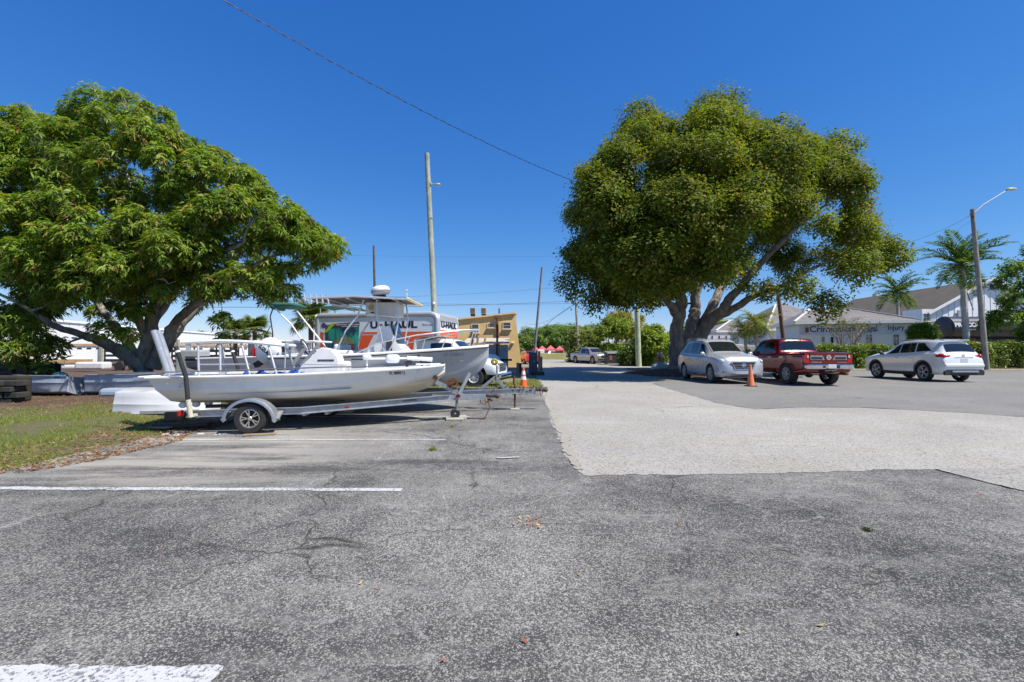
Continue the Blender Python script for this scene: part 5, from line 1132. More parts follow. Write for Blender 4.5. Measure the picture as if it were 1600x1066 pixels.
    for s in (1, -1):
        m.tube([(1.9, s * 1.14, 1.36), (2.4, s * 1.08, 1.60), (3.2, s * .93, 1.78), (4.2, s * .46, 1.92), (4.55, s * .12, 1.94)], .014, 6)
        for (x, y, za, x2, zb_) in ((2.95, .98, 1.42, 3.05, 1.74), (3.75, .74, 1.49, 3.9, 1.86), (4.35, .40, 1.53, 4.45, 1.93)): m.tube([(x, s * y, za), (x2, s * y * .93, zb_)], .012, 6)
    m.build('bow_rail', SS, root, smooth=60)
    m = MB(); m.tube([(4.5, 0, 1.58), (4.52, 0, 1.78)], .03, 6); m.tube([(4.66, 0, 1.57), (4.70, 0, 1.74)], .025, 6); m.build('bow_post', WOOD, root)
    # tilted outboard motor with round cowling
    m = MB(); m.lathe([(.001, -.20), (.20, -.19), (.30, -.12), (.335, 0), (.30, .12), (.20, .19), (.001, .20)], 28, (0, 0, 0), 'Y'); ob = m.build('outboard_motor', DECKW, root, smooth=60); ob.location = (-.42, -.25, 1.42)
    text('motor_lettering', 'SUZUKI', M('navy_lettering', (.014, .02, .045), .5), ob, width=.33, height=.10, bold=.05, m=frame((-.19, -.208, .10), (1, 0, -.85), (.85, 0, 1)))
    m = MB(); m.bar((-.05, 0, -.12), (.40, 0, .14), .16, .20); m.build('motor_bracket', TRIM, ob); m = MB(); m.bar((.0, 0, -.14), (-.35, 0, -.34), .14, .12); m.build('motor_leg', TRIM, ob); m = MB(); m.bbox((-.34, 0, -.02), (.05, .3, .2), .02); m.build('motor_stripe', REDL, ob)
    return root
ttop_boat()
tr2 = trailer('boat_trailer', 'galvanised trailer with a rusty chain draped tongue under the grey T-top boat', (-5.35, 11.25, 0), 0., (1.3, 2.6, 5.5, 6.05), .85, .40, .06, .30, fender=False)
m = MB(); m.tube([(5.42, 0, .62), (5.42, 0, .05)], .025, 10); m.tube([(5.40, 0, .6), (5.40, 0, .82)], .028, 8); m.build('jack', RUST, tr2)
m = MB(); m.bar((4.55, 0, .48), (4.95, 0, .80), .07, .07); m.bar((4.95, 0, .80), (5.22, 0, .46), .07, .07); m.bar((4.98, 0, .82), (4.98, 0, 1.08), .05, .05); m.build('winch_stand', ALU, tr2)
m = MB(); m.lathe([(.02, -.06), (.06, -.06), (.09, 0), (.06, .06), (.02, .06)], 16, (4.92, 0, 1.16), 'Y'); m.build('bow_roller', M('yellow_roller', (.30, .26, .03), .5), tr2, smooth=60)
m = MB(); rr = np.random.default_rng(12)
for k in range(60):
    x = 4.95 + 1.25 * k / 60; c0 = Vector((x, rr.normal() * .03, .49 + rr.normal() * .02)); q = Vector(rr.normal(size=3)); q.normalize(); m.tube([c0 - q * .06, c0 + q * .06 + Vector((0, 0, .01))], .019, 5)
for k in range(7): x = 5.0 + .17 * k; m.tube([(x, -.03, .46), (x + .03, -.05, .32 + .05 * rr.random()), (x + .09, -.03, .44)], .009, 5)
m.build('draped_chain', M('chain_grey_rust', (.16, .13, .11), .6, .6, var=.5, scale=18), tr2)
m = MB(); m.bbox((0, 0, .02), (.22, .18, .045), .01); o = m.build('jack_pad', M('pale_block', (.42, .40, .33), .85)); o.location = (.07, 11.25, 0); tag(o, 'flat pale pad under the jack of the grey boat trailer', 'block')
# ---- third boat with green folded bimini, behind on the left
def bimini_boat():
    root = thing('bimini_boat', 'white runabout with grey windscreen and folded green bimini left of the moving truck', 'boat', (-9.6, 15.0, 0), .02)
    st = smooth_st([(0, 1.0, 1.18, .96, .95, .88, .70, .5), (1.5, 1.05, 1.22, 1.0, .97, .9, .7, .5), (2.8, .9, 1.30, .78, 1.02, .62, .76, .52), (3.6, .45, 1.36, .32, 1.12, .2, .9, .7), (4.0, .03, 1.4, .02, 1.25, .0, 1.1, .98)], 24)
    hull(st, None).build('hull', gelcoat('offwhite_gelcoat', (.68, .67, .63), .5, .8), root, smooth=30); gunwale(st, .05, .04).build('gunwale', DECKW, root, smooth=40); deck(st, 0, 4.0, -.05).build('deck', DECKW, root)
    gm = M('cloudy_window', (.30, .31, .30), .2, var=.2)
    for (xa, xb) in ((1.62, 2.05), (2.10, 2.75), (2.80, 3.35)):
        m = MB(); m.box(((xa + xb) / 2, -.72, 1.48), (xb - xa, .02, .40)); w = m.build('cabin_window', gm, root); f = MB()
        for a, b in (((xa, -.735, 1.27), (xb, -.735, 1.27)), ((xa, -.735, 1.69), (xb, -.735, 1.69)), ((xa, -.735, 1.27), (xa, -.735, 1.69)), ((xb, -.735, 1.27), (xb, -.735, 1.69))): f.bar(a, b, .03, .03)
        f.build('window_frame', SS, w)
    m = MB(); m.bbox((2.5, 0, 1.73), (1.9, 1.5, .06), .02); m.build('cabin_top', DECKW, root)
    m = MB(); m.tube([(3.30, -.8, 1.45), (2.75, -.8, 2.25), (2.18, -.8, 2.82)], .026, 8); m.tube([(3.30, .8, 1.45), (2.2, .8, 2.82)], .026, 8); m.build('bimini_bow', WHITEP, root, smooth=60)
    m = MB(); m.tube([(2.15, -.7, 1.3), (2.17, -.78, 2.0), (2.10, -.8, 2.5), (2.2, -.8, 2.8)], .02, 6); m.tube([(1.75, -.7, 1.3), (1.9, -.7, 1.9), (2.06, -.7, 2.2)], .014, 6); m.build('bimini_strut', TRIM, root)
    m = MB(); m.bbox((2.48, -.35, 2.86), (.66, 1.1, .13), .06); m.bbox((2.2, -.5, 2.80), (.16, .8, .18), .07); m.build('folded_bimini', M('green_canvas', (.015, .10, .075), .75, var=.25), root, smooth=60)
    m = MB(); m.bbox((1.35, -.2, 1.45), (.34, .44, .62), .1); m.build('covered_motor', M('grey_cover', (.10, .11, .13), .7), root)
    m = MB(); m.tube([(1.74, -.5, 1.7), (1.74, -.5, 1.95)], .02, 6); m.build('white_antenna', WHITEP, root)
    return root
bimini_boat()
def pontoon():
    root = thing('tower_boat', 'boat with a green canvas roof on tall poles rising behind the moving truck', 'boat', (-9.3, 24.0, 0), 0)
    st = smooth_st([(0, 1.0, 1.3, .96, 1.0, .88, .75, .5), (3.0, 1.0, 1.35, .95, 1.0, .85, .75, .5), (5.0, .04, 1.5, .02, 1.3, 0, 1.2, 1.0)], 16)
    hull(st, None).build('hull', gelcoat('plain_white', (.7, .7, .7)), root, smooth=30); m = MB(); m.grid([[(-.4 + 1.9 * i / 8, y, 3.62 + .16 * math.sin(i / 8 * PI) * math.cos(y)) for y in (-1, -.5, 0, .5, 1)] for i in range(9)]); m.bbox((1.3, -.6, 3.58), (.7, .9, .16), .06)
    m.build('canvas_roof', M('pale_green_canvas', (.10, .32, .24), .7, var=.3), root, smooth=60)
    for x, y in ((-.3, -.95), (1.4, -.95), (-.3, .95), (1.4, .95)): m = MB(); m.tube([(x, y, 1.3), (x, y, 3.62)], .03, 8); m.build('roof_pole', SS, root)
pontoon()
def white_hull(loc, L, label):
    root = thing('stored_hull', label, 'boat', loc, .0)
    st = smooth_st([(0, .9, 1.15, .88, .9, .8, .7, .5), (L * .7, .9, 1.2, .85, .92, .7, .75, .5), (L, .02, 1.4, .02, 1.2, 0, 1.1, 1.0)], 16); hull(st, None).build('hull', gelcoat('stored_white', (.72, .72, .70)), root, smooth=30)
    m = MB(); m.tube([(q[0], -(q[1] + .02), q[2] - .12) for q in st], .035, 6); m.build('dark_stripe', TRIM, root); gunwale(st, .03, .04).build('gunwale', DECKW, root)
white_hull((-14.6, 21.5, 0), 4.6, 'white boat hull with a dark stripe seen behind the skiff platform legs')
# grey guide poles of stored trailers
for i, (px, py, d) in enumerate(((351, 557, 14.5), (346, 566, 14))):
    a = P(px - 4, py - 10, d); b = Vector((a.x + .35, d, 0)); m = MB(); m.tube([b - b, a - b], .05, 8)
    if i == 0: o = m.build('leaning_post', M('grey_post', (.36, .38, .38), .5)); o.location = b; tag(o, 'short grey post leaning behind the skiff platform', 'post')
# ================================================================== street furniture, poles, wires
POLEW = barkmat('pole_wood', (.20, .18, .15), (.34, .31, .27)); POLEG = barkmat('pole_green_grey', (.24, .27, .22), (.38, .42, .35)); POLED = barkmat('pole_dark', (.07, .055, .05), (.15, .12, .10))
def pole(base, top, r0, r1, mat, label, name='utility_pole', extra=None):
    root = thing(name, label, 'pole', base); m = MB(); a = Vector(base); b = Vector(top)
    m.tube([a.lerp(b, i / 8) for i in range(9)], [r0 + (r1 - r0) * i / 8 for i in range(9)], 14); m.build('shaft', mat, root, world=True, smooth=60)
    if extra: extra(root)
    return root
def gp(px, d): q = P(px, 549, d); return Vector((q.x, d, 0))
def lampx(root):
    m = MB(); a = P(672, 288, 21.5); m.tube([a, a + Vector((.22, 0, .03)), a + Vector((.30, 0, 0))], .02, 6); m.sph(a + Vector((.36, 0, -.02)), .12, sq=(1.2, 1, .55)); m.bbox(a + Vector((.02, -.05, .0)), (.14, .12, .14), .03); m.tube([a + Vector((.0, -.1, -.1)), a + Vector((-.02, -.1, -.9))], .012, 5); m.build('flood_lamp', M('grey_housing', (.42, .43, .42), .4, .3), root, world=True)
    m = MB(); m.sph(P(679, 475, 21.5) + Vector((0, -.18, 0)), .07); m.build('insulator', WHITEP, root, world=True)
pole(gp(684, 21.5), P(667, 240, 21.5), .15, .115, POLEG, 'tall weathered utility pole with a small flood lamp behind the moving truck', extra=lampx)
pole(gp(588, 46), P(584, 384, 46), .16, .10, POLED, 'short dark pole rising behind the radar dome')
pole(gp(833, 40), P(847, 418, 40), .12, .09, barkmat('pole_blue_grey', (.16, .17, .19), (.26, .27, .30)), 'thin grey pole leaning right beside the grey utility cabinet')
pole(gp(905, 58), P(899, 466, 58), .17, .12, POLEW, 'brown pole carrying wires above the bushes left of the shade tree')
pole(gp(998, 43), P(995, 480, 43), .27, .24, barkmat('pole_pale_green', (.30, .36, .22), (.42, .48, .33)), 'thick pale green pole standing in front of the bushes')  # pale green is the shaft's own colour
pole(gp(1229, 41), P(1215, 452, 41), .20, .15, barkmat('pole_red_brown', (.10, .06, .045), (.18, .11, .085)), 'red brown pole behind the cab of the red pickup')
pole(gp(823, 110), P(821, 517, 110), .2, .14, POLED, 'far thin pole between the yellow building and the leaning pole')
def streetl(root):
    a = P(1519, 334, 33.2); b = P(1574, 297, 33.2)
    m = MB(); m.tube([a - Vector((0, 0, .1)), a.lerp(b, .3) + Vector((0, 0, .1)), b], [.05, .045, .035], 8); m.build('lamp_arm', ALU, root, world=True, smooth=60)
    m = MB(); c = b + Vector((.28, 0, .06)); m.sph(c, .34, 16, 8, (1.15, .5, .28)); m.build('lamp_head', M('lamp_beige', (.62, .60, .40), .35), root, world=True, smooth=60)
    m = MB(); m.bbox(P(1516, 340, 33.2) + Vector((0, -.2, 0)), (.12, .1, .16), .02); m.tube([P(1509, 338, 33.2), P(1516, 335, 33.2)], .02, 5); m.build('wire_bracket', TRIM, root, world=True)
pole(gp(1541, 33.2) + Vector((0, 0, .1)), P(1519, 327, 33.2), .18, .125, POLEW, 'wooden street light pole with long arm behind the hedge', 'street_light', streetl)
WIRE = M('wire_black', (.02, .02, .022), .5)
def wire(a, b, sag, r, label, n=16, twist=False):
    m = MB(); a = Vector(a); b = Vector(b); pts = [a.lerp(b, i / n) - Vector((0, 0, sag * 4 * (i / n) * (1 - i / n))) for i in range(n + 1)]
    m.tube([p - a for p in pts], r, 5)
    if twist: m.tube([p - a + Vector((0, math.sin(i * 2.1) * r * 2.2, math.cos(i * 2.1) * r * 2.2)) for i, p in enumerate(pts)], r * .6, 4)
    o = m.build('overhead_wire', WIRE); o.location = a; tag(o, label, 'wire'); return o
wire(P(342, -4, 13), P(962, 306, 30), .55, .012, 'long twisted wire crossing the sky down into the shade tree', 90, True)
W_ = 'overhead wires between the far poles'
for (x0, y0, d0, x1, y1, d1, sg, r, lb) in ((300, 480, 30, 905, 470, 58, .25, .018, 'upper of two close dark wires level above the moving truck'), (300, 466, 30, 905, 474, 58, .25, .016, 'lower of two close dark wires level above the moving truck'),
        (560, 465, 60, 1000, 436, 58, .5, .012, 'faint thin wire sloping up towards the shade tree above the yellow building'), (820, 505, 110, 899, 474, 58, 1.2, .022, 'thin sagging wire right of the yellow building, upper'), (823, 548, 110, 899, 475, 58, -1.2, .03, 'wire rising steeply from far trees to the brown pole'),
        (430, 395, 60, 890, 400, 60, .3, .007, 'very faint high wire across the middle of the sky'), (1517, 337, 33.2, 1360, 395, 30, .3, .012, 'upper wire from the street light to the shade tree'), (1517, 345, 33.2, 1370, 392, 30, .7, .008, 'lower wire from the street light to the shade tree'), (1300, 452, 55, 1620, 450, 55, .3, .012, 'thin wire crossing in front of the white gable'), (450, 492, 70, 690, 470, 70, .2, .012, 'thin wire passing behind the T-top')):
    o = wire(P(x0, y0, d0), P(x1, y1, d1), sg, r, lb); o['group'] = W_
# traffic cones
ORC = M('cone_orange', (.75, .11, .025), .55, var=.12, scale=6, dirt=.25); ORF = M('cone_faded', (.70, .20, .08), .6, var=.12, scale=6, dirt=.3)
def cone(loc, h, mt, label, bands):
    root = thing('traffic_cone', label, 'traffic cone', loc); m = MB(); m.lathe([(.155, .03), (.15, .05), (.03, h - .02), (.026, h), (.001, h)], 24); m.build('cone_body', mt, root, smooth=50)
    m = MB(); m.bbox((0, 0, .018), (.38, .38, .036), .012); m.build('cone_base', mt if bands else TRIM, root)
    for a, b in bands:
        r = lambda z: .152 + (.03 - .152) * (z - .05) / (h - .07) + .003
        m = MB(); m.lathe([(r(a), a), (r(b), b)], 24); m.build('reflective_band', WHITEP, root, smooth=60)
g_ = G(818, 605); cone(g_, .80, ORC, 'bright orange traffic cone with white bands at the left side of the road', [(.30, .42), (.50, .64)])
g_ = G(1173, 604); cone((g_.x, g_.y, .008), .88, ORF, 'faded orange traffic cone in front of the silver SUV', [])
# utility cabinet and posts
def cabinet():
    root = thing('utility_cabinet', 'tall dark grey cabinet panel with wooden posts at the left side of the road', 'cabinet', gp(833, 27.5)); z = CAMH + (549 - 551) / F * 27.5
    m = MB(); m.bbox((0, 0, z / 2), (.50, .35, z), .02); m.build('panel_box', M('slate_panel', (.06, .065, .08), .6, var=.25), root)
    m = MB(); m.bbox((.36, .0, z / 2 + .03), (.13, .13, z + .1), .01); m.build('post', M('mossy_post', (.26, .24, .13), .85, var=.3), root)
    m = MB(); m.bbox((.50, .1, .55), (.12, .12, 1.1), .01); m.build('post', WOOD, root); m = MB(); m.bbox((.3, -.1, .1), (.7, .5, .2), .05); m.build('base_mound', leafsoil, root)
    m = MB(); m.bbox((.02, -.18, z * .62), (.06, .012, .05), .004); m.build('label_plate', PLATE, root)
cabinet()
for i, (px, h, lb) in enumerate(((809, .75, 'short brown bollard post near the corner of the yellow building'), (813, .7, 'short red tinted post right beside the brown bollard'))):
    m = MB(); m.bbox((0, 0, h / 2), (.16, .16, h), .02); o = m.build('bollard_post', WOOD if i == 0 else M('maroon_post', (.12, .03, .03), .7)); o.location = gp(px, 27 + i); tag(o, lb, 'post')
# litter bin stand, white boulder, person by the trunk
def signpost():
    root = thing('fire_hydrant', 'slim red hydrant post with grey cap near the white boulder', 'hydrant', gp(1030, 38)); m = MB(); m.lathe([(.001, 0), (.2, 0), (.2, .05), (.13, .09), (.12, .8), (.17, .84), (.17, .9), (.10, 1.02), (.001, 1.06)], 16); m.build('hydrant_body', M('faded_red', (.38, .09, .055), .6, var=.2), root, smooth=50)
    m = MB(); m.lathe([(.001, 1.0), (.15, 1.02), (.14, 1.25), (.001, 1.3)], 16); m.build('cap', M('grey_cap', (.30, .31, .33), .6), root, smooth=50); m = MB(); m.tube([(-.24, 0, .62), (.24, 0, .62)], .06, 10); m.build('side_outlet', M('faded_red', (.38, .09, .055)), root)
signpost()
bm = bmesh.new(); bmesh.ops.create_icosphere(bm, subdivisions=3, radius=.5)
for v in bm.verts: n_ = float(noise3(np.array([v.co[:]]), 4.)[0]); v.co = Vector((v.co.x * 1.25, v.co.y, v.co.z * .75)) * (1 + .12 * n_)
me = bpy.data.meshes.new('boulder'); bm.to_mesh(me); bm.free(); me.materials.append(M('painted_rock', (.46, .50, .52), .8, var=.15, bump=.3)); me.polygons.foreach_set('use_smooth', [True] * len(me.polygons))
o = bpy.data.objects.new('boulder', me); COL.objects.link(o); o.location = gp(1031, 31) + Vector((0, 0, .3)); tag(o, 'pale rounded boulder at the left edge of the mulch mound', 'boulder')
def person(loc, rz, label):
    root = thing('person', label, 'person', loc, rz)
    V = [(0, 0, .95), (0, 0, 1.15), (0, 0, 1.38), (0, 0, 1.50), (0, .02, 1.60), (0, .02, 1.74), (.11, 0, .90), (.13, .04, .50), (.13, 0, .08), (.13, .14, .04), (-.11, 0, .90), (-.12, -.02, .50), (-.13, -.06, .08), (-.13, .08, .04), (.20, 0, 1.40), (.27, .03, 1.14), (.22, .22, 1.02), (-.20, 0, 1.40), (-.26, -.04, 1.14), (-.26, .06, .90), (.20, .29, 1.02), (-.26, .10, .82)]
    E = [(0, 1), (1, 2), (2, 3), (3, 4), (4, 5), (0, 6), (6, 7), (7, 8), (8, 9), (0, 10), (10, 11), (11, 12), (12, 13), (2, 14), (14, 15), (15, 16), (16, 20), (2, 17), (17, 18), (18, 19), (19, 21)]
    Rr = [.15, .14, .165, .06, .075, .085, .10, .065, .045, .04, .10, .065, .045, .04, .07, .045, .032, .03, .07, .045, .032, .03]
    me = bpy.data.meshes.new('body'); me.from_pydata(V, E, []); ob = bpy.data.objects.new('body', me); COL.objects.link(ob)
    md = ob.modifiers.new('s', 'SKIN'); 
    for i, r in enumerate(Rr): me.skin_vertices[0].data[i].radius = (r, r * (.72 if i in (0, 1, 2) else 1)) 
    me.skin_vertices[0].data[0].use_root = True
    ob.modifiers.new('d', 'SUBSURF').levels = 2; bpy.context.view_layer.update(); m2 = bpy.data.meshes.new_from_object(ob.evaluated_get(bpy.context.evaluated_depsgraph_get())); ob.modifiers.clear(); ob.data = m2
    for q in (M('skin_tone', (.36, .20, .13), .6), M('red_shirt', (.45, .03, .03), .8), M('dark_trousers', (.03, .032, .04), .85), M('shoe_dark', (.04, .04, .04), .7)): m2.materials.append(q)
    for p in m2.polygons:
        z = p.center.z; arm = abs(p.center.x) > .19 and z < 1.22
        p.material_index = 3 if z < .09 else 2 if z < .97 and not arm else 0 if (z > 1.47 or arm) else 1
        p.use_smooth = True
    ob.parent = root; m = MB(); m.sph((0, .0, 1.755), .10, 14, 8, (1, 1.1, .8)); m.build('hair', M('dark_hair', (.03, .02, .015), .8), root, smooth=80)
    m = MB(); m.sph((0, .108, 1.70), .016, 8, 5); m.build('nose', M('skin_tone', (.36, .20, .13)), root)
person(gp(1049, 37.5), .6, 'person in a red shirt and dark trousers half hidden behind the big trunk')

# ================================================================== buildings
STUCY = M('ochre_stucco', (.78, .54, .23), .85, var=.10, scale=1.2, bump=.35, bscale=30, dirt=.22); STUCW = M('white_stucco', (.88, .88, .86), .75, var=.04, scale=1.5, bump=.15, dirt=.10); TRIMW = M('white_trim', (.82, .81, .78), .6, var=.04)
WGL = glass('window_glass', (.035, .045, .05), .06); METALW = M('white_metal_wall', (.87, .87, .86), .5, var=.04, scale=.8, dirt=.12)
SHINGLE = {}
def shingle(name, a, b, sc_=1.):
    t = NT(name); br = t.n('TexBrick', {'Vector': t.tc.outputs['UV'], 'Color1': (*a, 1), 'Color2': (*b, 1), 'Mortar': (*[x * .35 for x in a], 1), 'Scale': sc_, 'Mortar Size': .03, 'Brick Width': 1.1, 'Row Height': .30})
    br.offset = .5; c = t.mix(t.ramp(t.noise(.9, 5), .3, .7, 0, .5), br.outputs[0], tuple(x * .62 for x in a)); c = t.mix(t.ramp(t.noise(5, 6, .7), .5, .75, 0, .35), c, tuple(min(1, x * 1.7) for x in b)); t.col(c); t.set(Roughness=.85); t.bump(br.outputs['Fac'], -.5, .03); return t.m
def roof_face(name, pts, mt, root, th=.08):
    pts = [Vector(p) for p in pts]; n = (pts[1] - pts[0]).cross(pts[2] - pts[0]).normalized()
    if n.z < 0: pts = pts[::-1]; n = -n
    k = len(pts); vs = pts + [p - n * th for p in pts]; o = Vector(root.location); vs = [v - o for v in vs]
    me = bpy.data.meshes.new(name); me.from_pydata(vs, [], [tuple(range(k)), tuple(range(2 * k - 1, k - 1, -1))] + [((i + 1) % k, i, i + k, (i + 1) % k + k) for i in range(k)])
    h = Vector((n.y, -n.x, 0)); h = h.normalized() if h.length > 1e-4 else Vector((1, 0, 0)); u = n.cross(h); uv = me.uv_layers.new(name='UVMap')
    for lp in me.loops: c = me.vertices[lp.vertex_index].co; uv.data[lp.index].uv = (c.dot(h), c.dot(u))
    me.materials.append(mt); ob = bpy.data.objects.new(name, me); COL.objects.link(ob); ob.parent = root; return ob
def wall_pt(a, b, u, z): q = Vector(a).lerp(Vector(b), u); return Vector((q.x, q.y, z))
def window(root, a, b, u, z0, w, h, muntins=(1, 1), frame_mat=TRIMW, proud=.05, name='window', label=None):
    """window on the wall that runs from a to b; u metres from a, sill at z0"""
    a = Vector((a[0], a[1], 0)); b = Vector((b[0], b[1], 0)); d = (b - a).normalized(); n = Vector((d.y, -d.x, 0))
    if n.dot(Vector((0, 0, 0)) - a) < 0: n = -n
    c = a + d * (u + w / 2) + Vector((0, 0, z0 + h / 2)); mt = Matrix((d, -n, Vector((0, 0, 1)))).transposed().to_4x4()
    m = MB(); m.box(c + n * .012, (w, .02, h), m=mt); pane = m.build(name, WGL, root, world=True)
    if label: pane['label'] = label
    f = MB(); t = .08
    for s in (-1, 1): f.box(c + n * (proud * .6) + d * s * (w / 2), (t, proud * 1.2, h + t), m=mt); f.box(c + n * (proud * .62) + Vector((0, 0, s * h / 2)), (w - t, proud * 1.1, t), m=mt)
    for i in range(1, muntins[0] + 1): f.box(c + n * .03 + d * (w * (i / (muntins[0] + 1) - .5)), (.035, .03, h - t), m=mt)
    for j in range(1, muntins[1] + 1): f.box(c + n * .032 + Vector((0, 0, h * (j / (muntins[1] + 1) - .5))), (w - t, .03, .035), m=mt)
    f.box(c + n * .09 - Vector((0, 0, h / 2 + .07)), (w + .2, .16, .06), m=mt)
    f.build('window_frame', frame_mat, pane, world=True); return pane
# ---- yellow building
def yellow():
    D = 42.; xl, xr = P(650, 549, D).x, P(805, 549, D).x; root = thing('yellow_building', 'ochre stucco two storey building with three small windows beyond the moving truck', 'building', ((xl + xr) / 2, D, 0))
    zr = P(800, 490, D).z; zl = P(720, 499, D).z; zl2 = zl - (zr - zl) * .9; z = zr
    m = MB(); vs = [(xl, D, -.1), (xr + .62, D, -.1), (xr, D, zr), (xl, D, zl2), (xl, D + 14, -.1), (xr + .62, D + 14, -.1), (xr, D + 14, zr), (xl, D + 14, zl2)]
    m.add(vs, [(0, 1, 2, 3), (4, 7, 6, 5), (1, 5, 6, 2), (0, 3, 7, 4), (3, 2, 6, 7), (0, 4, 5, 1)]); m.build('wall', STUCY, root, world=True)
    m = MB(); m.bar((xl, D - .0, zl2 + .06), (xr + .04, D - .0, zr + .06), .34, .14); m.bar((xr - .02, D + .17, zr + .05), (xr - .02, D + 14, zr + .05), .3, .13); m.build('parapet_cap', M('ochre_cap', (.78, .58, .30), .8, var=.1), root, world=True)
    for (x0, x1, y0, y1, mt) in ((737, 748, 507, 520, (0, 1)), (762, 773, 506, 512, (0, 1)), (786, 798, 504, 514, (0, 1))):
        a = P(x0, y1, D); b = P(x1, y0, D); window(root, (a.x - 1, D), (a.x + 3, D), 1.0, a.z, b.x - a.x, b.z - a.z, mt, frame_mat=M('window_frame_tan', (.60, .52, .40), .6))
    m = MB(); a = P(777, 493, D); b = P(780, 545, D); m.bbox((a.x - .1, D - .14, a.z - .15), (.36, .26, .3), .03); m.tube([(a.x, D - .12, a.z - .3), (b.x, D - .12, b.z)], .10, 8); m.build('downpipe', M('brown_pipe', (.20, .09, .04), .6, dirt=.3), root, world=True)
    m = MB(); q = P(801, 536, D); m.bbox((q.x, D - .1, q.z), (.3, .2, .16), .05); m.build('wall_lamp', M('pale_lamp', (.75, .6, .35), .5), root, world=True)
    m = MB(); q = P(780, 482, D + 1); m.tube([(q.x, D + 1, q.z), (q.x, D + 1, zr - .2)], .07, 8); m.build('vent_pipe', M('dark_pipe', (.08, .08, .09), .6), root, world=True)
    for px in (739, 756):
        c = P(px, 486, D + 3); m = MB(); m.bbox((c.x, D + 3, c.z), (.52, .6, .62), .03); ac = m.build('air_conditioner', M('ac_grey', (.36, .37, .36), .6, dirt=.3), root, world=True)
        m = MB()
        for k in range(5): m.box((c.x, D + 2.69, c.z - .2 + .1 * k), (.44, .02, .03))
        m.box((c.x, D + 3, c.z - .42), (.42, .5, .22)); m.build('ac_grille', TRIM, ac, world=True)
yellow()
def shed():
    D = 36.; root = thing('metal_shed', 'grey corrugated lean-to shed in front of the yellow building', 'shed', (P(765, 549, D).x, D, 0)); x0, x1 = P(735, 549, D).x, P(794, 549, D).x; z1 = P(780, 536, D).z
    n = 16; w = (x1 - x0) / n
    for i in range(n):
        m = MB(); c = x0 + w * (i + .5); m.prism([(c - w / 2, D), (c - w * .2, D), (c - w * .1, D - .07), (c + w * .15, D - .07), (c + w * .25, D), (c + w / 2 - .004, D), (c + w / 2 - .004, D + .03), (c - w / 2, D + .03)], z1 - .15, 'Z', .0); m.build('wall_panel', M('galvanised_sheet', (.36, .39, .43), .45, .3, var=.2, dirt=.3), root, world=True)
    m = MB(); m.box(((x0 + x1) / 2, D + 1.6, (z1 - .15) / 2), (x1 - x0 - .05, 3.0, z1 - .15)); m.build('shed_box', M('shed_grey', (.25, .26, .27)), root, world=True)
    roof_face('shed_roof', [(x0 - .6, D - .35, z1), (x1 + .1, D - .35, z1 + .04), (x1 + .1, D + 4, z1 + .5), (x0 - .6, D + 4, z1 + .5)], M('shed_roof_tan', (.50, .44, .36), .6, dirt=.4), root)
    m = MB(); m.bbox((x1 - .85, D - .25, 1.75), (.16, .16, 3.5), .02); m.build('rust_post', RUST, root, world=True); m = MB(); m.bar((x0, D - .12, .75), (x1 + .3, D - .12, .75), .05, .16); m.build('fence_rail', TRIM, root, world=True)
shed()
m = MB(); q = gp(738, 34); m.bbox((0, 0, 1.55), (.16, .16, 3.1), .02); o = m.build('fence_post', RUST); o.location = q; tag(o, 'left brown post sticking up behind the bow rail', 'post')
m = MB(); q = gp(746, 34.5); m.bbox((0, 0, 1.35), (.14, .14, 2.75), .02); o = m.build('fence_post', WOOD); o.location = q; tag(o, 'shorter tan post right of the brown one behind the bow rail', 'post')
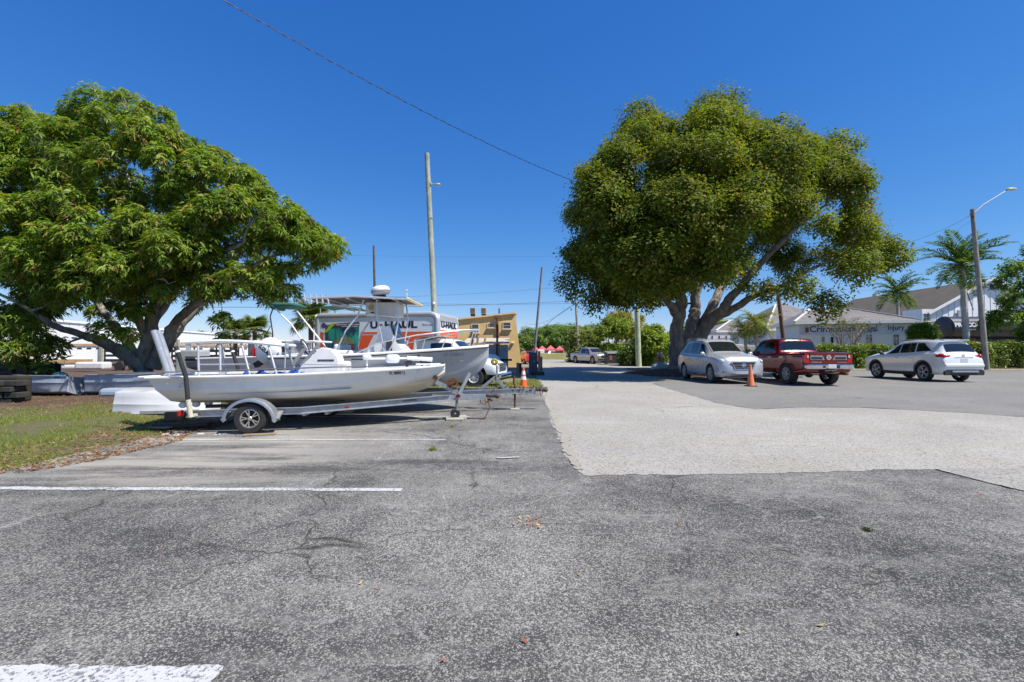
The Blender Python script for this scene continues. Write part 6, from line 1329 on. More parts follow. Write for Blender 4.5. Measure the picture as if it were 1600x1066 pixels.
# ---- law office: long white wall running away along the car park
ROOFG = shingle('grey_shingle', (.17, .155, .15), (.25, .235, .225))
def law():
    E0 = P(1247, 505, 45); E1 = P(1437, 500, 42.6); ze = (E0.z + E1.z) / 2
    a = Vector((E0.x + .3, E0.y + .35, 0)); b = Vector((E1.x - .3, E1.y + .35, 0)); root = thing('law_office', 'white law office with blue lettering and grey shingle roof behind the hedge', 'building', ((a.x + b.x) / 2 + 2, (a.y + b.y) / 2, 0))
    d = (b - a).normalized(); L = (b - a).length; n = Vector((d.y, -d.x, 0)); n = n if n.y < 0 else -n; W = 7.5
    m = MB(); c = [a, b, b - n * W, a - n * W]; vs = [(p.x, p.y, -.1) for p in c] + [(p.x, p.y, ze - .1) for p in c]; m.add(vs, [(0, 1, 5, 4), (1, 2, 6, 5), (2, 3, 7, 6), (3, 0, 4, 7), (4, 5, 6, 7)]); m.build('wall', STUCW, root, world=True)
    # eaves and hip roof
    o = .45; e = [a + n * o - d * .5, b + n * o + d * .5, b - n * (W + o) + d * .5, a - n * (W + o) - d * .5]; e = [Vector((p.x, p.y, ze + .05)) for p in e]
    zr = P(1370, 479, 45).z; r0 = a - n * W / 2 + d * 2.2; r1 = b - n * W / 2 - d * 3.6; r0.z = r1.z = zr
    roof_face('roof', [e[0], e[1], r1, r0], ROOFG, root); roof_face('roof', [e[1], e[2], r1], ROOFG, root); roof_face('roof', [e[2], e[3], r0, r1], ROOFG, root); roof_face('roof', [e[3], e[0], r0], ROOFG, root)
    m = MB(); up = Vector((0, 0, .0))
    for p, q in ((e[0], e[1]), (e[1], e[2]), (e[3], e[0])): m.bar(p - Vector((0, 0, .12)), q - Vector((0, 0, .12)), .10, .26)
    m.build('fascia', TRIMW, root, world=True); m = MB()
    for p, q in ((r0, e[0]), (r0, r1), (r1, e[1])): m.bar(p + Vector((0, 0, .05)), q + Vector((0, 0, .05)), .22, .08)
    m.build('ridge_cap', M('pale_ridge', (.62, .60, .58), .8), root, world=True)
    m = MB(); m.bar(a + n * .04 + Vector((0, 0, ze - .72)), b + n * .04 + Vector((0, 0, ze - .72)), .08, .92); m.build('sign_band', M('sign_band_eave_shade', (.76, .77, .78), .7), root, world=True)  # shade under the eave is put into the band's blue-grey colour
    m = MB(); m.bar(a + n * .07 + Vector((0, 0, ze - 1.22)), b + n * .07 + Vector((0, 0, ze - 1.22)), .14, .10); m.build('band_ledge', TRIMW, root, world=True)
    def along(px):                                      # metres along the wall where the sight line of a picture column meets it
        k = (px - CX) / F; den = d.x - k * d.y; return (k * a.y - a.x) / den
    INK = M('blue_sign_lettering', (.025, .05, .20), .5)
    for s, p0, p1 in (('Criminal', 1265, 1318), ('Law', 1322, 1334), ('Personal', 1350, 1369.5), ('Injury', 1387, 1413)):
        if s == 'Law': p0, p1 = 1321, 1337
        if s == '&': p0, p1 = 1338, 1342
        if s == 'Personal': p0, p1 = 1343, 1369.5
        u0, u1 = along(p0), along(p1); z = ze - .98; mt = frame(wall_pt(a, b, u0 / L, z) + n * .09 - Vector(root.location), d, (0, 0, 1)); text('sign_lettering', s, INK, root, width=u1 - u0, height=.62, m=mt, bold=.02)
    u = along(1259); m = MB(); m.box(wall_pt(a, b, u / L, ze - .75) + n * .1, (.06, .9, .5)); m.build('sign_emblem', M('emblem_brown', (.20, .08, .06), .6), root, world=True)
    for p0, p1, z0, h, mu, lb in ((1283, 1289, .5, 2.35, (0, 0), 'tall dark door panel'), (1297, 1303, .5, 2.35, (0, 0), None), (1352, 1363, 1.95, 1.35, (1, 2), None), (1395, 1405, 1.95, 1.35, (1, 1), None)):
        u0, u1 = along(p0), along(p1); window(root, a, b, u0, z0, u1 - u0, h, mu, name='window', label=lb)
    # shutters of raised white boards between the windows
    for p0, p1 in ((1308, 1318), (1322, 1334), (1338, 1347)):
        u0, u1 = along(p0), along(p1); m = MB(); m.bar(wall_pt(a, b, u0 / L, 1.9) + n * .03, wall_pt(a, b, u1 / L, 1.9) + n * .03, .05, 2.0); m.build('wall_panel', TRIMW, root, world=True)
    for k in range(5): q = wall_pt(a, b, along(1374 + 6 * k) / L, 1.4 + .12 * (k % 3)); m = MB(); m.bbox(q + n * .12, (.16, .22, .3 + .3 * (k % 2)), .03); m.build('shadow_blotch', M('shadow_blotch_grey', (.38, .40, .42), .6), root, world=True)  # grey blocks stand in for the shadow blotches on the wall
law()
def hip(name, label, x0, x1, y0, y1, ze, zr, inset, roofm, wallm=STUCW, wins=(), face=True, ridge_along='x'):
    root = thing(name, label, 'building', ((x0 + x1) / 2, (y0 + y1) / 2, 0)); m = MB(); m.box(((x0 + x1) / 2, (y0 + y1) / 2, ze / 2 - .1), (x1 - x0, y1 - y0, ze)); m.build('wall', wallm, root, world=True)
    o = .4; e = [Vector((x0 - o, y0 - o, ze)), Vector((x1 + o, y0 - o, ze)), Vector((x1 + o, y1 + o, ze)), Vector((x0 - o, y1 + o, ze))]
    if ridge_along == 'x': r0, r1 = Vector((x0 + inset, (y0 + y1) / 2, zr)), Vector((x1 - inset, (y0 + y1) / 2, zr)); fs = [[e[0], e[1], r1, r0], [e[1], e[2], r1], [e[2], e[3], r0, r1], [e[3], e[0], r0]]
    else: r0, r1 = Vector(((x0 + x1) / 2, y0 + inset, zr)), Vector(((x0 + x1) / 2, y1 - inset, zr)); fs = [[e[0], e[1], r0], [e[1], e[2], r1, r0], [e[2], e[3], r1], [e[3], e[0], r0, r1]]
    for f in fs: roof_face('roof', f, roofm, root)
    m = MB(); m.bar(e[0] - Vector((0, 0, .1)), e[1] - Vector((0, 0, .1)), .1, .24); m.bar(e[0] - Vector((0, 0, .1)), e[3] - Vector((0, 0, .1)), .1, .24); m.build('fascia', TRIMW, root, world=True)
    m = MB(); m.bar(r0 + Vector((0, 0, .05)), r1 + Vector((0, 0, .05)), .25, .08); m.bar(r0 + Vector((0, 0, .05)), e[0] + Vector((0, 0, .05)), .22, .08); m.build('ridge_cap', M('pale_ridge', (.62, .60, .58), .8), root, world=True)
    for (px0, px1, z0, h) in wins:
        a = (px0 - CX) / F * y0; b = (px1 - CX) / F * y0; window(root, (a - 1, y0), (b + 1, y0), 1.0, z0, b - a, h, (1, 1))
    return root
sx = lambda px, d: (px - CX) / F * d
hip('shingle_house', 'higher shingle roofed block behind the red brown pole', sx(1200, 58), sx(1258, 58) + 6, 58, 70, 4.2, P(1222, 476, 64).z, 4.5, ROOFG)
hip('white_annex', 'low white building with dark twin windows behind the bottle palm', sx(1122, 60), sx(1212, 60), 60, 70, P(1150, 517, 60).z, P(1150, 508, 65).z + .6, 4, ROOFG, wins=((1133, 1137, 1.4, 1.7), (1140, 1144, 1.2, 1.9), (1163, 1167, .4, 2.6)))
m = MB(); m.box((0, 0, 1.5), (3.4, .3, 1.5)); o = m.build('board_sign', M('sign_grey_white', (.6, .62, .66), .6)); o.location = (sx(1118, 56), 56, 1.1); tag(o, 'white board sign with dark bars left of the low white annex', 'sign')
for i in range(4):
    m = MB(); m.box((-1.3 + .85 * i, -.18, 1.5), (.12, .06, 1.4)); q = m.build('sign_bar', TRIM, o)
def gable():
    A = P(1546, 437, 60); E = P(1453, 487, 60); root = thing('gabled_warehouse', 'large white ribbed warehouse with a brown roof and gable above the tank cars', 'building', (A.x, 75, 0)); xr = 2 * A.x - E.x; y0, y1 = 60., 84.
    n = 40; w = (xr - E.x) / n
    for i in range(n):
        xa, xb = E.x + w * i, E.x + w * (i + 1) - .03; h = lambda x: E.z + (A.z - E.z) * (1 - abs(x - A.x) / (A.x - E.x))
        m = MB(); m.prism([(xa, -.1), (xb, -.1), (xb, h(xb)), (xa, h(xa))], .06 if i % 2 else .10, 'Y', y0 - (.06 if i % 2 else .10)); m.build('wall_sheet', METALW, root, world=True)
    m = MB(); m.prism([(E.x, -.1), (xr, -.1), (xr, E.z), (A.x, A.z), (E.x, E.z)], y1 - y0, 'Y', y0 + .01); m.build('wall', METALW, root, world=True)
    RB = M('brown_green_roof', (.10, .085, .06), .85, var=.15, scale=.6)
    roof_face('roof', [(E.x - .6, y0 - .5, E.z - .3), (E.x - .6, y1, E.z - .3), (A.x, y1, A.z + .12), (A.x, y0 - .5, A.z + .12)], RB, root, .2); roof_face('roof', [(xr + .6, y0 - .5, E.z - .3), (xr + .6, y1, E.z - .3), (A.x, y1, A.z + .12), (A.x, y0 - .5, A.z + .12)], RB, root, .2)
    m = MB(); m.bar((E.x - .6, y0 - .55, E.z - .3), (A.x, y0 - .55, A.z + .1), .12, .3); m.bar((xr + .6, y0 - .55, E.z - .3), (A.x, y0 - .55, A.z + .1), .12, .3); m.build('barge_board', TRIMW, root, world=True)
    z5 = P(1500, 502, 60).z; m = MB(); m.bar((E.x - .3, y0 - .22, z5), (xr, y0 - .22, z5), .25, .16); m.build('wall_ledge', M('tan_ledge', (.6, .5, .4), .7), root, world=True)
    q = P(1449, 502, 59.8); window(root, (q.x - 1.5, 59.8), (q.x + 3, 59.8), .9, q.z - .0, .9, 1.0)
    m = MB(); a = P(1446, 500, 60.2); m.box((a.x + 1, 61.5, a.z + .3), (3.2, 3, 2.2)); m.build('side_bay', METALW, root, world=True)
    q = P(1502, 494, 59.7); m = MB(); m.box(q, (.9, .2, 1.5)); m.build('wall_vent', M('vent_grey', (.4, .42, .45)), root, world=True)
gable()
def tank(px, d, z, label, letters):
    root = thing('tank_wagon', label, 'tank wagon', (sx(px, d), d, 2.1), 0, 'tank wagons on the railway'); L, r = 14., 1.28; BK = M('tank_black', (.022, .022, .026), .35, var=.25, coat=.2, dirt=.1)
    m = MB(); m.lathe([(.001, 0), (.8, .03), (1.15, .12), (r, .3), (r, L - .3), (1.15, L - .12), (.8, L - .03), (.001, L)], 36, (0, 0, z), 'X'); m.build('tank', BK, root, smooth=35)
    for x in (.32, 4.2, 7.5, 10.8, 13.4): m = MB(); m.lathe([(r + .005, x - .04), (r + .03, x - .04), (r + .03, x + .04), (r + .005, x + .04)], 36, (0, 0, z), 'X'); m.build('tank_hoop', TRIM, root)
    m = MB(); m.lathe([(.001, r + .4), (.35, r + .4), (.35, r - .1)], 16, (7, 0, z)); m.tube([(5.2, -.5, z + r), (5.2, -.5, z + r + .35), (8.8, -.5, z + r + .35), (8.8, -.5, z + r)], .03, 6); m.build('dome_hatch', BK, root)
    m = MB(); m.box((L / 2, 0, z - r - .12), (L + .8, .8, .3)); m.build('underframe', TRIM, root)
    for x in (1.2, 2.8, 11.2, 12.8): m = MB(); m.lathe([(.001, -.8), (.42, -.8), (.42, .8), (.001, .8)], 18, (x, 0, .42), 'Y'); m.build('wheelset', RUST, root)
    if letters:
        text('tank_lettering', 'PROCOR', M('tank_white_lettering', (.62, .64, .66), .6), root, width=2.9, height=.50, m=frame((.36, -r - .02, z + .05), (1, 0, 0), (0, .20, 1)), bold=.05); text('tank_lettering', 'ENTERPRISES LTD', M('tank_white_lettering', (.6, .6, .6)), root, width=1.5, height=.12, m=frame((1.1, -r - .012, z - .30), (1, 0, 0), (0, 0, 1)))
        m = MB(); m.lathe([(.001, 0), (.2, 0), (.2, .01)], 14, (.45, -r * .9, z - .05), 'Y'); m.build('tank_marking', M('marking_orange', (.25, .12, .05)), root)
    return root
tank(1471, 52, 1.95, 'black tank wagon with white PROCOR lettering behind the street light', True)
tank(1678, 52, 1.95, 'second plain black tank wagon half behind the right edge tree', False)
m = MB(); m.box((75, 51.3, 2.14), (70, .1, .16)); struct(m.build('rail', RUST)); m = MB(); m.box((75, 52.7, 2.14), (70, .1, .16)); struct(m.build('rail', RUST))
m = MB(); m.bbox((0, 0, 1.1), (1.3, .9, 2.2), .05); o = m.build('transformer_box', M('transformer_green', (.16, .25, .19), .6, var=.15)); o.location = (sx(1484, 38), 38, .0); tag(o, 'green utility transformer box between the white SUV roof and the royal palm', 'box')
m = MB(); m.bbox((0, -.47, 1.1), (.03, .03, 2.0), .005); m.build('box_seam', TRIM, o)
# ---- white metal building and board fence at the left
def leftb():
    a = Vector((-50., 40., 0)); b = Vector((-64., 112., 0)); d = (b - a); L = d.length; d.normalize(); n = Vector((d.y, -d.x, 0)); z = 4.6; root = thing('white_metal_building', 'long low white metal building running away behind the mango tree', 'building', (a + b) / 2)
    N = 48; w = L / N
    for i in range(N):
        m = MB(); m.bar(wall_pt(a, b, i / N + .0008, z / 2 + .3) , wall_pt(a, b, (i + 1) / N - .0008, z / 2 + .3), .12, z - .0); m.build('wall_sheet', METALW, root, world=True)
        if i % 2 == 0: q = wall_pt(a, b, (i + .5) / N, 3.05); m = MB(); m.bar(q - d * .45 + n * .08, q + d * .45 + n * .08, .06, .16); m.build('vent_slot', TRIM, root, world=True)
    c = (a + b) / 2 - n * 7; m = MB(); m.bar(a - n * 6.2 + Vector((0, 0, z / 2)), b - n * 6.2 + Vector((0, 0, z / 2)), 12, z); m.build('wall', METALW, root, world=True)
    roof_face('roof', [a + n * .2 + Vector((0, 0, z + .3)), b + n * .2 + Vector((0, 0, z + .3)), b - n * 7 + Vector((0, 0, z + 1.1)), a - n * 7 + Vector((0, 0, z + 1.1))], METALW, root)
leftb()
def fence(a, b, z0, z1, n, label, posts=True):
    a = Vector(a); b = Vector(b); d = (b - a); L = d.length; d.normalize(); nn = Vector((d.y, -d.x, 0)); root = thing('board_fence', label, 'fence', (a + b) / 2); w = L / n
    for i in range(n):
        m = MB(); m.bar(wall_pt(a, b, (i + .03) / n, (z0 + z1) / 2), wall_pt(a, b, (i + .97) / n, (z0 + z1) / 2), .04, z1 - z0); m.build('board', METALW, root, world=True)
        if i % 2 == 0: q = wall_pt(a, b, (i + .5) / n, z1 - .28); m = MB(); m.bar(q - d * .2 + nn * .03, q + d * .2 + nn * .03, .03, .14); m.build('dark_slot', TRIM, root, world=True)
    tan = M('tan_rail_wood', (.40, .30, .20), .8, var=.15, scale=2)
    m = MB(); m.bar(wall_pt(a, b, 0, z1 + .10) + nn * .06, wall_pt(a, b, 1, z1 + .10) + nn * .06, .12, .24); m.build('top_rail', tan, root, world=True)
    m = MB(); m.bar(wall_pt(a, b, 0, z0 + .1) + nn * .12, wall_pt(a, b, .9, z0 + .1) + nn * .12, .14, .34); m.build('bottom_rail', M('orange_tan_wood', (.42, .27, .13), .8, var=.2), root, world=True)
    for u in np.linspace(.03, .97, max(2, int(L / 7))): m = MB(); q = wall_pt(a, b, u, 1.3); m.box(q + nn * .16, (.28, .28, 2.9)); m.build('post', M('greenish_post', (.34, .33, .26), .85, var=.2), root, world=True)
fence((sx(-40, 46), 46, 0), (sx(165, 50), 50, 0), .30, 2.0, 26, 'white board fence with tan rails seen left of the mango trunk')
fence((sx(270, 52), 52, 0), (sx(470, 62), 62, 0), .30, 2.0, 24, 'white board fence with dark slots seen between the trunk and the bimini boat')
def slat_trailer(x0, x1, d, label, n=4):
    root = thing('slatted_trailer', label, 'utility trailer', (sx((x0 + x1) / 2, d), d, 0)); a, b = sx(x0, d), sx(x1, d); DK = M('dark_slat', (.035, .03, .035), .6)
    for k in range(n): z = .45 + .33 * k; m = MB(); m.box(((a + b) / 2, d, z), (b - a, .06, .17)); m.build('slat', DK, root, world=True)
    for x in np.linspace(a, b, 4): m = MB(); m.box((x, d + .06, .9), (.08, .06, 1.5)); m.build('stake', DK, root, world=True)
    m = MB(); m.box(((a + b) / 2, d + .9, .42), (b - a, 1.8, .1)); m.build('trailer_bed', DK, root, world=True)
    for s in (-.5, .5): m = MB(); m.lathe([(.001, -.1), (.33, -.1), (.33, .1), (.001, .1)], 20, ((a + b) / 2 + s, d - .05, .33), 'Y'); m.build('wheel', TYRE, root, world=True)
slat_trailer(163, 236, 33, 'dark slatted utility trailer in front of the white fence left of the trunk'); slat_trailer(268, 372, 30, 'dark slatted utility trailer behind the skiff platform legs')
m = MB(); m.bbox((0, 0, .45), (1.9, .8, .5), .12); m.bbox((-1.3, 0, .35), (1.2, .7, .3), .1); o = m.build('white_tank', M('white_plastic', (.72, .72, .70), .4, dirt=.2)); o.location = (sx(147, 31), 31, 0); tag(o, 'low white plastic tank lying on the ground before the white fence', 'tank')
m = MB(); m.bbox((0, 0, .75), (1.3, .9, 1.5), .08); o = m.build('grey_crate', M('grey_crate', (.40, .43, .45), .6)); o.location = (sx(302, 25), 25, 0); tag(o, 'pale grey covered box behind the skiff platform legs', 'crate')
# stone planters in the shade at the far left
def planter(x0, x1, d, z0, z1, label):
    root = thing('stone_planter', label, 'planter', (sx((x0 + x1) / 2, d), d, 0)); rr = np.random.default_rng(int(d * 7)); a, b = sx(x0, d), sx(x1, d); n = int((b - a) / .34)
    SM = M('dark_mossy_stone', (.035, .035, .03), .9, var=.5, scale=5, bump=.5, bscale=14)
    for k in range(max(1, int((z1 - z0) / .16))):
        for i in range(n): w = (b - a) / n; m = MB(); m.bbox((a + w * (i + .5 + .35 * (k % 2)) + rr.normal() * .02, d + rr.normal() * .04, z0 + .16 * k + .08), (w * rr.uniform(.8, 1.0), .36, .15 + rr.uniform(-.02, .015)), .018, rz=rr.normal() * .06); m.build('stone', SM, root, world=True)
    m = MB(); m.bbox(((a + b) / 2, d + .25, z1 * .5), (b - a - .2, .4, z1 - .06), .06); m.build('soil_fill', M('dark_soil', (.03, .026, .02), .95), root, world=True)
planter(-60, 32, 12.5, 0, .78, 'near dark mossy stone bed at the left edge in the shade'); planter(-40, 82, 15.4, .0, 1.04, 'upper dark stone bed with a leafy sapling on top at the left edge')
# red canopies and low wall far down the road
for i, (x0, x1, zt, lb) in enumerate(((832, 842, 2.4, 'small red canopy beside the leaning pole'), (841, 854, 2.5, 'wide red canopy second from the leaning pole'), (853, 868, 2.6, 'pinkish red canopy in the middle of the row'), (868, 881, 2.5, 'orange red canopy nearest the bushes'))):
    d = 88 + i; a, b = sx(x0, d), sx(x1, d) - .05; root = thing('red_canopy', lb, 'canopy', ((a + b) / 2, d, 0), 0, 'red canopies at the far end of the road'); h = (b - a) / 2
    m = MB(); m.add([(-h, -1.2, 1.75), (h, -1.2, 1.75), (h, 1.2, 1.75), (-h, 1.2, 1.75), (0, 0, zt)], [(0, 1, 4), (1, 2, 4), (2, 3, 4), (3, 0, 4), (3, 2, 1, 0)]); m.box((0, -1.2, 1.62), (2 * h, .04, .3)); m.build('canopy_top', M('canopy_red', (.62, .10, .10), .7, var=.1), root)
    for s in (-1, 1): m = MB(); m.tube([(s * h * .9, -1.1, 0), (s * h * .9, -1.1, 1.75)], .04, 6); m.build('canopy_pole', WHITEP, root)
m = MB(); m.bbox((0, 0, .55), (6.2, .3, 1.1), .05); o = m.build('low_wall', M('yellow_green_wall', (.40, .36, .14), .85, var=.2)); o.location = (sx(856, 80), 80, 0); tag(o, 'low yellow green wall below the red canopies', 'wall')
m = MB(); m.bbox((0, 0, .6), (1.2, .8, 1.2), .1); o = m.build('white_bin', WHITEP); o.location = (sx(845, 82), 82, .5); tag(o, 'small white bin under the red canopies', 'bin')
def dumpster():
    root = thing('dumpster', 'dark grey dumpster with sloping lid and white stickers beside the grey pickup', 'dumpster', (sx(962, 49), 49, 0), .0); m = MB(); m.prism([(-.9, .12), (.9, .12), (.95, 1.3), (-.95, 1.15)], 2.15, 'X', -1.05); m.build('bin_body', M('dumpster_dark', (.035, .04, .04), .6, var=.3, dirt=.3), root)
    m = MB(); m.prism([(-1.0, 1.18), (1.0, 1.33), (.9, 1.45), (-.9, 1.28)], 2.2, 'X', -1.08); m.build('bin_lid', M('lid_grey', (.16, .17, .17), .6), root)
    for x, w, mt in ((-.72, .28, M('sticker_maroon', (.30, .10, .12))), (-.1, .16, PLATE), (.55, .34, PLATE)): m = MB(); m.box((x, -.935, .75), (w, .02, .55 if w > .2 else .3)); m.build('sticker', mt, root)
    m = MB(); m.bbox((1.12, 0, .9), (.12, 1.2, .14), .02); m.bbox((-1.12, 0, .9), (.12, 1.2, .14), .02); m.build('lifting_sleeve', TRIM, root)
dumpster()

# ================================================================== bushes, hedge, palms, far trees
def blob_plant(name, label, cat, base, lobes, L, W, per, dens, pal, palw, seed, group=None, stems=True, bark=None, droop=.15, gap=-.45, gs=2., mat=None, kind=None):
    root = thing(name, label, cat, base, 0, group); p, d = shell(lobes, dens, seed, gap=gap, gs=gs, low=.7)
    o = leaves('crown', p, d, per, L, W, mat or leafmat('bush_leaf', .34, .45), None, pal, palw, seed, droop=droop, clus=L * .4, fold=False); shift_parent(o, root)
    if stems:
        m = MB(); r = np.random.default_rng(seed)
        for c, rad in lobes: branch(m, Vector(base) + Vector((r.normal() * .1, r.normal() * .1, 0)), c, max(.03, rad * .06), .012, 0, r, 6, 5)
        m.build('stem', bark or barkmat('shrub_bark', (.12, .10, .08), (.22, .19, .16)), root, world=True, smooth=60)
    return root
G1 = [(.15, .22, .03), (.20, .28, .035), (.27, .33, .045), (.09, .13, .02)]
for i, (poly, d0, dp, n, pal, lb) in enumerate((
        ([(884, 572), (884, 530), (896, 512), (915, 508), (932, 520), (938, 545), (938, 572)], 60, 2.0, 14, [(.18, .22, .05), (.28, .30, .10), (.12, .16, .03)], 'pale palm-like bush left end of the row, behind the grey pickup'),
        ([(915, 572), (912, 520), (930, 500), (955, 492), (985, 500), (990, 540), (985, 572)], 57, 2.2, 22, G1, 'tall green bush above the dumpster'),
        ([(945, 520), (950, 488), (975, 480), (1000, 484), (1012, 505), (1000, 530), (965, 535)], 60, 2.0, 14, [(.24, .21, .04), (.34, .22, .06), (.16, .20, .03)], 'bronze tinted bush top behind the pale green pole'),
        ([(985, 576), (985, 530), (1000, 515), (1020, 505), (1045, 510), (1058, 535), (1052, 560), (1040, 576)], 46, 2.2, 26, [(.20, .27, .03), (.27, .33, .04), (.13, .19, .02), (.08, .12, .015)], 'bright lime green bush between the pale green pole and the trunk'),
        ([(968, 576), (962, 545), (985, 530), (1015, 545), (1030, 576)], 45.5, 1.2, 14, [(.05, .08, .014), (.08, .12, .02)], 'dark low bush at the foot of the pale green pole'))):
    lo = lobes_in(poly, d0, dp, n, .5, 1.3, 60 + i); b = Vector((sx((poly[0][0] + poly[-1][0]) / 2, d0), d0, 0)); blob_plant('bush', lb, 'bush', b, lo, .30, .14, 5, 70, pal, [1] * len(pal), 70 + i, 'bushes behind the pale green pole')
# far tree line, individual trees
far = ((822, 110, 34, 4.5, 'round far tree just right of the yellow building'), (845, 125, 36, 6.5, 'bright far tree left above the red canopies'), (866, 118, 40, 6.0, 'tall far tree in the middle above the red canopies'), (888, 112, 34, 6.0, 'far tree partly behind the first bush'), (1050, 95, 30, 4.4, 'far tree between the bushes and the trunk'), (1100, 90, 34, 6.0, 'light green tree seen between trunk and white annex'), (1125, 100, 32, 6.5, 'far tree above the white annex roof'), (1245, 80, 30, 6.0, 'green tree crown beside the red brown pole'), (1430, 58, 16, 3.8, 'green tree in front of the brown warehouse roof'), (300, 120, 30, 5.5, 'far tree behind the white metal building'), (555, 120, 30, 5, 'far tree hidden low behind the moving truck'))
for i, (px, d, hpx, h, lb) in enumerate(far):
    h *= 1.3
    r = np.random.default_rng(90 + i); c = Vector((sx(px, d), d, 0)); lo = [(c + Vector((r.normal() * h * .38, r.normal() * h * .3, h * r.uniform(.42, .82))), h * r.uniform(.16, .30)) for _ in range(16)]
    blob_plant('far_tree', lb, 'tree', c, lo, .48, .24, 4, 24, [(.13, .20, .04), (.17, .26, .055), (.22, .30, .07), (.09, .14, .04)], [2, 2, 1, 2], 90 + i, 'trees in the distance')
# long far tree line on the horizon, one mass
r = np.random.default_rng(5); lo = []
for i in range(260): x = r.uniform(-330, 380); lo.append((Vector((x, 240 + r.uniform(0, 40), r.uniform(.5, 4.5))), r.uniform(2.2, 4.5)))
p, d = shell(lo, 2.0, 6, gap=-2); o = leaves('treeline', p, d, 2, 1.8, 1.0, leafmat('bush_leaf'), None, [(.07, .11, .03), (.09, .14, .04)], [1, 1], 6, fold=False); tag(o, 'dark green line of woods along the horizon', 'woods', kind='stuff')
# clipped hedge: dark core and a skin of glossy leaves
def hedge(x0, x1, y0, y1, zb, zt, label, seed, pal):
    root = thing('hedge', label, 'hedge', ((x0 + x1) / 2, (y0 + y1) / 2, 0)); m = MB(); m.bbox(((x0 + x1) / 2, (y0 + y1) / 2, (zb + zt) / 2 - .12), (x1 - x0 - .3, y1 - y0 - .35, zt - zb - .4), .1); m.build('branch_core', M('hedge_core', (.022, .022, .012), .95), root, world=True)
    r = np.random.default_rng(seed); n = int((x1 - x0) * 520); f = r.random(n); x = r.uniform(x0, x1, n); w1 = .10 * np.sin(x * 1.9) + .07 * np.sin(x * 4.7 + 1)
    top = f < .38; y = np.where(top, r.uniform(y0, y1, n), y0 + np.abs(r.normal(0, .12, n))); z = np.where(top, zt - np.abs(r.normal(0, .09, n)) + w1, zb + (zt - zb) * r.random(n) ** .85)
    dn = np.where(top[:, None], [0, -.2, 1], [0, -1, .3]) + r.normal(0, .25, (n, 3)); p = np.c_[x, y + w1 * np.where(top, 0, 1), z]
    k = noise3(p, 3.1) > -.62; o = leaves('foliage', p[k], dn[k] / np.linalg.norm(dn[k], axis=1)[:, None], 4, .13, .075, leafmat('hedge_leaf', .3, .3), None, pal, [3, 3, 2, 1], seed, droop=.1, clus=.08, fold=False); shift_parent(o, root)
HP = [(.10, .16, .018), (.15, .22, .024), (.26, .30, .045), (.05, .08, .014)]
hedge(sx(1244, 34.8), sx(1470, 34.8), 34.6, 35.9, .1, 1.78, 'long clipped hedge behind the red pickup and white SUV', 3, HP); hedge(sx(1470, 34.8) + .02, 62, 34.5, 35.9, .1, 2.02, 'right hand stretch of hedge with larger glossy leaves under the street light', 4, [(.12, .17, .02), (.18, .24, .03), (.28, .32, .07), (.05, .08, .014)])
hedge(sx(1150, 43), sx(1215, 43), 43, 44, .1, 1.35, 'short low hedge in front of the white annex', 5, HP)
c = P(1441, 517, 33.9); c.y = 36.6; c.x = sx(1441, 36.6); lo = [(c + Vector(v), .62) for v in ((-.45, 0, .1), (.45, 0, .1), (0, 0, .25), (0, 0, -.25), (-.45, 0, -.35), (.5, -.1, -.25), (0, -.4, 0))]
blob_plant('round_topiary', 'rounded bright green clipped tree at the corner of the law office', 'tree', (c.x, c.y, 0), lo, .13, .08, 4, 330, [(.12, .20, .015), (.17, .26, .02), (.07, .12, .01)], [1, 1, 1], 11, gap=-2)
# bare crape myrtle in front of the sign
base = Vector((sx(1327, 38), 38, 0)); r = np.random.default_rng(8); m = MB(); tips = []
for k in range(7):
    a = 2 * PI * k / 7; e = base + Vector((math.cos(a) * .9, math.sin(a) * .7, 2.9)); pts = branch(m, base + Vector((math.cos(a) * .1, math.sin(a) * .1, 0)), e, .06, .03, 0, r, 7, 6)
    for j in range(7): q = e + Vector((r.normal() * .9, r.normal() * .6, r.uniform(.2, 1.1))); branch(m, pts[int(r.integers(3, 7))], q, .025, .008, .03, r, 5, 4); tips.append((q, .42))
rt = thing('crape_myrtle', 'sparse multi stemmed little tree in front of the blue office lettering', 'tree', base); m.build('trunk', barkmat('myrtle_bark', (.22, .16, .11), (.36, .28, .20)), rt, world=True, smooth=60)
p, d = shell(tips, 38, 9, gap=-.2); o = leaves('crown', p, d, 3, .10, .06, leafmat('bush_leaf'), None, [(.14, .15, .05), (.20, .17, .07), (.10, .12, .03)], [1, 1, 1], 9, fold=False); shift_parent(o, rt)
# tree at the right edge
poly = [(1540, 520), (1528, 500), (1548, 470), (1540, 450), (1565, 425), (1560, 400), (1590, 388), (1640, 350), (1720, 380), (1740, 480), (1700, 540), (1640, 530), (1600, 545), (1570, 530)]
lo = lobes_in(poly, 36.5, 2.6, 46, .45, .95, 33); b = Vector((sx(1640, 37), 37, 0)); r = np.random.default_rng(4)
lm = [[(b, .2), (b + Vector((.1, 0, 1.6)), .17), (b + Vector((-.6, 0, 3.4)), .12), (b + Vector((-2.2, 0, 5)), .06)], [(b, .18), (b + Vector((.3, 0, 2)), .15), (b + Vector((1, .3, 4.5)), .09), (b + Vector((1.5, 0, 7)), .04)]]
def lf3(root):
    p, d = shell(lo, 70, 12, gap=-.25); o = leaves('crown', p, d, 6, .22, .12, leafmat('bush_leaf'), None, [(.11, .18, .025), (.16, .25, .03), (.07, .12, .018)], [1, 1, 1], 12, droop=.2, clus=.1, fold=False); shift_parent(o, root)
build_tree('leafy_tree', 'bright green open tree at the right edge in front of the tank wagons', 'tree', b, lm, lo, barkmat('shrub_bark', (.12, .10, .08), (.22, .19, .16)), lf3, 14, twig=3)
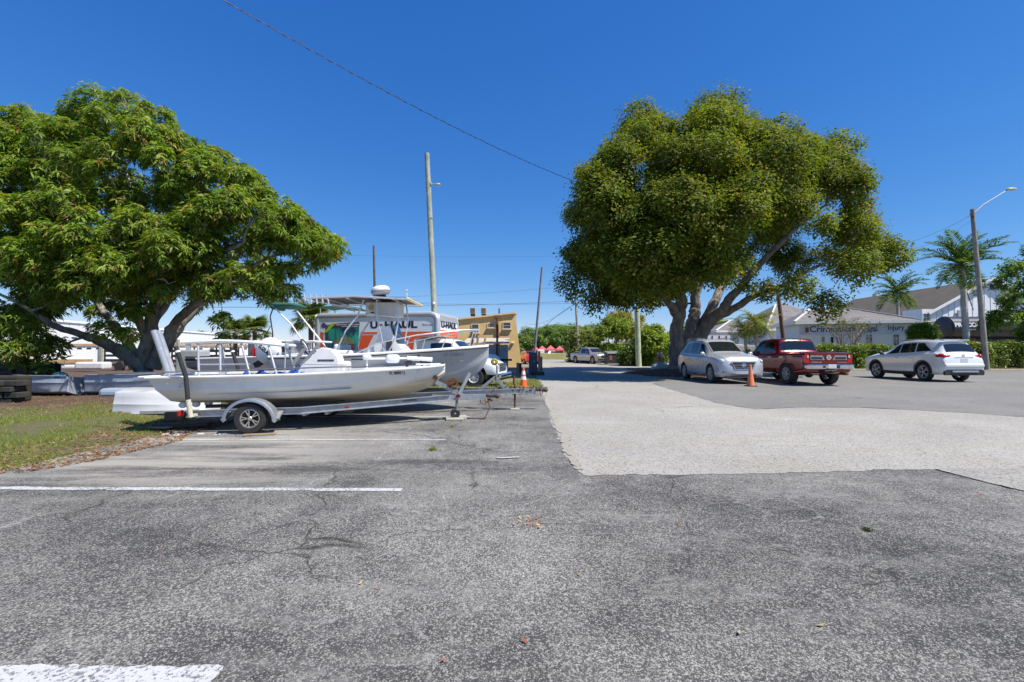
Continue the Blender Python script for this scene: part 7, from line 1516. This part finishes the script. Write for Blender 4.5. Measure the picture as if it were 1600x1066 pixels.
# sapling on the planter
lo = [(P(x, y, 14.8), q) for x, y, q in ((20, 560, .3), (45, 555, .35), (60, 545, .3), (85, 555, .22), (10, 540, .25), (70, 575, .2))]; blob_plant('sapling', 'young broad leafed sapling growing on the dark stone bed', 'plant', (sx(50, 15.4), 15.4, 1.0), lo, .2, .09, 5, 90, [(.09, .15, .02), (.15, .22, .03)], [1, 1], 23)
# ---- palms
def frond_mesh(L, leaf, n, width, droop, pal, seed, arch=.5, vee=.3):
    r = np.random.default_rng(seed); V = []; Fc = []; C = []
    pts = []
    for i in range(n + 1):
        t = i / n; a = arch - droop * t ** 1.3; 
        pts.append(pts[-1] + Vector((math.cos(a), 0, math.sin(a))) * L / n if pts else Vector((0, 0, 0)))
    def add(q, c): o = len(V); V.extend([tuple(x) for x in q]); Fc.append([o, o + 1, o + 2, o + 3]); C.extend([c] * 4)
    for i in range(n):
        a, b = pts[i], pts[i + 1]; w = .035 * (1 - i / n) + .008; add([a + Vector((0, w, 0)), a - Vector((0, w, 0)), b - Vector((0, w * .9, 0)), b + Vector((0, w * .9, 0))], (.16, .17, .05)); add([a + Vector((0, 0, w)), a - Vector((0, 0, w)), b - Vector((0, 0, w * .9)), b + Vector((0, 0, w * .9))], (.16, .17, .05))
        t = (i + .5) / n
        if t < .10: continue
        ll = leaf * math.sin(PI * min(1, t * .8 + .18)) ** .7
        for s in (1, -1):
            for k in range(2):
                tt = (a + (b - a) * (k * .5 + .1)); d = (b - a).normalized(); side = Vector((0, s, 0)); dr = (side * 1. + d * (.45 + .5 * t) + Vector((0, 0, vee + r.uniform(-.45, .4)))).normalized(); e = tt + dr * ll * r.uniform(.85, 1.08); e.z -= ll * r.uniform(.08, .30); m1 = tt + dr * ll * .5; c = tuple(np.array(pal[r.integers(len(pal))]) * r.uniform(.8, 1.2)); w = d * width
                add([tt - w * .4, m1 - w * .6, e, m1 + w * .6], c)
    me = bpy.data.meshes.new('frond'); me.from_pydata(V, [], Fc); at = me.attributes.new('tint', 'FLOAT_COLOR', 'POINT'); at.data.foreach_set('color', np.c_[np.array(C), np.ones(len(C))].astype(np.float32).ravel()); me.materials.append(leafmat('palm_leaf', .25, .62)); return me
def palm(name, label, base, top, r0, r1, nf, L, leaf, pal, bark, seed, width=.03, group=None, el=(-.5, 1.55), droop=1.0):
    root = thing(name, label, 'palm tree', base, 0, group); r = np.random.default_rng(seed); a, b = Vector(base), Vector(top); m = MB(); k = 14
    m.tube([a.lerp(b, i / k) for i in range(k + 1)], [(r0 + (r1 - r0) * i / k) * (1 + .04 * (i % 2)) for i in range(k + 1)], 12); m.build('trunk', bark, root, world=True, smooth=60)
    ms = [frond_mesh(L, leaf, 22, width, droop * q, pal, seed + j, arch=0) for j, q in enumerate((.7, 1., 1.35))]
    for i in range(nf):
        o = bpy.data.objects.new('frond', ms[i % 3]); COL.objects.link(o); o.parent = root; o.location = b - a; e = el[0] + (el[1] - el[0]) * (((i * .7549 + .1) % 1)) ; o.rotation_euler = (0, -e, i * 2.39996 + r.normal() * .12); s = r.uniform(.85, 1.08); o.scale = (s, s, s)
    return root
PB = barkmat('royal_palm_bark', (.30, .28, .26), (.50, .48, .45)); PG = [(.065, .13, .018), (.11, .19, .026), (.045, .085, .014), (.18, .24, .045)]
rp = palm('royal_palm', 'tall grey trunked palm with feather fronds beside the street light', (sx(1512, 36), 36, 0), P(1503, 416, 36), .24, .17, 26, 3.3, .8, PG, PB, 3, .085)
m = MB(); q = P(1504, 436, 36); m.tube([q - Vector((0, 0, .8)), q, q + Vector((0, 0, .9))], [.20, .22, .12], 12); m.build('crownshaft', M('crownshaft_green', (.22, .26, .12), .5), rp, world=True, smooth=60)
m = MB(); q = P(1517, 462, 36); m.tube([P(1504, 440, 36), P(1512, 460, 36), P(1521, 485, 36)], [.05, .04, .03], 6); m.build('dead_frond', M('dead_frond', (.16, .11, .07), .9), rp, world=True)
palm('coconut_palm', 'shorter palm with arching fronds above the law office roof', (sx(1405, 47), 47, 0), P(1402, 457, 47), .16, .12, 20, 2.8, .75, PG, PB, 13, .085)
YG = [(.20, .25, .03), (.28, .31, .04), (.13, .17, .02), (.36, .31, .06)]
palm('arching_palm', 'yellow green palm with long drooping fronds before the white annex, left of pair', (sx(1168, 42), 42, 0), P(1163, 516, 42), .14, .12, 15, 1.9, .75, YG, PB, 23, .045, 'pair of yellow green palms', (-.3, 1.5), 2.0)
palm('arching_palm', 'yellow green palm nearest the red brown pole, taller of the pair', (sx(1184, 41), 41, 0), P(1181, 504, 41), .17, .13, 19, 2.3, .85, YG, PB, 33, .045, 'pair of yellow green palms', (-.3, 1.4), 2.1)
# fan palms behind the boats
def fan_mesh(R_, n, pal, seed):
    r = np.random.default_rng(seed); V = [(0, 0, .02), (0, .02, 0), (R_ * .8, .015, 0), (R_ * .8, -.015, 0)]; Fc = [[0, 1, 2, 3]]; C = [(.14, .16, .05)] * 4; h = Vector((R_ * .8, 0, 0))
    for i in range(n):
        a = -1.9 + 3.8 * i / (n - 1); L = R_ * (.85 + .15 * math.cos(a)) * r.uniform(.85, 1.1); dr = Vector((math.cos(a), math.sin(a), .25 - .1 * r.random())); e = h + dr * L; e.z -= L * .35; m1 = h + dr * L * .55; w = Vector((-math.sin(a), math.cos(a), 0)) * .045 * R_; c = tuple(np.array(pal[r.integers(len(pal))]) * r.uniform(.8, 1.2)); o = len(V); V += [tuple(h), tuple(m1 - w), tuple(e), tuple(m1 + w)]; Fc.append([o, o + 1, o + 2, o + 3]); C += [c] * 4
    me = bpy.data.meshes.new('fan_leaf'); me.from_pydata(V, [], Fc); at = me.attributes.new('tint', 'FLOAT_COLOR', 'POINT'); at.data.foreach_set('color', np.c_[np.array(C), np.ones(len(C))].astype(np.float32).ravel()); me.materials.append(leafmat('palm_leaf', .3, .35)); return me
def fan_palm(base, top, R_, nf, label, seed, pal=PG):
    root = thing('fan_palm', label, 'palm tree', base, 0, 'fan palms behind the boats'); a, b = Vector(base), Vector(top); m = MB(); m.tube([a, a.lerp(b, .5), b], [.2, .18, .2], 10); m.build('trunk', barkmat('fan_palm_bark', (.14, .11, .08), (.26, .21, .16)), root, world=True); ms = [fan_mesh(R_, 26, pal, seed + j) for j in range(3)]; r = np.random.default_rng(seed)
    for i in range(nf): o = bpy.data.objects.new('fan_leaf', ms[i % 3]); COL.objects.link(o); o.parent = root; o.location = b - a; o.rotation_euler = (r.normal() * .2, -(-.7 + 2.1 * ((i * .7549) % 1)), i * 2.4)
FP = [(.13, .18, .04), (.18, .24, .05), (.09, .13, .03), (.24, .24, .08)]
fan_palm((sx(368, 44), 44, 0), P(368, 520, 44), 1.0, 34, 'fan palm rising behind the skiff platform, left of pair', 40, FP); fan_palm((sx(398, 43), 43, 0), P(398, 517, 43), 1.05, 36, 'fan palm right of its twin behind the skiff platform', 44, FP); fan_palm((sx(486, 36), 36, 0), P(486, 500, 36), 1.15, 40, 'fan palm behind the left end of the moving truck', 48, FP)
